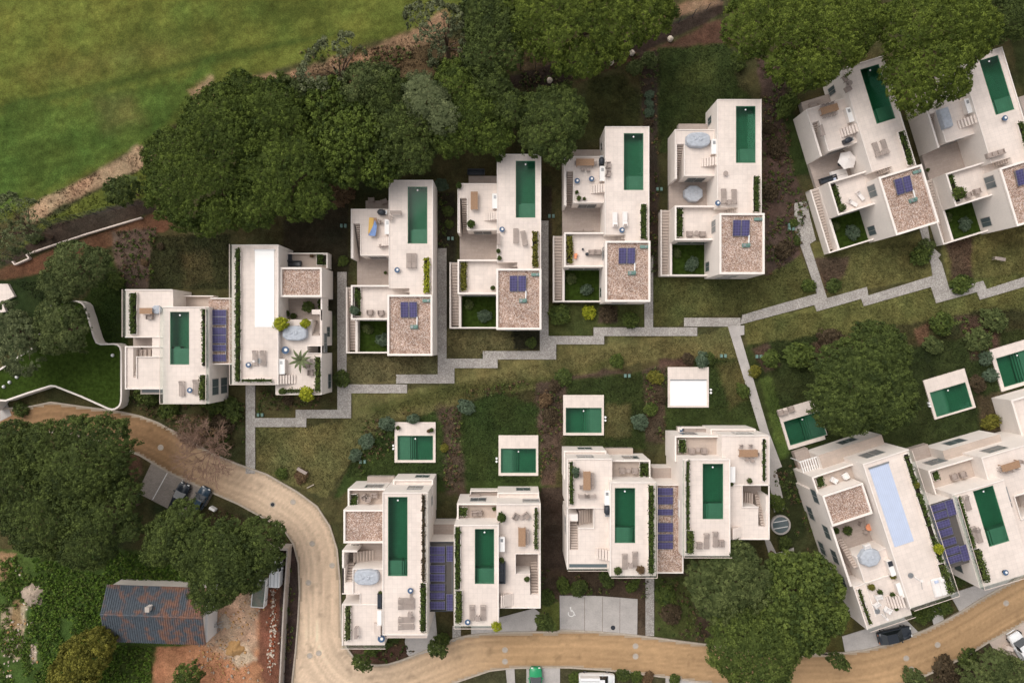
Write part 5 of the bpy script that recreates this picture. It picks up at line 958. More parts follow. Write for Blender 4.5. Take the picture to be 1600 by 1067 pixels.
h.block([(980,495,1120,730)], 0, 4.6, top='paving', tname='patio_floor', zr=5.0); h.steps((1066,560,1104,718), 4.6, 7.7, 13, 'y-', zr=6.4); h.steps((903,717,970,780), 7.7, 9.0, 6, 'x-', m='deck', zr=8.2)
h.window('n', d_[3], d_[0]+3.4, d_[0]+5.6, 5.2, 7.0)
a_ = h.block([(668,228,895,345)], 0, 5.4, top='terrace_tile', zr=5.6, tname='balcony_floor'); h.ring((668,228,885,345), 5.4, 6.2, 0.22, sides='nw'); h.window('n', a_[3], a_[0]+1.6, a_[0]+3.8, 2.4, 4.6)
c_ = h.block([(885,170,1110,260)], 0, 4.0, zr=4.0); h.ring((885,170,1110,260), 4.0, 4.2, 0.2, sides='nwe', zr=4.2); h.window('n', c_[3], c_[0]+(c_[2]-c_[0])*.45, c_[0]+(c_[2]-c_[0])*.8, 1.0, 2.9)
h.block([(740,168,890,225)], -0.2, 1.0, top='paving', m='concrete_wall', tname='patio_floor'); h.ring((738,160,890,225), -0.2, 1.6, 0.15, sides='nw', zr=1.6)
L_ = h.Rr((653,343,893,888), 9.0); h.window('s', L_[1], L_[0]+1, L_[2]-1, 4.6, 7.0); h.window('s', L_[1], L_[0]+1, L_[2]-1, 0.6, 3.0); h.window('s', d_[1] if 0 else h.Rr((880,230,1118,790),7.7)[1], d_[0]+1, d_[2]-1, 4.3, 6.4)
h.planter((657,355,688,690), 9.0, 0.3, 'hedge', 'hedge trough on the left edge beside the yellow shrub villa pool', 0.5, 0.25); h.planter((660,695,697,870), 9.0, 0.3, 'green', 'bushy planter on the lower left of the yellow shrub villa', 0.7); h.planter((1083,248,1104,476), 7.7, 0.3, 'greygreen', 'thin planting on the right edge of the yellow shrub villa', 0.4, 0.3)
h.planter((676,248,723,298), 5.4, 0.5, 'hedge', 'square green planter on the balcony of the yellow shrub villa', 0.4)

h = House('villa', 'lower middle white villa with wooden table and silver plants on its left deck', 'villa', ZC, (95,915,7.7)); V11 = h
pool = (370,449,487,765)
b_ = h.block([(342,415,608,955)], 0, 9.0, [pool]); h.pool(pool, 9.0, (373,677,452,765)); h.glass((342,415,608,955), 9.0, sides='se'); h.ring((342,415,608,955), 9.0, 9.12, 0.14, sides='nw', name='deck_edge', zr=9.0)
d_ = h.block([(95,280,355,566),(252,566,355,690),(160,682,355,880),(95,805,165,915),(95,625,112,810),(95,880,355,915)], 0, 7.7); h.ring((95,280,355,915), 7.7, 7.85, 0.14, sides='wn', name='deck_edge', zr=7.7); h.glass((95,280,350,915), 7.7, sides='s'); h.ring((95,282,355,566), 7.7, 7.85, 0.1, sides='s', name='deck_edge', zr=7.7); h.ring((160,570,252,682), 7.7, 7.9, 0.1, sides='se', name='deck_edge', zr=7.7)
h.window('n', d_[3], d_[0]+1.4, d_[0]+3.6, 5.2, 7.2)
h.block([(110,560,260,690)], 0, 4.6, top='paving', tname='patio_floor', zr=5.2); h.steps((160,575,250,680), 4.6, 6.4, 6, 'x-', zr=5.8); h.steps((113,645,158,803), 6.0, 7.7, 12, 'y-', zr=6.9, zbase=4.5); h.block([(97,600,158,640)], 0, 7.5, top=None); h.steps((262,800,340,858), 7.7, 9.0, 5, 'x+', m='deck', zr=8.1)
a_ = h.block([(350,290,575,420)], 0, 5.4, top='terrace_tile', zr=5.6, tname='balcony_floor'); h.ring((350,290,575,420), 5.4, 6.2, 0.2, sides='ne'); h.window('n', a_[3], a_[0]+1.8, a_[0]+4.0, 2.4, 4.6)
c_ = h.block([(78,236,322,400)], 0, 4.0, zr=4.0); h.ring((78,236,322,400), 4.0, 4.2, 0.2, sides='nwe', zr=4.2); h.window('n', c_[3], c_[0]+2.0, c_[0]+4.0, 1.0, 2.9)
h.block([(315,222,475,300)], -0.2, 0.8, top='terrace_tile', m='concrete_wall', tname='patio_floor')
r_ = h.Rr((108,886,325,905), 7.72); MB().box(r_[0],r_[1],7.7,r_[2],r_[3],7.75).build('dark_strip', M('window_glass'), h.root)  # dark band along the south end of the left deck
L_ = h.Rr((342,415,608,955), 9.0); h.window('s', L_[1], L_[0]+1, L_[2]-1, 4.6, 7.0); h.window('s', L_[1], L_[0]+1, L_[2]-1, 0.6, 3.0); W_ = h.Rr((95,280,355,915), 7.7); h.window('s', W_[1], W_[0]+1, W_[2]-1, 0.6, 3.0); h.window('w', W_[0], W_[1]+4, W_[1]+6.2, 4.4, 6.0)
h.planter((108,298,133,546), 7.7, 0.3, 'hedge', 'narrow hedge trough at the left deck edge of the lower middle villa', 0.5, 0.2); h.planter((562,432,596,942), 9.0, 0.3, 'hedge', 'long hedge right of the pool on the lower middle villa', 0.55); h.planter((513,302,574,386), 5.4, 0.5, 'hedge', 'square hedge on the balcony of the lower middle villa', 0.4)
lk = House('link_roof', 'gravel roof with solar rack between the lower middle villa and its right neighbour', 'roof', ZC, (610,940,7.0))
lk.block([(600,430,770,935)], 0, 7.0, top='gravel', tname='gravel_roof', zr=7.3); lk.ring((600,430,765,940), 7.0, 7.3, 0.14, sides='nse'); lk.block([(590,335,770,435)], 0, 3.0, top='paving', tname='patio_floor')
racks(ZC, 7.05, [(658,468,92,46),(658,519,92,48),(658,586,92,38),(658,673,92,56),(658,732,92,44),(658,778,92,42)], 'purple solar rack between the lower middle villa and the skylight villa')
h = House('villa', 'white villa beside the round skylight with long table on its right deck', 'villa', ZC, (757,840,9.0)); V12 = h
pool = (875,310,993,628)
b_ = h.block([(757,283,1033,840)], 0, 9.0, [pool]); h.pool(pool, 9.0, (908,538,993,628)); h.glass((757,283,1033,840), 9.0, sides='sw'); h.ring((757,283,1033,840), 9.0, 9.12, 0.14, sides='ne', name='deck_edge', zr=9.0)
d_ = h.block([(985,145,1258,435),(1020,435,1098,745),(1098,560,1195,745),(1195,672,1258,745),(1238,495,1258,680)], 0, 7.7); h.ring((985,145,1258,745), 7.7, 7.85, 0.14, sides='es', name='deck_edge', zr=7.7); h.ring((985,145,1258,435), 7.7, 7.85, 0.14, sides='ns', name='deck_edge', zr=7.7); h.ring((1098,435,1195,560), 7.7, 7.9, 0.1, sides='ws', name='deck_edge', zr=7.7); h.window('n', d_[3], d_[0]+2.0, d_[0]+4.4, 5.2, 7.2)
h.block([(1090,430,1220,700)], 0, 4.6, top='paving', tname='patio_floor', zr=5.2); h.steps((1105,480,1165,540), 4.6, 6.0, 6, 'x+', zr=5.8); h.steps((1198,500,1236,670), 5.0, 7.7, 13, 'y-', zr=6.6, zbase=4.5); h.steps((1038,675,1100,735), 7.7, 9.0, 5, 'x-', m='deck', zr=8.1)
a_ = h.block([(715,150,995,300)], 0, 5.4, top='terrace_tile', zr=5.6, tname='balcony_floor'); h.ring((715,150,995,300), 5.4, 6.2, 0.22, sides='nwe'); h.window('n', a_[3], a_[0]+1.2, a_[0]+3.4, 2.4, 4.6)
c_ = h.block([(920,110,1180,200)], 0, 4.0, zr=4.0); h.ring((920,110,1180,200), 4.0, 4.2, 0.2, sides='nwe', zr=4.2); h.block([(735,100,930,200)], -0.2, 1.2, top='paving', m='concrete_wall', tname='patio_floor'); h.ring((735,100,930,200), 1.2, 1.7, 0.2, sides='nwe', zr=1.7)
L_ = h.Rr((757,283,1033,840), 9.0); h.window('s', L_[1], L_[0]+1, L_[2]-1, 4.6, 7.0); h.window('s', L_[1], L_[0]+1, L_[2]-1, 0.6, 3.0)
h.planter((778,292,800,690), 9.0, 0.3, 'hedge', 'narrow planting at the left deck edge of the skylight villa', 0.45, 0.25); h.planter((778,692,823,826), 9.0, 0.3, 'green', 'bushy planter at the lower left corner of the skylight villa', 0.7); h.planter((1217,165,1238,412), 7.7, 0.3, 'hedge', 'narrow planting on the right edge of the skylight villa', 0.4, 0.3); h.planter((736,168,780,248), 5.4, 0.5, 'hedge', 'square hedge on the balcony of the skylight villa', 0.4)
# round skylight on the lawn
sk_ = W(*ZC.px(1325,662), 0.3); t = empty('round_skylight', 'round stone-rimmed glass skylight beside the path right of the villa', 'skylight', (sk_[0],sk_[1],0))
b = MB(); arc(b, 0, 0, 1.15, 0.22, 0, 360, -0.1, 0.35, 32); b.build('rim', M('concrete'), t); MB().cyl(0,0,0.0,0.2,1.15,n=32).build('pane', M('window_glass'), t)
for q in (-.45,.45): MB().obox((0,q+0.05), (0.985,0.17), None, 0.2, 0.27, math.sqrt(1.15**2-q*q)-.02, 0.04).build('glazing_bar', M('white_paint'), t)
for x_, y_, l_ in ((742,537,'upper of two white heat pumps beside the solar rack'),(742,588,'lower of two white heat pumps beside the solar rack')):
    t = empty('heat_pump', l_, 'heat pump', W(*ZC.px(x_,y_), 7.0)); MB().box(-.22,-.5,.05,.22,.5,.75).build('case', M('white_paint'), t, bevel=.02); MB().box(-.15,-.4,0,.15,.4,.05).build('foot', M('dark_metal'), t); MB().cyl(0,0,.75,.78,.17).build('fan_grille', M('grey_metal'), t)

# ---- tilted pair at the lower right
h = House('villa', 'tilted white villa with a pale blue covered pool beside the lower road', 'villa', ZR, (318,212,9.0), 18.2); V13 = h
b_ = h.block([(318,212,683,718)], 0, 9.0); h.ring((318,212,683,718), 9.0, 9.15, 0.14, sides='nw', name='deck_edge', zr=9.0); h.glass((318,212,683,718), 9.0, sides='se')
c = h.Rr((345,232,520,512), 9.05); MB().box(c[0],c[1],9.0,c[2],c[3],9.06).build('pool_cover', M('cover_blue'), h.root, bevel=0.01); MB().box(c[0]-.1,c[3],9.0,c[2]+.1,c[3]+.18,9.14).build('cover_roller', M('grey_metal'), h.root)
h.window('n', b_[3], b_[0]+1.4, b_[0]+4.0, 5.2, 7.6)
h.block([(162,337,360,405)], 0, 8.0, top='gravel', zr=8.3, tname='gravel_roof'); h.ring((162,337,360,405), 8.0, 8.3, 0.24, sides='nswe')
a_ = h.block([(118,262,312,275)], 0, 5.4, top='terrace_tile', zr=5.8, tname='balcony_floor'); h.ring((118,262,312,275), 5.4, 6.2, 0.22, sides='nw', zr=6.0)
d_ = h.block([(280,690,512,800),(292,575,500,765)], 0, 7.7); h.ring((280,690,512,800), 7.7, 7.85, 0.14, sides='nw', name='deck_edge', zr=7.7); h.glass((280,690,512,800), 7.7, sides='s'); h.ring((292,575,500,765), 7.7, 7.85, 0.12, sides='nw', name='deck_edge', zr=7.7)
g_ = h.Rr((162,337,360,405), 8.3); e_ = h.Rr((280,690,512,800), 7.7)
X0 = min(g_[0], e_[0]); h_rect = [X0+0.1, e_[1]+1.0, b_[0]+0.5, g_[3]]
rects_block([(X0+0.12, e_[3]-1.0, b_[0]+0.4, g_[1]+0.5)], 0, 4.6).build('wall', M('white_wall'), h.root); rects_block([(X0+0.12, e_[3]-1.0, b_[0]+0.4, g_[1]+0.5)], 4.6, 4.64, bottom=False).build('patio_floor', M('paving'), h.root)
MB().box(X0, e_[3], 4.4, X0+0.28, g_[1], 7.6).build('wall', M('white_wall'), h.root)
h.steps((238,520,288,600), 4.7, 7.7, 12, 'y-', zr=6.2)
for y_, zz in ((1.2,1.0),(5.0,4.9),(8.4,4.9),(8.4,1.2),(11.8,4.9),(13.5,1.2),(16.8,4.9)): h.window('w', X0+(0 if zz > 4.7 and y_ > 8 else 0), e_[1]+y_, e_[1]+y_+1.9, zz, zz+1.7) if y_ < (e_[3]-e_[1]-2) or True else None
# parts below on the north side
n_ = (a_[0]+2.5, a_[3]-0.5, b_[2]-0.3, a_[3]+2.2)
rects_block([(n_[0], b_[3]-1.0, n_[2], b_[3]+1.3)], 0, 4.0).build('wall', M('white_wall'), h.root); rects_block([(n_[0], b_[3]-1, n_[2], b_[3]+1.3)], 4.0, 4.03, bottom=False).build('balcony_floor', M('terrace_tile'), h.root); h.window('n', b_[3]+1.3, n_[2]-5, n_[2]-2.6, 1.0, 2.9)
rects_block([(a_[0]+0.5, a_[3]-0.4, n_[0], a_[3]+2.4)], -0.2, 1.0).build('patio_floor', M('paving'), h.root)
h.window('s', e_[1], e_[0]+1, e_[2]-1, 4.4, 6.6); h.window('s', b_[1], b_[0]+1, b_[2]-1, 4.6, 7.0)
h.planter((480,180,690,715), 9.0, 0.3, 'hedge', 'temp', 0.55) if False else None
def rplant(h, x0, x1, y0, y1, z, pal, label, hh, spread=0.0, base=None):   # local metres
    a = h.root.rotation_euler.z; cx, cy = (x0+x1)/2, (y0+y1)/2; loc = (h.root.location.x+math.cos(a)*cx-math.sin(a)*cy, h.root.location.y+math.sin(a)*cx+math.cos(a)*cy, z)
    t = empty('planter', label, 'planter', loc, a, 'planted troughs on the villa decks'); w, d = (x1-x0)/2, (y1-y0)/2; e = .06
    MB().box(-w,-d,0,w,-d+e,.3).box(-w,d-e,0,w,d,.3).box(-w,-d+e,0,-w+e,d-e,.3).box(w-e,-d+e,0,w,d-e,.3).build('trough', M('white_wall'), t); MB().box(-w+e,-d+e,0,w-e,d-e,.25).build('soil', M('dark_soil'), t); leafstrip('foliage', t, [(-w,-d,w,d)], .25, hh, pal, spread, 150, origin=(loc[0],loc[1]))
rplant(h, b_[2]-1.0, b_[2]-0.3, b_[1]+4.5, b_[3]-0.4, 9.0, 'hedge', 'long planted edge right of the blue-covered pool', 0.5, 0.35); rplant(h, b_[2]-1.2, b_[2]-0.25, b_[1]+0.4, b_[1]+4.4, 9.0, 'green', 'bushy planter beyond the daybed on the blue-cover villa', 0.7)
rplant(h, e_[0]+0.3, e_[0]+0.8, e_[1]+0.6, e_[3]-0.4, 7.7, 'deep', 'dark planting on the left edge of the blue-cover villa deck', 0.35, 0.3); rplant(h, a_[0]+0.5, a_[0]+1.5, a_[1]+0.4 if a_[1]+0.4 > g_[3] else g_[3]+0.3, a_[3]-0.4, 5.4, 'hedge', 'square dark hedge on the balcony of the blue-cover villa', 0.4)
h = House('villa', 'white villa at the lower right edge whose roof planting faces the solar rack', 'villa', ZR, (668,330,9.0), 16.5); V14 = h
pool = (750,318,893,512)
b_ = h.block([(668,330,978,637)], 0, 9.0, [pool]); h.pool(pool, 9.0, (812,458,893,512) if 0 else (815,470,893,512)); h.ring((668,330,978,637), 9.0, 9.15, 0.14, sides='n', name='deck_edge', zr=9.0); h.glass((668,330,978,637), 9.0, sides='sw')
d_ = h.block([(780,187,1200,500)], 0, 7.7, [(912,342,1010,400)]); h.ring((780,187,1200,500), 7.7, 7.85, 0.14, sides='nw', name='deck_edge', zr=7.7); h.window('n', d_[3], d_[0]+1.6, d_[0]+4.2, 5.2, 7.2)
h.ring((905,335,1015,405), 7.7, 7.95, 0.12, sides='nsw', name='deck_edge', zr=7.7); h.block([(900,330,1030,420)], 0, 4.6, top=None, name='stair_floor', m='paving', zr=7.7)
a_ = h.block([(572,237,800,270)], 0, 5.4, top='terrace_tile', zr=5.8, tname='balcony_floor'); h.ring((572,237,800,270), 5.4, 6.2, 0.2, sides='nw', zr=6.0); h.window('n', a_[3], a_[0]+1.4, a_[0]+3.8, 2.4, 4.6)
rects_block([(d_[0]-2.4, d_[3]-1.0, d_[0]+5.6, d_[3]+1.0)], 0, 4.0).build('wall', M('white_wall'), h.root); rects_block([(d_[0]-2.4, d_[3]-1.0, d_[0]+5.6, d_[3]+1.0)], 4.0, 4.03, bottom=False).build('balcony_floor', M('terrace_tile'), h.root); h.window('n', d_[3]+1.0, d_[0]-0.6, d_[0]+2.0, 1.0, 2.9)
rects_block([(a_[0]-0.3, a_[3]-0.4, d_[0]-2.4, a_[3]+1.8)], -0.2, 1.0).build('patio_floor', M('paving'), h.root)
h.window('s', b_[1], b_[0]+1, b_[2]-1, 4.6, 7.0); h.window('w', b_[0], b_[1]+1, b_[1]+3, 4.6, 6.4)
rplant(h, b_[0]+0.25, b_[0]+0.8, b_[1]+5.2, b_[3]-0.4, 9.0, 'hedge', 'thin planting on the left edge of the right edge villa roof', 0.5, 0.3); rplant(h, b_[0]+0.25, b_[0]+1.3, b_[1]+0.8, b_[1]+5.1, 9.0, 'green', 'bushy green planter above the corner by the road, right edge villa', 0.8)
rplant(h, a_[0]+0.5, a_[0]+1.4, a_[1]+1.6, a_[3]-0.4, 5.4, 'hedge', 'dark square hedge on the balcony of the right edge villa', 0.4)
lk = House('link_roof', 'dark flat roof with tilted solar rack between the two tilted lower villas', 'roof', ZR, (575,365,7.0), 17.5)
lk.block([(578,372,755,590)], 0, 8.5, top='dark_roof', tname='roof_sheet', zr=8.5)
ZS = Fr(3.68, 1400, 640)
racks(ZS, 8.55, [(234,558,92,44),(246,604,92,44),(262,655,92,46),(276,703,92,46),(294,758,96,44),(314,808,100,44),(328,855,100,46),(309,560,54,96),(392,818,54,96)], 'purple tilted solar rack between the blue-cover villa and the right edge villa', rot=17)
for x_, y_, l_ in ((330,640,'upper white heat pump beside the tilted solar rack'),(360,722,'lower white heat pump beside the tilted solar rack')):
    t = empty('heat_pump', l_, 'heat pump', W(*ZS.px(x_,y_), 6.93), R(17)); MB().box(-.35,-.45,.05,.35,.45,.6).build('case', M('white_paint'), t, bevel=.02); MB().box(-.25,-.4,0,.25,.4,.05).build('foot', M('dark_metal'), t); MB().cyl(0,0,.6,.63,.2).build('fan_grille', M('grey_metal'), t)
h = House('villa', 'corner of a white villa cut off by the right edge below the edge pool', 'villa', PX, (1578,624,3.6), 16.5)
h.block([(1578,625,1680,690)], 0, 3.6); h.ring((1578,625,1680,690), 3.6, 4.0, 0.25, zr=3.8); w_ = h.Rr((1578,625,1680,690), 3.6); h.window('w', w_[0], w_[1]+1, w_[1]+2.5, 1.2, 2.8)
h = House('villa', 'sliver of a paved terrace cut off by the right edge of the picture, upper row', 'terrace', PX, (1590,150,1.0), 17)
h.block([(1592,152,1660,240)], -0.2, 1.0, top='paving')
# pergola by the blue-cover villa
p_ = W(*ZR.px(135,212), 3.0); t = empty('pergola', 'white slatted pergola behind the blue-cover villa', 'pergola', (p_[0],p_[1],0), R(17))
for x_ in (-1.9,1.9):
    for y_ in (-.9,.9): MB().box(x_-.06,y_-.06,-.1,x_+.06,y_+.06,3.0).build('post', M('white_paint'), t)
for y_ in (-.9,.9): MB().box(-2.1,y_-.05,3.0,2.1,y_+.05,3.14).build('beam', M('white_paint'), t)
for k in range(13): MB().box(-2.0+k*.33,-1.05,3.15,-1.85+k*.33,1.05,3.22).build('slat', M('white_paint'), t)

# ---- small lawn pools
def lawn_pool(fr, deck, pool, shelf, label, ang=0, cover=False):
    h = House('garden_pool', label, 'pool', fr, (deck[0], deck[3], 0.15), ang, group='small pools on the lawns')
    if cover:
        h.block([deck], -0.25, 0.15, [pool], m='coping'); c = h.Rr(pool, 0.15); MB().box(c[0]+.01,c[1]+.01,0.02,c[2]-.01,c[3]-.01,0.2).build('pool_cover', M('cover_white'), h.root, bevel=0.01); MB().box(c[0],c[3]-.16,0.2,c[2],c[3]-.02,0.3).build('cover_roller', M('grey_metal'), h.root)
    else:
        h.block([deck], -1.5, 0.15, [pool], m='coping'); h.pool(pool, 0.15, shelf, depth=1.4)
    return h
POOLH = []
def skim(x, y, l, fr=PX, ang=0):
    t = empty('pool_filter_cap', l, 'filter cap', W(*fr.px(x,y), 0.0), R(ang), 'pairs of white caps beside the lawn pools')
    for q in (-.22,.22): MB().cyl(0, q, -0.1, 0.3, 0.15, n=12).build('cap', M('white_lamp'), t)
lawn_pool(PX, (616.5,659.5,680.5,722.5), (621,680.5,676.5,718.5), (621,680.5,641,718.5), 'small green pool with potted plants on its deck, leftmost on the lawn'); skim(615,698,'white cap pair left of the leftmost lawn pool')
lawn_pool(PX, (779,680,841,743), (782.5,700.5,837.5,738.5), (782.5,700.5,801,738.5), 'small green pool directly above the yellow shrub villa'); skim(776,718,'white cap pair left of the pool above the yellow shrub villa')
lawn_pool(PX, (880,617,943.5,680), (884,637,940,676), (921,637,940,676), 'small green pool above the lower middle villa'); skim(945.5,654,'white cap pair right of the pool above the lower middle villa')
lawn_pool(PX, (1043.5,573.5,1107.5,636.5), (1047,592.5,1104,634), None, 'small white-covered pool above the skylight villa', cover=True); skim(1110,611,'white cap pair right of the white-covered lawn pool')
lawn_pool(PX, (1214.5,641,1290,686), (1224,659,1292,679), (1259,648,1292,679), 'small tilted green pool half under the lone round pine', 16.5)
lawn_pool(PX, (1442.5,594.5,1525,636.5), (1452.5,613.5,1519.5,635), (1452.5,613.5,1482,645) , 'small tilted green pool right of the lone round pine', 16.5); skim(1451,632,'white cap pair left of the tilted lawn pool',ang=16)
lawn_pool(PX, (1546,547,1640,590), (1556,560,1634,586), (1590,549,1634,586), 'small tilted green pool cut by the right edge', 16.5)

# ---- building with the curved grass roof
ZG = Fr(3.3333, 0, 340)
gp = [(-40,1010),(0,955),(28,957),(150,915),(262,880),(285,882),(420,935),(560,998),(580,1003),(600,1000),(622,985),(632,965),(635,930),(635,700),(628,672),(612,658),(590,654),(525,656),(505,648),(492,620),(462,520),(440,455),(425,440),(400,432),(352,432),(280,440),(240,488),(215,560),(180,668),(95,720),(0,785),(-40,800)]
t = empty('grass_roof_building', 'low building with curved white rim and lawn on its roof, left edge', 'building', W(*ZG.px(400,800), 0)); ox, oy = t.location.x, t.location.y
P = [W(*ZG.px(x, y), 1.9)[:2] for x, y in gp]; P = [(x-ox, y-oy) for x, y in P]
MB().prism(P, 0, 1.6).build('wall', M('white_wall'), t)
def inset(P, d):
    n = len(P); out = []; ar = sum(P[i][0]*P[(i+1)%n][1]-P[(i+1)%n][0]*P[i][1] for i in range(n)); sg = 1 if ar > 0 else -1
    for i in range(n):
        a, b, c = Vector(P[i-1]), Vector(P[i]), Vector(P[(i+1)%n]); u = (b-a).normalized(); v = (c-b).normalized(); nn = (Vector((-u.y,u.x))+Vector((-v.y,v.x)))*sg; nn.normalize(); k = max(0.5, nn.dot(Vector((-u.y,u.x))*sg)); out.append((b+nn*d/k)[:])
    return out
PI_ = inset(P, 0.22); rim = MB(); n = len(P)
for i in range(n): rim.prism([P[i], P[(i+1)%n], PI_[(i+1)%n], PI_[i]], 1.6, 1.9)
rim.build('roof_rim', M('white_wall'), t); MB().prism(PI_, 1.6, 1.75).build('roof_lawn', M('lawn'), t)
for x_, y_, l_ in ((588,717,'at the right end of the grass roof'),(90,830,'highest of three at the left of the grass roof'),(52,857,'middle of three at the left of the grass roof'),(22,880,'lowest of three at the left of the grass roof')):
    q = empty('roof_light_dome', 'white dome light '+l_, 'dome light', W(*ZG.px(x_,y_), 1.75), group='white domes on the grass roof'); MB().cyl(0,0,0,.12,.24).build('base', M('grey_metal'), q); MB().lathe(0,0,[(.2,.12),(.18,.22),(.12,.3),(.03,.33)]).build('dome', M('white_lamp'), q, smooth=True)

# ---- farmhouse
x0, y0 = W(*ZB.px(377,722), 3.2)[:2]; x1, y1 = W(*ZB.px(738,925), 3.2)[:2]; t = empty('farmhouse', 'old farmhouse with rust and blue-grey tiled gable roof beside the red yard', 'house', ((x0+x1)/2,(y0+y1)/2,0), R(-2)); w, d = (x1-x0)/2, (y0-y1)/2
MB().box(-w+.3,-d+.3,-.2,w-.25,d-.3,3.0).add([(-w+.3,-d+.3,3.0),(-w+.3,d-.3,3.0),(-w+.3,0.1,4.1),(w-.25,-d+.3,3.0),(w-.25,d-.3,3.0),(w-.25,0.1,4.1)], [(0,1,2),(3,5,4),(0,2,5,3),(1,4,5,2)]).build('wall', M('white_wall'), t)
yr = 0.35; RZ = 4.35
for sgn, ye in ((1, d), (-1, -d)):
    vs = [(-w,ye,3.05),(w,ye,3.05),(w,yr,RZ),(-w,yr,RZ)]; vs2 = [(a,b,c+.08) for a, b, c in vs]; MB().add(vs+vs2, [(0,1,2,3),(7,6,5,4),(0,4,5,1),(1,5,6,2),(2,6,7,3),(3,7,4,0)]).build('roof_slope', M('roof_tile'), t)
    nc = 44; b = MB()
    for i in range(nc):                      # barrel tiles: courses of half-round tiles, many hundreds, one mesh per slope
        xx = -w+(i+.5)*2*w/nc
        for j in range(12):
            f0, f1 = j/12, (j+1.12)/12; r0 = 0.085; A = [(math.cos(R(q))*r0, math.sin(R(q))*r0) for q in (0,60,120,180)]
            ya, yb = yr+(ye-yr)*f1, yr+(ye-yr)*f0; za, zb = RZ+(3.05-RZ)*f1+.08+.03, RZ+(3.05-RZ)*f0+.08
            vs = [(xx+p,ya,za+q) for p, q in A]+[(xx+p*.85,yb,zb+q*.85) for p, q in A]; b.add(vs, [(0,1,5,4),(1,2,6,5),(2,3,7,6)])
    o = b.build('roof_tiles', M('roof_tile'), t); o['kind'] = 'stuff'
MB().tube((-w,yr,RZ+.1),(w,yr,RZ+.1),.13,.13,8).build('ridge', M('roof_tile'), t)
MB().box(-0.6,1.1,3.6,-0.1,1.7,4.9).build('chimney', M('white_wall'), t); MB().box(-0.65,1.05,4.9,-0.05,1.75,5.0).build('chimney_cap', M('concrete_wall'), t)
MB().box(w-.24,-d+.3,-.1,w+.1,d-.3,3.0).build('end_wall', M('white_paint'), t); h_ = None
MB().box(-w+2,-d+.22,0,-w+3,-d+.3,2.1).build('door', M('wood'), t)
# yard wall, containers, heaps
def wallrun(name, pts, z, w, h, m, label, cat='wall', fr=PX):
    b = MB(); P = [Vector(W(*fr.px(x,y), h)[:2]) for x, y in pts]
    for i in range(len(P)-1):
        u = (P[i+1]-P[i]).normalized(); c = (P[i]+P[i+1])/2; b.obox(c[:], u[:], None, z-0.2, h-0.0004*i, (P[i+1]-P[i]).length/2+w/2*(i>0)*0, w/2)
    return tag(b.build(name, M(m)), label, cat)
wallrun('boundary_wall', [(990,588),(1028,590)], 0, .35, 2.0, 'concrete_wall', 'short pale wall top turning the corner of the red yard', fr=ZB)
wallrun('boundary_wall', [(1026,592),(1012,800),(1002,1000),(995,1120)], 0, .2, 1.6, 'concrete_wall', 'long plain wall between the red yard and the planted strip', fr=ZB)
wallrun('boundary_wall', [(895,582),(985,585)], 0, .3, 1.9, 'concrete_wall', 'grey wall top half hidden by the pine above the yard', fr=ZB)
wallrun('boundary_wall', [(-30,478),(18,412)], 0, .2, 1.0, 'concrete_wall', 'short wall end at the far left of the brown strip') if False else None
wallrun('fence_wall', [(62,228),(75,245),(150,212),(135,192),(240,155),(450,85),(735,0)], 0, .18, 0.45, 'coping', 'thin pale stepped wall running along the brown strip at upper left', fr=ZG)
t = empty('rubbish_skip', 'long open skip with greenish load beside the yard wall', 'skip', W(*ZB.px(936,735), 1.2), R(-5)); MB().box(-.9,-1.9,.2,.9,1.9,.3).box(-.9,-1.9,.3,-.83,1.9,1.4).box(.83,-1.9,.3,.9,1.9,1.4).box(-.83,-1.9,.3,.83,-1.83,1.4).box(-.83,1.83,.3,.83,1.9,1.4).build('body', M('white_paint'), t); MB().box(-.83,-1.83,.3,.83,1.83,1.2).build('load', M('skip_paint'), t); MB().box(-.7,-1.7,-.05,-.5,1.7,.2).box(.5,-1.7,-.05,.7,1.7,.2).build('skid', M('dark_metal'), t)
for k in range(2): MB().box(-.95,-1+2*k-.05,.3,.95,-1+2*k+.05,1.1).build('rib', M('grey_metal'), t)
def heap(name, x, y, r_, h_, m, label, cat, fr=PX, seed=0):
    p = W(*fr.px(x,y), 0); b = MB(); n = 26; rr = random.Random(seed)
    rings = [(1,0),(.8,.3),(.55,.62),(.28,.88),(.08,1)]; off = [rr.uniform(.75,1.2) for _ in range(n)]; vs = []
    for q, z in rings: vs += [(r_*q*off[i]*math.cos(6.283*i/n)*rr.uniform(.93,1.07), r_*q*off[i]*math.sin(6.283*i/n), z*h_*rr.uniform(.85,1.1)-.1) for i in range(n)]
    fs = [(k*n+i,k*n+(i+1)%n,(k+1)*n+(i+1)%n,(k+1)*n+i) for k in range(4) for i in range(n)]+[tuple(range(4*n,5*n))]
    o = b.add(vs, fs).build(name, M(m), smooth=True, loc=(p[0],p[1],0)); return tag(o, label, cat)
mat('sand', lin(172,136,92), 1.0, noise=[(3,0.15),(12,0.1)], bump=(8,.6,.05)); mat('rubble', lin(168,152,136), 1.0, noise=[(3,0.2),(14,0.2)], bump=(7,1,.1)); mat('clay', lin(140,80,55), 1.0, noise=[(3,0.25),(10,0.2)], bump=(8,1,.08))
heap('sand_heap', 838, 945, 1.25, .8, 'sand', 'orange-yellow sand heap in the middle of the yard', 'sand heap', ZB, 2)
heap('rubble_heap', 118, 752, 1.7, .7, 'rubble', 'pale rubble heap among the weeds at the left', 'rubble heap', ZB, 3)
heap('rubble_heap', 800, 850, 1.1, .5, 'rubble', 'grey rubble heap at the end of the farmhouse', 'rubble heap', ZB, 4)
rr = random.Random(5); cols = ['rubble','clay','stone','marking']
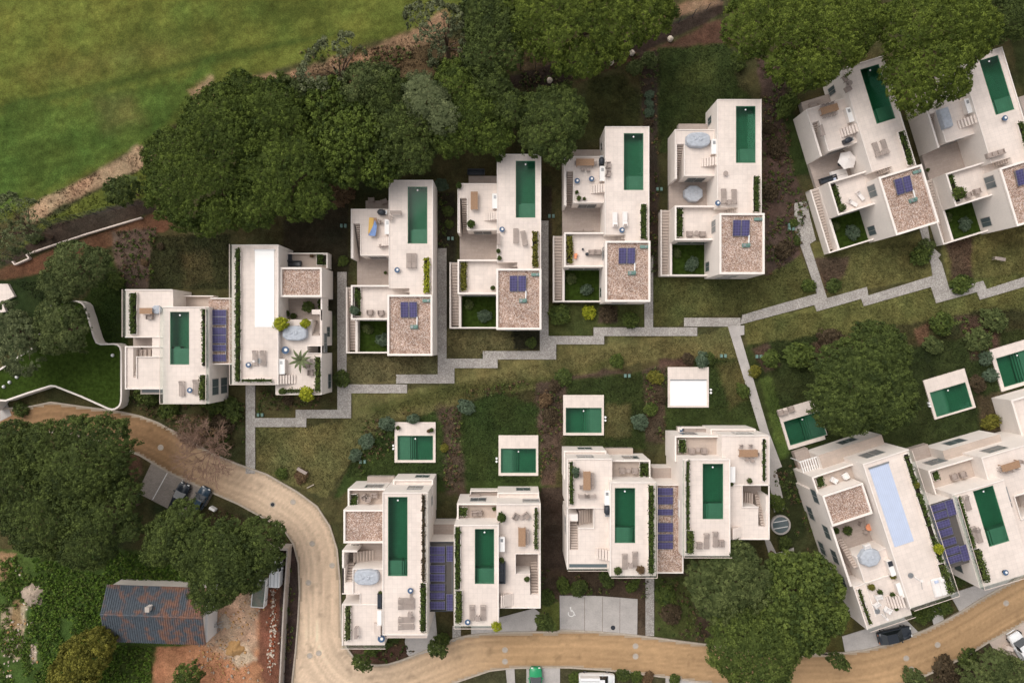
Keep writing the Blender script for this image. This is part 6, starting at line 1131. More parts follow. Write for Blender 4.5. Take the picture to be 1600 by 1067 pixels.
def stones(pts, n, spread, s0, s1, label, ms, name='rubble_pieces'):
    for mi, m in enumerate(ms):
        b = MB()
        for _ in range(n):
            c = rr.choice(pts); x, y, _z = W(c[0]+rr.gauss(0,spread[0]), c[1]+rr.gauss(0,spread[1]), 0); s_ = rr.uniform(s0, s1); a = rr.random()*3
            b.obox((x,y), (math.cos(a),math.sin(a)), None, -.1, s_*rr.uniform(.3,.9), s_, s_*rr.uniform(.4,1))
        tag(b.build(name, M(m)), label[mi], 'rubble', kind='stuff')
stones([(426,920),(428,950),(427,980),(425,1010),(422,1030)], 70, (3,12), .05, .17, ['white broken pieces along the yard wall','red clay lumps along the yard wall','beige broken stones along the yard wall'], ['stone','clay','rubble'])
stones([(370,970),(350,985),(385,950),(340,1040),(375,1050),(330,1020)], 120, (20,16), .04, .16, ['grey rubble crumbs over the yard','beige crumbs over the yard'], ['rubble','sand'])
stones([(22,985),(22,1000),(50,1020),(15,1020),(20,890),(48,935),(38,975),(10,1050)], 40, (7,8), .05, .17, ['pale stones scattered in the weeds','clay pieces scattered in the weeds','white scraps scattered in the weeds'], ['stone','sand','rubble'])
# dark fence ditch lamps and mesh fences
for x_, y_, l_ in ((988,82,'cream boulder second from the right along the brown ditch'),(1048,60,'cream boulder rightmost along the brown ditch'),(955,97,'cream boulder at the lower edge of the bright top pine'),(918,108,'cream boulder under the crown edge of the bright top pine'),(859,125,'cream boulder leftmost along the brown ditch')):
    p = W(x_, y_, 0.4); o = MB().lathe(0,0,[(.34,-.1),(.42,.15),(.36,.42),(.18,.58),(.04,.62)], n=9, wob=.12).build('boulder', M('stone'), smooth=False, loc=(p[0],p[1],0)); tag(o, l_, 'boulder', 'cream boulders along the ditch')
def fence(pts, label, fr=PX, step=2.4, hgt=2.2):
    P = [Vector(W(*fr.px(x,y), 0)[:2]) for x, y in pts]; t = empty('mesh_fence', label, 'fence', (P[0].x,P[0].y,0)); o_ = P[0]
    for i in range(len(P)-1):
        L_ = (P[i+1]-P[i]).length; u = (P[i+1]-P[i]).normalized(); n = max(1, round(L_/step))
        for k in range(n):
            a = P[i]+u*L_*k/n-o_; c = P[i]+u*L_*(k+1)/n-o_; MB().cyl(a.x,a.y,-.1,hgt,.045,n=8).build('post', M('dark_metal'), t); wb = MB()
            for z in (.3,.9,1.5,2.1): wb.tube((a.x,a.y,z),(c.x,c.y,z),.012,.012,4)
            for q in range(1, 12): m_ = a+(c-a)*q/12; wb.tube((m_.x,m_.y,.1),(m_.x,m_.y,2.15),.008,.008,3)
            wb.build('mesh_panel', M('dark_metal'), t)
fence([(20,400),(80,352),(150,335),(240,315)], 'dark wire mesh fence above the thin pale stepped wall'); fence([(790,112),(860,104),(960,66),(1060,36),(1125,8)], 'dark wire mesh fence along the brown ditch at the top')
# ---------------------------------------------------------------- furniture, built once each and copied
PROTO = {}
def proto(kind):
    def deco(f): PROTO[kind] = [f, None]; return f
    return deco
def put(kind, fr, x, y, z, rot, label, scale=None):
    f, src = PROTO[kind]
    if src is None: t = f(); PROTO[kind][1] = t
    else: t = copy_tree(src)
    w_ = W(*fr.px(x, y), z+(2.2 if kind == 'parasol' else .35)); t.location = (w_[0], w_[1], z); t.rotation_euler = (0, 0, R(rot)); t['label'] = label; LABELS.setdefault(label, []).append(t.name)
    if scale: t.scale = (scale,)*3
    elif src is not None: t.scale = (1,1,1)
    return t
def cushion(b, *a): b.box(*a)
def lounger(m):
    t = empty('sun_lounger', '-', 'sun lounger', group='sun loungers on the decks')
    MB().box(-.34,-1,.24,-.29,.98,.30).box(.29,-1,.24,.34,.98,.30).box(-.29,-1,.24,.29,-.95,.30).box(-.29,.93,.24,.29,.98,.30).build('frame', M(m), t)
    for sx in (-.31,.31):
        for sy in (-.9,.85): MB().box(sx-.03,sy-.03,0,sx+.03,sy+.03,.24).build('leg', M(m), t)
    if m == 'taupe':
        b = MB()
        for k in range(9): b.box(-.29,-.94+k*.135,.255,.29,-.85+k*.135,.285)
        b.build('seat', M(m), t); b = MB()
        for k in range(6):
            y = .29+k*.115; z = .29+k*.07; b.add([(-.29,y,z),(.29,y,z),(.29,y+.075,z+.046),(-.29,y+.075,z+.046),(-.29,y,z+.03),(.29,y,z+.03),(.29,y+.075,z+.076),(-.29,y+.075,z+.076)],[(0,3,2,1),(4,5,6,7),(0,1,5,4),(1,2,6,5),(2,3,7,6),(3,0,4,7)])
        b.build('backrest', M(m), t)
    else:
        MB().box(-.32,-.96,.28,.32,.25,.40).build('seat', M(m), t, bevel=.03); MB().add([(-.32,.27,.30),(.32,.27,.30),(.32,.93,.62),(-.32,.93,.62),(-.32,.27,.42),(.32,.27,.42),(.32,.93,.74),(-.32,.93,.74)],[(0,3,2,1),(4,5,6,7),(0,1,5,4),(1,2,6,5),(2,3,7,6),(3,0,4,7)]).build('backrest', M(m), t, bevel=.03); MB().box(-.22,.68,.62,.22,.92,.74).build('pillow', M('taupe'), t, bevel=.03)
    return t
PROTO['lounger'] = [lambda: lounger('taupe'), None]; PROTO['lounger_w'] = [lambda: lounger('white_fabric'), None]
def chair(m, cush='taupe'):
    t = empty('lounge_chair', '-', 'armchair', group='low armchairs on the terraces')
    MB().box(-.33,-.33,.28,.33,.33,.42).build('seat', M(cush), t, bevel=.03); MB().box(-.33,.24,.42,.33,.36,.82).build('backrest', M(cush), t, bevel=.03)
    for s_ in (-1,1): MB().box(s_*.36-.04,-.34,.05,s_*.36+.04,.36,.6).build('armrest', M(m), t, bevel=.01)
    for sx in (-.34,.34):
        for sy in (-.3,.3): MB().box(sx-.025,sy-.025,0,sx+.025,sy+.025,.28).build('leg', M(m), t)
    return t
PROTO['chair'] = [lambda: chair('taupe'), None]; PROTO['chair_w'] = [lambda: chair('white_paint','white_fabric'), None]; PROTO['chair_d'] = [lambda: chair('dark_metal','dark_metal'), None]
@proto('dchair')
def _():
    t = empty('dining_chair', '-', 'chair', group='dining chairs at the tables')
    MB().box(-.23,-.23,.42,.23,.23,.47).build('seat', M('taupe'), t, bevel=.01); MB().box(-.23,.19,.47,.23,.23,.86).build('backrest', M('taupe'), t, bevel=.01)
    for sx in (-.2,.2):
        for sy in (-.2,.2): MB().cyl(sx,sy,0,.42,.02,n=6).build('leg', M('dark_metal'), t)
    return t
def table(L_, w, m='wood', nm='dining_table', leg='wood'):
    t = empty(nm, '-', 'table', group='tables on the roof decks')
    n = max(3, int(w/.18))
    for k in range(n): MB().box(-w/2+k*w/n+.006,-L_/2,.71,-w/2+(k+1)*w/n-.006,L_/2,.75).build('plank', M(m), t)
    for sx in (-w/2+.08,w/2-.08):
        for sy in (-L_/2+.12,L_/2-.12): MB().box(sx-.04,sy-.04,0,sx+.04,sy+.04,.70).build('leg', M(leg), t)
    MB().box(-w/2+.05,-L_/2+.1,.64,w/2-.05,L_/2-.1,.705).build('apron', M(leg), t); return t
PROTO['table'] = [lambda: table(2.4,.95), None]; PROTO['table_m'] = [lambda: table(1.7,.8), None]; PROTO['bench_t'] = [lambda: table(1.5,.45,'taupe','bench','taupe'), None]; PROTO['low'] = [lambda: table(.62,.5,'taupe','low_table','taupe'), None]
@proto('round')
def _():
    t = empty('side_table', '-', 'side table', group='round blue side tables'); MB().lathe(0,0,[(.22,0),(.15,.12),(.15,.3),(.30,.36)],16).build('base', M('dark_metal'), t, smooth=False); MB().cyl(0,0,.36,.40,.36,n=20).build('top', M('blue_table'), t); MB().cyl(0.05,0.03,.40,.47,.15,n=12).build('bowl', M('white_paint'), t); return t
@proto('roundt')
def _():
    t = empty('side_table', '-', 'side table', group='round taupe side tables'); MB().cyl(0,0,.02,.38,.2,n=14).build('base', M('taupe'), t); MB().cyl(0,0,.38,.42,.32,n=18).build('top', M('taupe'), t); return t
def cover(poly_fn, nm_):
    t = empty('covered_table', '-', 'covered table', group='tables under grey covers'); P = poly_fn(); n = len(P); b = MB()
    ring = lambda k, z: [(x*k*(1+.02*math.sin(i*2.7+z*9)), y*k*(1+.02*math.cos(i*3.1)), z+.02*math.sin(i*2.1)) for i, (x, y) in enumerate(P)]
    vs = ring(1.0,.02)+ring(.985,.4)+ring(.95,.72)+ring(.84,.80)+ring(.3,.83); b.add(vs, [(k*n+i,k*n+(i+1)%n,(k+1)*n+(i+1)%n,(k+1)*n+i) for k in range(4) for i in range(n)]+[tuple(range(4*n,5*n))])
    b.build('cover', M('grey_cover'), t); MB().cyl(.25,0,.8,.93,.28,.16,12).build('raised_fold', M('grey_cover'), t); MB().cyl(-.4,.05,.8,.90,.24,.12,12).build('raised_fold', M('grey_cover'), t); return t
octo = lambda rx, ry, n=8: [(rx*math.cos(6.2832*(i+.5)/n), ry*math.sin(6.2832*(i+.5)/n)) for i in range(n)]
PROTO['cover_oct'] = [lambda: cover(lambda: octo(1.42,1.22), ''), None]; PROTO['cover_oval'] = [lambda: cover(lambda: [((1.65 if abs(math.cos(a)) > 0 else 1)*math.copysign(abs(math.cos(a))**.7, math.cos(a)), 1.0*math.copysign(abs(math.sin(a))**.7, math.sin(a))) for a in [6.2832*i/18 for i in range(18)]], ''), None]
PROTO['cover_rect'] = [lambda: cover(lambda: [(-.65,-1.35),(0,-1.38),(.65,-1.35),(.67,0),(.65,1.35),(0,1.37),(-.65,1.35),(-.67,0)], ''), None]
@proto('parasol')
def _():
    t = empty('parasol', '-', 'parasol'); MB().cyl(0,0,.06,2.55,.03,n=10).build('pole', M('grey_metal'), t); MB().cyl(0,0,0,.07,.32,n=16).build('base', M('dark_metal'), t)
    ro = 1.32; rimv = [(ro*math.cos(R(60*i+12)), ro*math.sin(R(60*i+12)), 2.05) for i in range(6)]; ap = (0,0,2.55)
    for i in range(6):
        a, c = rimv[i], rimv[(i+1)%6]; m_ = ((a[0]+c[0])/2*.97,(a[1]+c[1])/2*.97,2.09)
        vs = [ap,a,m_,c]; vs2 = [(p[0],p[1],p[2]-.02) for p in vs]; MB().add(vs+vs2, [(0,1,2),(0,2,3),(6,5,4),(7,6,4),(1,5,6,2),(2,6,7,3)]).build('canopy_panel', M('white_fabric'), t); MB().tube((0,0,2.5),(a[0]*.98,a[1]*.98,2.02),.012,.012,5).build('rib', M('grey_metal'), t)
    MB().cyl(0,0,2.55,2.66,.05,.02,8).build('finial', M('grey_metal'), t); return t
@proto('closed_parasol')
def _():
    t = empty('closed_parasol', '-', 'parasol', group='closed white parasols on the decks'); MB().cyl(0,0,0,.08,.35,n=16).build('base', M('grey_metal'), t); MB().tube((0,0,.08),(0,.1,2.3),.03,.03,8).build('pole', M('grey_metal'), t); MB().tube((0,.03,1.0),(0,.12,2.45),.10,.16,10).build('canopy', M('white_fabric'), t); MB().tube((0,.1,2.3),(.1,-1.1,2.0),.03,.03,6).build('arm', M('grey_metal'), t); return t
@proto('grill')
def _():
    t = empty('gas_grill', '-', 'grill', group='dark gas grills'); MB().box(-.28,-.45,0,.28,.45,.75).build('cabinet', M('dark_metal'), t, bevel=.02); MB().lathe(0,0,[(.36,.76),(.38,.9),(.3,1.05),(.12,1.14)],14,1.0,1.5).build('lid', M('dark_metal'), t, smooth=True); MB().box(-.25,-.75,.72,.25,-.5,.76).build('side_shelf', M('grey_metal'), t); MB().tube((.4,-.3,.95),(.4,.3,.95),.02,.02,6).build('handle', M('grey_metal'), t); return t
@proto('sofa')
def _():
    t = empty('outdoor_sofa', '-', 'sofa', group='dark outdoor sofas'); MB().box(-.38,-1.1,.1,.38,1.1,.4).build('frame', M('dark_metal'), t, bevel=.02); MB().box(-.34,-1.05,.4,.2,0,.5).build('seat_cushion', M('car_dark'), t, bevel=.03); MB().box(-.34,.02,.4,.2,1.05,.5).build('seat_cushion', M('car_dark'), t, bevel=.03); MB().box(.22,-1.08,.4,.38,1.08,.8).build('backrest', M('dark_metal'), t, bevel=.03)
    for s_ in (-1,1): MB().box(-.36,s_*1.14-.05,.1,.38,s_*1.14+.05,.62).build('armrest', M('dark_metal'), t)
    return t
@proto('bed')
def _():
    t = empty('daybed', '-', 'daybed'); MB().box(-.85,-1.15,.05,.85,1.15,.3).build('frame', M('white_paint'), t, bevel=.02)
    for s_ in (-1,1): MB().box(s_*.41-.40,-1.1,.3,s_*.41+.40,1.1,.45).build('mattress', M('white_fabric'), t, bevel=.04)
    MB().box(-.6,.7,.45,-.1,1.05,.6).build('pillow', M('cover_blue'), t, bevel=.05); MB().box(.1,.65,.45,.65,1.05,.6).build('pillow', M('white_fabric'), t, bevel=.05); return t
POTM = {}
def pot(fr, x, y, z, pal, label, r_=.42, name='potted_plant'):
    t = empty(name, label, 'potted plant', W(*fr.px(x, y), z), group='potted plants on decks')
    k = r_/.42; MB().lathe(0,0,[(.2*k,0),(.30*k,.42*k),(.32*k,.45*k),(.27*k,.45*k),(.25*k,.38*k)],14).build('pot', M('pot'), t)
    key = (pal, random.randrange(2))
    if key not in POTM:
        Q, c = crown([(0,0,.95),(.2,.2,.7)], 0.0, .8, *PAL[pal], lobe=.8, clump=.22, leaf=.14, per=10, lobh=.2, seed=61+key[1]); POTM[key] = leafobj('foliage', Q, c, me_only=True)
    o = bpy.data.objects.new('foliage', POTM[key]); link(o, t); o.location = (0,0,.38*k); o.scale = (r_,r_,r_*1.1); o.rotation_euler = (0,0,random.random()*6); MB().cyl(0,0,.3*k,.8*k,.03*k,n=6).build('stem', M('bark'), t); return t
Z2 = Fr(2.965, 520, 220); Z8 = Fr(2.884, 1220, 50)
# -- first upper villa
put('bench_t', Z2, 293, 334, 5.4, 90, 'taupe bench across the pool deck of the yellow towel table villa'); put('low', Z2, 266, 358, 5.4, 0, 'small taupe table beside the bench, yellow towel table villa')
t = put('table', Z2, 186, 400, 4.1, -4, 'wooden table half covered by yellow and blue cloths on the first upper villa')
o = MB().box(-.5,-.9,.752,.1,1.15,.775).build('cloth', M('yellow_cloth'), None); o.parent = t; o = MB().add([(-.45,-1.25,.78),(.5,-1.25,.78),(.62,.1,.78),(.3,.9,.78),(.05,0,.78),(-.45,-1.25,.76),(.5,-1.25,.76),(.62,.1,.76),(.3,.9,.76),(.05,0,.76)],[(0,1,4),(1,2,4),(2,3,4),(0,5,6,1),(1,6,7,2),(2,7,8,3),(3,8,9,4),(4,9,5,0)]).build('blue_cloth', M('blue_cloth'), None); o.parent = t
put('grill', Z2, 228, 334, 4.1, 90, 'dark covered grill at the top of the yellow towel terrace'); put('dchair', Z2, 216, 375, 4.1, 250, 'lone dining chair right of the yellow towel table'); put('dchair', Z2, 224, 487, 4.1, 200, 'dark folding chair at the lower end of the towel terrace')
put('chair', Z2, 178, 275, 1.0, 180, 'left armchair on the brown strip behind the towel table villa'); put('chair', Z2, 238, 282, 1.0, 200, 'right armchair on the brown strip behind the towel table villa')
put('lounger', Z2, 352, 556, 5.4, 180, 'left lounger of the touching pair below the towel villa pool'); put('lounger', Z2, 375, 556, 5.4, 180, 'right lounger of the touching pair below the towel villa pool')
put('round', Z2, 298, 599, 5.4, 0, 'round blue side table on the towel table villa deck'); put('chair', Z2, 171, 795, 3.4, 180, 'left armchair on the white lower terrace, towel table villa'); put('chair', Z2, 222, 797, 3.4, 180, 'right armchair on the white lower terrace, towel table villa'); pot(Z2, 105, 785, 3.7, 'blue', 'bluish plant in the terrace corner of the towel table villa', .6); pot(Z2, 245, 612, .6, 'deep', 'dark small pot on the brown patio of the towel table villa', .22)
# -- second
put('table', Z2, 656, 280, 4.1, 0, 'bare brown wooden table on the second upper villa'); put('bench_t', Z2, 768, 457, 5.4, 0, 'brown narrow bench by the deck step, brown table villa'); pot(Z2, 769, 88, 5.4, 'hedge', 'round plant in the top deck corner of the brown table villa', .48); pot(Z2, 585, 211, 4.1, 'hedge', 'potted shrub in the terrace corner of the brown table villa', .4); pot(Z2, 641, 389, 4.1, 'hedge', 'round plant at the lower terrace edge of the brown table villa', .52)
put('sofa', Z2, 664, 146, 1.0, 90, 'dark sofa on the brown strip behind the brown table villa'); put('lounger', Z2, 848, 441, 5.4, 180, 'straight taupe lounger left below the brown table villa pool'); put('lounger', Z2, 886, 452, 5.4, 190, 'slightly turned lounger right below the brown table villa pool'); put('round', Z2, 784, 411, 5.4, 0, 'round blue side table on the brown table villa deck'); pot(Z2, 768, 513, 5.4, 'deep', 'upper of two small pots by the brown bench', .3); pot(Z2, 772, 545, 5.4, 'deep', 'lower of two small pots by the brown bench', .3); pot(Z2, 742, 682, 3.4, 'deep', 'small round pot in the lower terrace corner, brown table villa', .32)
# -- third
put('table', Z3, 213, 360, 4.1, 90, 'long wooden dining table beside the round pine')
for i, (x, y, a) in enumerate([(175,360,90),(257,362,-90),(203,388,180),(228,392,180)]): put('dchair', Z3, x, y, 4.1, a, 'dining chair %s the table beside the round pine' % ['at the left end of','at the right end of','below left of','below right of'][i])
put('grill', Z3, 287, 356, 4.1, 180, 'black grill above the counter, villa beside the round pine'); put('round', Z3, 178, 441, 4.1, 0, 'left round blue stool on the terrace by the pine'); put('round', Z3, 243, 432, 4.1, 0, 'right round blue stool on the terrace by the pine'); pot(Z3, 176, 494, 4.1, 'hedge', 'small pot left on the terrace beside the pine', .25); pot(Z3, 185, 521, 4.1, 'green', 'leafy pot at the lower left of the pine terrace', .33); pot(Z3, 210, 523, 4.1, 'deep', 'smaller dark pot at the lower edge of the pine terrace', .22)
put('chair', Z3, 318, 370, 5.4, 90, 'upper taupe chair at the deck edge near the pine terrace'); put('chair', Z3, 318, 408, 5.4, 80, 'lower taupe chair at the deck edge near the pine terrace'); put('lounger_w', Z3, 349, 616, 5.4, 180, 'left white cushioned lounger on the third upper villa'); put('lounger_w', Z3, 394, 614, 5.4, 180, 'right white cushioned lounger on the third upper villa'); put('round', Z3, 380, 663, 5.4, 0, 'round blue side table by the white loungers'); put('bench_t', Z3, 183, 662, .6, 90, 'left blue-grey bench against the white terrace wall'); put('bench_t', Z3, 228, 662, .6, 90, 'right blue-grey bench against the white terrace wall'); put('chair', Z3, 243, 762, 3.4, 180, 'left armchair on the lower terrace with orange pots'); put('chair', Z3, 272, 762, 3.4, 180, 'right armchair on the lower terrace with orange pots')
for i, (x, y, r_) in enumerate([(203,750,.16),(172,775,.24),(222,772,.24),(170,787,.2)]):
    p = W(*Z3.px(x,y),3.4); o = MB().lathe(0,0,[(r_*.7,0),(r_,.2),(r_*.9,.4)],12).build('flower_pot', M('orange' if i in (1,3) else 'dark_metal'), None, loc=p); tag(o, ['small dark pot highest on the orange pot terrace','orange flower pot upper left on the lower terrace','dark pot in the middle of the lower terrace','orange flower pot lower left on the lower terrace'][i], 'pot')
# -- fourth
put('cover_oval', Z3, 722, 258, 4.1, 0, 'grey oval covered table on the top terrace of the fourth upper villa'); put('cover_oct', Z3, 700, 500, .6, 0, 'large grey eight-sided cover on the brown patio'); put('roundt', Z3, 848, 407, 5.4, 0, 'round taupe table in the middle of the fourth villa deck'); put('lounger', Z3, 840, 510, 5.4, 180, 'left taupe lounger on the octagon cover villa deck'); put('lounger', Z3, 887, 512, 5.4, 180, 'right taupe lounger on the octagon cover villa deck'); put('low', Z3, 861, 538, 5.4, 0, 'low table between the octagon villa loungers'); put('round', Z3, 812, 541, 5.4, 0, 'blue round side table by the octagon villa loungers'); put('chair', Z3, 685, 679, 3.4, 180, 'left armchair on the lower terrace of the octagon villa'); put('roundt', Z3, 716, 676, 3.4, 0, 'round table between two armchairs, octagon villa terrace'); put('chair', Z3, 743, 680, 3.4, 180, 'right armchair on the lower terrace of the octagon villa')
# -- tilted
put('table', Z8, 214, 352, 4.1, 107, 'long brown table under the pine edge, parasol villa')
for i, (x, y, a) in enumerate([(190,335,17),(210,330,17),(232,325,17),(197,380,197),(218,375,197),(240,370,197)]): put('dchair', Z8, x, y, 4.1, a, '%s dining chair of the table on the parasol villa' % ['upper left','upper middle','upper right','lower left','lower middle','lower right'][i])
put('parasol', Z8, 301, 577, .6, 0, 'open white hexagonal parasol on the patio of the tilted villa'); put('bed', Z8, 265, 648, .6, 107, 'white covered daybed against the wall near the white parasol'); put('sofa', Z8, 213, 665, .6, 107, 'blue-dark bench left of the white daybed'); put('grill', Z8, 296, 493, 4.1, 107, 'black oval grill on the parasol villa terrace'); put('bench_t', Z8, 182, 447, 4.1, 17, 'long brown bench beside the stairs, parasol villa')
put('lounger', Z8, 433, 530, 5.4, 197, 'left taupe lounger on the parasol villa deck'); put('lounger', Z8, 470, 518, 5.4, 197, 'right taupe lounger on the parasol villa deck'); put('low', Z8, 455, 545, 5.4, 17, 'low table between the parasol villa loungers'); put('chair', Z8, 290, 212, 5.4, 120, 'taupe chair highest on the parasol villa deck'); put('roundt', Z8, 312, 230, 5.4, 0, 'round brown table between chairs on the parasol villa deck'); put('chair', Z8, 303, 258, 5.4, 30, 'taupe chair below the round brown table, parasol villa')
put('lounger_w', Z8, 325, 770, 3.4, 60, 'white reclining chair left on the parasol villa lower terrace', .75); put('lounger_w', Z8, 360, 738, 3.4, 40, 'white reclining chair right on the parasol villa lower terrace', .75); pot(Z8, 268, 797, 3.6, 'greygreen', 'potted shrub in the lower terrace corner, parasol villa', .5); put('bench_t', Z8, 150, 322, 1.0, 107, 'dark bench on the strip behind the parasol villa')
put('cover_rect', Z8, 738, 390, 4.1, 17, 'grey-blue covered rectangular table beside the second tilted stairs'); put('cover_rect', Z8, 838, 520, .6, 17, 'grey cover shape in the shade of the second tilted patio', .9); put('round', Z8, 1010, 389, 5.4, 0, 'round blue side table below the rightmost upper pool'); put('chair', Z8, 940, 558, 5.4, 197, 'left chair in the row at the rightmost upper deck edge'); put('chair', Z8, 966, 550, 5.4, 197, 'middle chair in the row at the rightmost upper deck edge'); put('chair', Z8, 992, 542, 5.4, 197, 'right chair in the row at the rightmost upper deck edge'); pot(Z8, 782, 735, 3.6, 'green', 'big round shrub in the lower terrace of the rightmost upper villa', .85); put('chair', Z8, 845, 735, 3.4, 197, 'left armchair on the rightmost upper lower terrace'); put('chair', Z8, 885, 718, 3.4, 197, 'right armchair on the rightmost upper lower terrace'); pot(Z8, 657, 625, .6, 'deep', 'dark pot in the patio corner of the rightmost upper villa', .25)
# -- smallest villa and white-pool villa
put('table_m', ZA, 178, 448, 5.2, 90, 'small wooden table on the left deck of the smallest villa'); put('cover_oct', ZA, 228, 440, 5.2, 0, 'grey-blue cover folded over chairs beside the small wooden table', .5); put('chair', ZA, 190, 480, 5.2, 0, 'taupe chair below the small wooden table')
put('lounger', ZA, 368, 878, 6.0, 0, 'left lounger on the smallest villa deck'); put('lounger', ZA, 445, 870, 6.0, 0, 'right lounger on the smallest villa deck'); put('round', ZA, 414, 888, 6.0, 0, 'round blue table between the smallest villa loungers')
put('lounger', ZA, 776, 708, 6.0, 0, 'left lounger below the long white pool cover'); put('lounger', ZA, 820, 708, 6.0, 0, 'right lounger below the long white pool cover'); put('round', ZA, 740, 747, 6.0, 0, 'blue round table left of the white-pool villa loungers'); put('closed_parasol', ZA, 797, 725, 6.0, -80, 'closed parasol between the loungers below the long white cover')
put('cover_oval', ZA, 1000, 571, 5.0, 0, 'pale grey oval covered table on the palm deck'); put('round', ZA, 948, 665, 5.0, 0, 'pale blue round stool on the palm deck', 1.4); put('chair', ZA, 1062, 748, 5.0, 180, 'taupe chair under the palm leaves'); put('chair', ZA, 1085, 790, 5.0, 90, 'taupe chair by the planter on the palm deck'); put('low', ZA, 1095, 725, 5.0, 0, 'small bluish table by the palm planter')
t = empty('kitchen_counter', 'white counter on the left side of the palm deck', 'counter', W(*ZA.px(936,755),5.0)); MB().box(-.4,-.95,0,.4,.95,.86).build('cabinet', M('white_wall'), t, bevel=.01); MB().box(-.44,-1,.86,.44,1,.92).build('worktop', M('white_paint'), t); MB().box(-.2,.3,.9,.15,.75,.925).build('sink', M('grey_metal'), t)
V2.steps((918,803,1000,852), 5.0, 6.0, 6, 'x-', m='deck', zr=5.4)
for x, y, r_, pal, l_ in ((936,520,.95,'lime','bright yellow-green shrub at the upper left of the palm deck'),(1066,518,.62,'lime','smaller yellow-green shrub right at the top of the palm deck'),(1075,905,.95,'lime','bright yellow-green shrub on the lower edge of the palm deck')): pot(ZA, x, y, 5.0, pal, l_, r_)
for x, y, z_, r_, l_ in ((1080,427,2.0,.8,'round dark plant on the shaded patio, white-pool villa'),(958,462,2.0,.5,'dark leafy pot left on the shaded patio, white-pool villa'),(995,478,2.0,.42,'very dark pot on the shaded patio, white-pool villa'),(935,893,5.0,.45,'grey plant in the lower corner of the palm deck')): pot(ZA, x, y, z_, 'deep', l_, r_)
put('chair_d', ZA, 968, 150, 1.8, 90, 'dark chair on the upper balcony of the white-pool villa'); put('sofa', ZA, 985, 185, 1.8, 90, 'dark sofa on the upper balcony of the white-pool villa'); pot(ZA, 1095, 142, 1.8, 'brown', 'brown pot on the upper balcony of the white-pool villa', .28)
# palm: a banana-like plant with long arching leaves
p = W(*ZA.px(1045,720), 5.6); t = empty('palm', 'small palm with long grey-green arching leaves on the east deck', 'palm', (p[0],p[1],5.0)); MB().lathe(0,0,[(.25,0),(.35,.45),(.3,.45)],12).build('pot', M('pot'), t); MB().cyl(0,0,.4,1.5,.09,.07,8).build('trunk', M('bark'), t)
mat('palm_leaf', lin(96,104,72), .7, noise=[(4,.2)])
for k in range(10):
    a = k*.628+.3; L_ = 1.75 if k % 2 else 1.4; b = MB(); pr = None
    for i in range(7):
        f = i/6; r_ = L_*f; z = 1.5+.7*math.sin(f*2.2)-.5*f*f; w = .17*math.sin(math.pi*min(1,f*.9+.1))+.015; c_, s_ = math.cos(a), math.sin(a); cur = [(c_*r_-s_*w, s_*r_+c_*w, z-.05), (c_*r_, s_*r_, z), (c_*r_+s_*w, s_*r_-c_*w, z-.05)]
        if pr: b.add(pr+cur, [(0,3,4,1),(1,4,5,2)])
        pr = cur
    b.build('leaf', M('palm_leaf'), t)
# -- bend villa
put('cover_oval', Z1, 184, 622, 7.7, 0, 'light grey oval covered table on the bend villa'); put('sofa', Z1, 252, 752, 7.7, 0, 'dark narrow sofa at the step of the bend villa', .8); put('round', Z1, 417, 697, 9.0, 0, 'dark blue round table below the longest green pool'); pot(Z1, 257, 705, 7.7, 'deep', 'dark pot above the dark sofa of the bend villa', .25)
for i, y in enumerate((752, 784, 855, 893)): put('lounger', Z1, 393, y, 9.0, 90, '%s of four stacked sideways loungers on the bend villa deck' % ['highest','second','third','lowest'][i])
put('low', Z1, 415, 824, 9.0, 0, 'low table between the sideways loungers'); put('lounger', Z1, 420, 730, 9.0, 0, 'small upright lounger above the sideways loungers', .5); put('chair', Z1, 170, 195, 5.4, 30, 'left of three taupe chairs on the bend villa balcony'); put('chair', Z1, 190, 205, 5.4, 180, 'middle of three taupe chairs on the bend villa balcony'); put('chair', Z1, 225, 185, 5.4, 0, 'right of three taupe chairs on the bend villa balcony'); put('bench_t', Z1, 127, 920, 7.7, 0, 'narrow bench on the lower deck of the bend villa', 1.0)
p = W(*Z1.px(258,830),7.7); t = empty('kitchen_counter', 'white counter at the step of the bend villa', 'counter', p); MB().box(-.25,-.95,0,.25,.95,.86).build('cabinet', M('white_wall'), t); MB().box(-.28,-1,.86,.28,1,.92).build('worktop', M('white_paint'), t)
V9.steps((215,875,262,935), 7.7, 9.0, 6, 'x+', m='deck', zr=8.2); put('round', Z1, 262, 953, 7.7, 0, 'dark round table with pale disc at the bend villa lower corner', 1.3)
# -- yellow shrub villa
put('table', Z1, 1017, 405, 7.7, 0, 'brown wooden table on the yellow shrub villa')
for i, y in enumerate((378, 400, 422, 440)): put('dchair', Z1, 1043, y, 7.7, 270, '%s chair right of the yellow shrub villa table' % ['first','second','third','fourth'][i])
put('chair', Z1, 983, 300, 7.7, 60, 'left turned armchair above the brown table'); put('chair', Z1, 1041, 295, 7.7, -50, 'right turned armchair above the brown table'); put('roundt', Z1, 1014, 303, 7.7, 0, 'round table between the two turned armchairs'); pot(Z1, 908, 297, 7.7, 'hedge', 'large round pot plant at the deck step, yellow shrub villa', .6); pot(Z1, 1044, 628, 7.7, 'deep', 'dark small pot beside the stair, yellow shrub villa', .36)
put('sofa', Z1, 911, 598, 7.7, 0, 'dark long sofa against the pool deck, yellow shrub villa', 1.15); pot(Z1, 905, 528, 7.7, 'deep', 'dark shrub above the long sofa, yellow shrub villa', .4); put('round', Z1, 908, 590, 8.2, 0, 'temp') if False else None
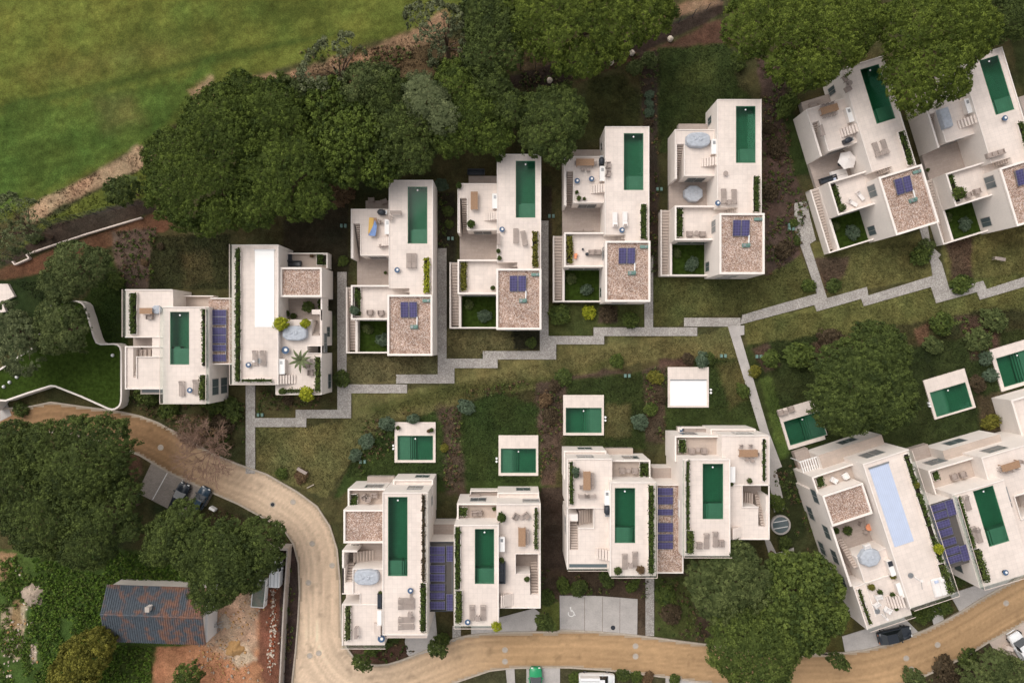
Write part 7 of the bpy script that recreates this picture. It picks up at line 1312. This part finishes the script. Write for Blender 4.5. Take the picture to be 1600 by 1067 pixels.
put('lounger', Z1, 749, 817, 9.0, 0, 'left lounger on the yellow shrub villa'); put('lounger', Z1, 808, 817, 9.0, 0, 'right lounger on the yellow shrub villa'); put('low', Z1, 781, 843, 9.0, 0, 'low table between the yellow shrub villa loungers'); put('round', Z1, 725, 866, 9.0, 0, 'blue round table at the corner of the yellow shrub villa'); pot(Z1, 882, 878, 9.0, 'lime', 'round yellow-green shrub on the corner of the lower villa', .62)
put('chair', Z1, 763, 283, 5.4, 0, 'left chair on the yellow shrub villa balcony'); put('chair', Z1, 787, 281, 5.4, 0, 'right chair on the yellow shrub villa balcony'); pot(Z1, 868, 255, 5.4, 'deep', 'dark pot on the balcony of the yellow shrub villa', .26); put('bench_t', Z1, 765, 185, 1.0, 90, 'taupe bench on the ground terrace behind the yellow shrub villa')
p = W(*Z1.px(911,437),7.7); t = empty('kitchen_counter', 'white counter beside the pool wall, yellow shrub villa', 'counter', p); MB().box(-.32,-.9,0,.32,.9,.86).build('cabinet', M('white_wall'), t); MB().box(-.35,-.95,.86,.35,.95,.92).build('worktop', M('white_paint'), t); MB().box(-.2,.3,.9,.15,.7,.925).build('sink', M('grey_metal'), t)
# -- lower middle villa
put('table', ZC, 208, 405, 7.7, 0, 'light wooden table on the lower middle villa')
for i, y in enumerate((372, 396, 420, 444)): put('dchair', ZC, 238, y, 7.7, 270, '%s chair right of the lower middle villa table' % ['top','upper','lower','bottom'][i]); put('dchair', ZC, 178, y, 7.7, 90, '%s chair left of the lower middle villa table' % ['top','upper','lower','bottom'][i]) if i in (0,3) else None
put('bench_t', ZC, 192, 495, 7.7, 90, 'left taupe bench below the light wooden table'); put('bench_t', ZC, 228, 495, 7.7, 90, 'right taupe bench below the light wooden table'); put('grill', ZC, 324, 570, 7.7, 0, 'large black grill below the counter, lower middle villa', 1.15); pot(ZC, 143, 345, 7.7, 'blue', 'silver-grey plant beside the left hedge, lower middle villa', .5); pot(ZC, 146, 372, 7.7, 'blue', 'smaller silver-grey plant beside the left hedge', .36)
put('lounger', ZC, 428, 872, 9.0, 0, 'left lounger on the lower middle villa'); put('lounger', ZC, 487, 860, 9.0, 0, 'right lounger on the lower middle villa'); put('low', ZC, 460, 892, 9.0, 0, 'low table between the lower middle villa loungers'); pot(ZC, 383, 918, 9.0, 'deep', 'round potted plant at the left corner by the loungers', .5); pot(ZC, 515, 912, 9.0, 'brown', 'brown-leaved potted plant right of the loungers', .55); put('chair', ZC, 413, 350, 5.4, 180, 'left armchair on the lower middle villa balcony'); put('roundt', ZC, 448, 350, 5.4, 0, 'round table between the balcony armchairs'); put('chair', ZC, 485, 350, 5.4, 180, 'right armchair on the lower middle villa balcony')
p = W(*ZC.px(322,497),7.7); t = empty('kitchen_counter', 'white counter above the black grill, lower middle villa', 'counter', p); MB().box(-.34,-.9,0,.34,.9,.86).build('cabinet', M('white_wall'), t); MB().box(-.37,-.95,.86,.37,.95,.92).build('worktop', M('white_paint'), t); MB().box(-.2,.3,.9,.15,.7,.925).build('sink', M('grey_metal'), t)
# -- skylight villa
put('table', ZC, 1133, 248, 7.7, 90, 'long light wooden table on the skylight villa'); 
for i, (x, y, a) in enumerate([(1097,211,0),(1150,210,0),(1130,283,180),(1160,288,190),(1185,255,-90)]): put('dchair', ZC, x, y, 7.7, a, '%s chair of the skylight villa table' % ['upper left','upper right','lower left','lower right','end'][i])
put('lounger', ZC, 899, 755, 9.0, 0, 'left lounger on the skylight villa'); put('lounger', ZC, 950, 745, 9.0, 0, 'right lounger on the skylight villa'); put('chair', ZC, 857, 780, 9.0, 90, 'taupe chair left of the skylight villa loungers'); put('chair', ZC, 985, 768, 9.0, 90, 'taupe chair right of the skylight villa loungers'); put('chair', ZC, 812, 236, 5.4, 180, 'left armchair on the skylight villa balcony'); put('roundt', ZC, 848, 230, 5.4, 0, 'round table on the skylight villa balcony'); put('chair', ZC, 884, 235, 5.4, 180, 'right armchair on the skylight villa balcony')
put('round', ZC, 748, 112, 1.2, 0, 'round blue table on the upper strip of the skylight villa'); put('bench_t', ZC, 800, 115, 1.2, 90, 'left taupe bench on the upper strip of the skylight villa', 1.1); put('bench_t', ZC, 868, 118, 1.2, 90, 'right taupe bench on the upper strip of the skylight villa')
p = W(*ZC.px(1035,365),7.7); t = empty('kitchen_counter', 'white counter beside the skylight villa pool', 'counter', p); MB().box(-.3,-.95,0,.3,.95,.86).build('cabinet', M('white_wall'), t); MB().box(-.33,-1,.86,.33,1,.92).build('worktop', M('white_paint'), t); pot(ZC, 1037, 425, 7.7, 'deep', 'dark pot below the skylight villa counter', .25); pot(ZC, 1140, 405, 7.7, 'greygreen', 'thin plant above the stairwell, skylight villa', .35)
# -- blue-cover villa
put('cover_oct', ZR, 345, 575, 7.7, 18, 'pale grey eight-sided cover on the blue-cover villa'); put('chair_w', ZR, 337, 535, 7.7, 20, 'white chair above the pale octagon cover'); put('chair_w', ZR, 252, 258, 5.4, 210, 'right white chair on the blue-cover villa balcony'); put('chair_w', ZR, 208, 275, 5.4, 150, 'left white chair on the blue-cover villa balcony')
put('closed_parasol', ZR, 513, 650, 9.0, 10, 'closed grey-white parasol on the blue-cover pool deck'); put('bed', ZR, 622, 693, 9.0, 15, 'white daybed with pillows at the blue-cover villa corner'); put('closed_parasol', ZR, 382, 790, 7.7, 190, 'closed white parasol on the lower deck of the blue-cover villa')
for x, y, a, l_ in ((382,732,20,'white armchair upper among the lower deck seats'),(375,762,40,'white armchair middle among the lower deck seats'),(418,783,-30,'white armchair lowest among the lower deck seats')): put('chair_w', ZR, x, y, 7.7, a, l_)
for x, y, z_, pal, r_, l_ in ((347,688,7.7,'yellow',.42,'square yellowish shrub on the blue-cover villa deck'),(382,708,7.7,'hedge',.34,'small shrub right of the yellowish one'),(433,647,7.7,'yellow',.34,'yellowish pot below the grey counter'),(431,720,7.7,'hedge',.34,'green pot at the step of the blue-cover villa'),(447,775,7.7,'deep',.25,'tiny dark pot by the lowest white armchair'),(603,535,9.0,'lime',.62,'yellow shrub on the right edge of the blue-cover villa'),(522,290,9.0,'yellow',.4,'yellowish shrub high on the planted edge, blue-cover villa'),(252,468,4.64,'deep',.6,'dark round plant in the sunken patio, blue-cover villa'),(210,468,4.64,'hedge',.4,'green plant left in the sunken patio')): pot(ZR, x, y, z_, pal, l_, r_)
p = W(*ZR.px(335,453),4.64); t = empty('round_table', 'round orange table in the sunken patio of the blue-cover villa', 'table', p); MB().cyl(0,0,0,.7,.06,n=10).build('leg', M('dark_metal'), t); MB().cyl(0,0,.7,.74,.48,n=20).build('top', M('orange'), t)
for x, y, a, l_ in ((312,445,80,'left'),(360,460,-70,'right'),(330,478,180,'lower')): put('dchair', ZR, x, y, 4.64, a, l_+' chair at the round orange table')
for x, y, l_ in ((418,610,'dark-topped counter on the blue-cover villa'),(452,695,'white counter lower on the blue-cover villa')):
    t = empty('kitchen_counter', l_, 'counter', W(*ZR.px(x,y),7.7), R(18)); MB().box(-.3,-.95,0,.3,.95,.86).build('cabinet', M('white_wall'), t); MB().box(-.33,-1,.86,.33,1,.92).build('worktop', M('white_paint'), t)
    if 'dark' in l_: MB().box(-.28,.3,.92,.28,.95,1.0).build('hob', M('dark_metal'), t)
V13.steps((415,735,480,765), 7.7, 9.0, 6, 'x+', m='deck', zr=8.2)
# -- right edge villa
put('table', ZS, 648, 322, 7.7, 107, 'long brown table on the right edge lower villa')
for i, (x, y, a) in enumerate([(600,345,190),(630,352,190),(660,345,190),(690,330,190),(710,300,280)]): put('dchair', ZS, x, y, 7.7, a, '%s chair of the long brown table at the right edge' % ['first lower','second lower','third lower','fourth lower','end'][i])
put('lounger', ZS, 412, 535, 9.0, 17, 'taupe lounger beside the planting, right edge villa'); put('lounger', ZS, 455, 715, 9.0, 17, 'taupe lounger under a white towel, right edge villa'); put('lounger', ZS, 478, 722, 9.0, 17, 'second lounger right of the towel lounger'); put('round', ZS, 630, 935, 9.0, 0, 'round blue table near the road corner, right edge villa'); put('chair', ZS, 335, 385, 5.4, 197, 'left armchair on the right edge villa balcony'); put('chair', ZS, 385, 372, 5.4, 197, 'right armchair on the right edge villa balcony')
t = empty('kitchen_counter', 'grey-white counter on the right edge lower villa', 'counter', W(*ZS.px(605,480),7.7), R(17)); MB().box(-.3,-.95,0,.3,.95,.86).build('cabinet', M('white_wall'), t); MB().box(-.33,-1,.86,.33,1,.92).build('worktop', M('grey_metal'), t); put('grill', ZS, 630, 545, 7.7, 17, 'grill below the grey-white counter at the right edge')
# -- lawn pool extras
pot(PX, 622.5, 668, .15, 'deep', 'potted plant on the left of the leftmost lawn pool deck', .3); pot(PX, 670, 673, .15, 'brown', 'brown potted plant right on the leftmost lawn pool deck', .26); pot(PX, 674.5, 671.5, .15, 'hedge', 'green potted plant in the corner of the leftmost lawn pool deck', .3)
put('chair', Fr(3.1375,1200,340), 62, 955, .15, 197, 'left chair on the half-hidden lawn pool deck'); put('roundt', Fr(3.1375,1200,340), 88, 955, .15, 0, 'round table on the half-hidden lawn pool deck'); put('chair', Fr(3.1375,1200,340), 112, 937, .15, 197, 'right chair on the half-hidden lawn pool deck')
put('bench_t', PX, 473, 735, 0, 60, 'grey wooden bench on the brown patch of the dry lawn'); put('bench_t', PX, 1560, 405, 0, 80, 'pale bench on the lawn below the rightmost upper villa')
for x, y, l_ in ((704,373,'between the first and second upper villas'),(861.5,338,'left of the third upper villa patio'),(1030,296,'left of the octagon cover villa'),(1236,352,'left of the parasol villa walk'),(1236,358,'second one left of the parasol villa walk') ,(980,587,'above the third lawn pool'),(1130,556,'on the lawn left of the diagonal path'),(1185.5,557,'right of the diagonal path'),(407,648,'below the white-pool villa by the path corner'),(567,721,'on the lawn left of the leftmost lawn pool'),(537,353,'left of the towel table villa')):
    t = empty('utility_box', 'small green utility box pair '+l_, 'utility box', W(x,y,0), group='green utility boxes in the gardens')
    for q in (-.28,.28): MB().box(q-.17,-.24,-.1,q+.17,.24,.22).build('housing', M('unit_green'), t, bevel=.02); MB().box(q-.13,-.2,.22,q+.13,.2,.25).build('lid', M('unit_green'), t)

# ---------------------------------------------------------------- vehicles
def car(x, y, rot, L_, w, h_, paint, label, cat='car', fr=PX, van=False):
    p = W(*fr.px(x, y), .7); t = empty('parked_van' if van else 'parked_car', label, cat, (p[0],p[1],.0 if False else .05), R(rot), 'parked vehicles')
    def shell(prof, wf):                      # prof: (x, z) outline from rear to front, wf(x,z) half width
        b = MB(); n = len(prof); l = [(px_, wf(px_, z), z) for px_, z in prof]; r = [(a, -b_, c) for a, b_, c in l]; b.v += l+r
        b.f += [(i,(i+1)%n,n+(i+1)%n,n+i) for i in range(n)]; tr = tessellate_polygon([[Vector((a,c,0)) for a, _, c in l]]); b.f += [tuple(q) for q in tr]+[tuple(v+n for v in q[::-1]) for q in tr]; return b
    hl = L_/2; bz = .28; belt = h_*.6
    tp = lambda q: w/2*(1-.13*max(0,(abs(q)/hl-.72)/.28)**1.6)
    body = [(-hl,bz),(-hl,belt*.95),(-hl+.12,belt),(hl*.38 if not van else hl*.6,belt+.02),(hl-.25,belt*.86),(hl,belt*.66),(hl,bz)]
    bm = MB(); st = [-hl,-hl*.93,-hl*.75,-hl*.4,0,hl*.4,hl*.7,hl*.9,hl]; bw = [.80,.93,.985,1,1,.985,.96,.88,.74]
    tz = [belt*.93,belt*.99,belt,belt,belt,belt,belt*.93,belt*.82,belt*.66]
    rings = []
    for q, k, z in zip(st, bw, tz): hw = w/2*k; rings.append([(q,-hw*.94,bz),(q,-hw,bz+.2),(q,-hw,z-.14),(q,-hw*.9,z),(q,0,z+.035),(q,hw*.9,z),(q,hw,z-.14),(q,hw,bz+.2),(q,hw*.94,bz)])
    m_ = 9
    for r_ in rings: bm.v += r_
    for k in range(len(rings)-1):
        for i in range(m_-1): bm.f.append((k*m_+i,k*m_+i+1,(k+1)*m_+i+1,(k+1)*m_+i))
        bm.f.append((k*m_+m_-1,k*m_,(k+1)*m_,(k+1)*m_+m_-1))
    bm.f += [tuple(range(m_)), tuple(range((len(rings)-1)*m_, len(rings)*m_))[::-1]]; bm.build('body', M(paint), t, smooth=True)
    c0, c1, r0, r1 = (-hl*.86,hl*.42,-hl*.62,hl*.02) if not van else (-hl*.96,hl*.62,-hl*.94,hl*.4)
    g = MB(); hw, rw = w/2*.88, w/2*.70
    vs = [(c0,-hw,belt),(c1,-hw,belt),(c1,hw,belt),(c0,hw,belt),(r0,-rw,h_-.05),(r1,-rw,h_-.05),(r1,rw,h_-.05),(r0,rw,h_-.05)]
    if van: g.add([(0.0*hl+.3,-hw,belt),(c1,-hw,belt),(c1,hw,belt),(.3,hw,belt),(.3,-hw*.97,h_-.12),(r1,-rw,h_-.12),(r1,rw,h_-.12),(.3,hw*.97,h_-.12)],[(0,1,5,4),(1,2,6,5),(2,3,7,6),(4,5,6,7),(3,0,4,7)])
    else: g.add(vs, [(0,1,5,4),(1,2,6,5),(2,3,7,6),(3,0,4,7),(4,5,6,7)])
    g.build('windows', M('car_glass'), t, bevel=.03)
    if van:
        MB().box(c0,-w/2*.95,belt-.1,.32,w/2*.95,h_).build('cargo_body', M(paint), t, bevel=.05); MB().box(.3,-rw,h_-.11,r1,rw,h_-.05).build('roof', M(paint), t, bevel=.02)
        for k in range(3): MB().box(c0+.1,-.5+.5*k-.03,h_,.2,-.5+.5*k+.03,h_+.03).build('roof_rib', M('grey_metal'), t)
    else: MB().box(r0+.03,-rw*.97,h_-.07,r1-.03,rw*.97,h_-.01).build('roof', M(paint), t, bevel=.025)
    for s_ in (-1,1):
        for q in (-hl*.62, hl*.62):
            wh = MB(); n = 16; A = [6.2832*i/n for i in range(n)]; y0_, y1_ = s_*w/2*.99, s_*(w/2-.2); wh.add([(q+.33*math.cos(a), y0_, .33+.33*math.sin(a)-.05) for a in A]+[(q+.33*math.cos(a), y1_, .33+.33*math.sin(a)-.05) for a in A], [(i,(i+1)%n,n+(i+1)%n,n+i) for i in range(n)]+[tuple(range(n)),tuple(range(2*n-1,n-1,-1))])
            o = wh.build('wheel', M('tyre'), t); b2 = MB(); b2.add([(q+.19*math.cos(a), y0_+s_*.012, .28+.19*math.sin(a)) for a in A]+[(q+.19*math.cos(a), y0_-s_*.02, .28+.19*math.sin(a)) for a in A], [(i,(i+1)%n,n+(i+1)%n,n+i) for i in range(n)]+[tuple(range(n))]); b2.build('rim', M('grey_metal'), o)
        MB().box(hl*.28,s_*(w/2*.97),belt-.12,hl*.34,s_*(w/2+.17),belt+.04).build('mirror', M(paint), t)
        MB().box(hl-.16,s_*w/2*.55-.14,belt*.72,hl-.02,s_*w/2*.55+.14,belt*.80).build('headlight', M('white_lamp'), t)
        MB().box(-hl-.01,s_*w/2*.6-.13,belt*.72,-hl+.05,s_*w/2*.6+.13,belt*.86).build('tail_light', M('orange'), t)
    for i, q in enumerate((-hl*.1,)): MB().box(q-.012,-w/2*.995,.5,q+.012,-w/2*.975,belt-.15).build('door_seam', M('dark_metal'), t)
    return t
car(640,405,66,4.35,1.78,1.45,'car_dark','dark grey car in the left of the two occupied bays',fr=ZB); car(716,410,62,3.6,1.65,1.45,'car_blue','small dark blue car right of the dark grey one',fr=ZB)
car(1398,992,13,4.7,1.85,1.6,'car_dark','large dark car in front of the blue-cover villa'); 
car(Z4.px(1348,590)[0],1066,90,4.3,1.8,1.45,'car_green','green car cut off by the bottom edge')
car(932,1062,0,5.0,1.95,2.1,'car_white','white van at the bottom edge beside the driveway','van',van=True); car(433.5,892,88,3.9,1.55,1.9,'car_white','narrow white van beside the yard wall','van',van=True)
car(1596,1012,122,5.0,1.9,1.9,'car_white','pale blue-white van in the work yard at the right edge','van',van=True)
def boxthing(name, x, y, z, w, d, h_, rot, m, label, cat, fr=PX, lid='white_paint'):
    t = empty(name, label, cat, W(*fr.px(x,y),z), R(rot)); MB().box(-w/2,-d/2,-.05,w/2,d/2,h_).build('body', M(m), t, bevel=.03); MB().box(-w/2+.05,-d/2+.05,h_,w/2-.05,d/2-.05,h_+.05).build('lid', M(lid), t); return t
boxthing('crate', 985, 742, .05, 1.05, .6, .7, -15, 'coping', 'cream crate beside the vans in the work yard', 'crate', Z14, 'coping')
boxthing('white_bin', 930, 665, 0, .9, .4, 1.0, 0, 'white_paint', 'white box on the yard wall half under the pine', 'box', ZB); boxthing('bin', 880, 657, 0, .9, .5, .9, 20, 'white_paint', 'white appliance half hidden under the pine by the yard', 'box', ZB); boxthing('junction_box', 765, 442, 0, .9, .35, .8, -30, 'white_paint', 'pale box post by the small dark blue car', 'box', ZB)
mat('timber', lin(176,164,150), .9, noise=[(4,.15)])
for x0_, y0_, x1_, y1_, l_ in ((915,785,975,865,'left pale timber pole leaning in the bottom right scrub'),(1005,775,1060,870,'middle pale timber pole in the bottom right scrub'),(1040,800,1090,880,'right pale timber pole in the bottom right scrub'),(950,770,1000,850,'thin timber pole between the pale poles')):
    a = W(*Z14.px(x0_,y0_),.5); b_ = W(*Z14.px(x1_,y1_),.4); t = empty('timber_pole', l_, 'pole', a, 0, 'timber poles in the work yard'); MB().tube((0,0,0),(b_[0]-a[0],b_[1]-a[1],b_[2]-a[2]-.35),.09,.07,8).build('shaft', M('timber'), t); MB().box(-.12,-.12,-.6,.12,.12,.02).build('block', M('timber'), t)
for x, y, r_, l_ in ((1080,610,.3,'dark tyre at the edge of the work yard'),(1130,700,.35,'dark barrel by the vans in the work yard')):
    p = W(*Z14.px(x,y),.05); o = MB().lathe(0,0,[(r_,0),(r_,.5),(r_*.8,.55),(r_*.5,.5),(r_*.5,.1)],14).build('barrel', M('tyre'), None, loc=p); tag(o, l_, 'barrel')
# gate frames beside the farmhouse
t = empty('metal_frame', 'tangle of pale metal bars at the right end of the farmhouse', 'metal frame', W(*ZB.px(775,860),0))
for a, b_ in (((-1.2,-.3,.9),(1.1,.5,1.0)),((-1.1,0,.7),(1.2,.9,.8)),((-.9,-.9,.1),(-.7,.9,1.3)),((.2,-.7,.1),(.4,1.0,1.2)),((-.5,.3,1.1),(1.0,-.1,.5))): MB().tube(a,b_,.045,.045,6).build('bar', M('grey_metal'), t)
MB().box(-.9,-.9,-.1,-.8,-.8,.95).box(.3,-.75,-.1,.4,-.65,.9).build('post', M('grey_metal'), t)
o = MB().tube((0,0,.05),(1.0,.5,.15),.09,.07,7).build('fallen_log', M('timber'), None, loc=W(480,762,0)); tag(o, 'pale fallen log near the outer bend of the road', 'log')
dup_l = {k: v for k, v in LABELS.items() if len(v) > 1}; open('/tmp/info.txt','w').write(str((dup_l, NLEAF))) if 0 else print('DUP', {k: v[:3] for k, v in dup_l.items()}, 'leaves', NLEAF)
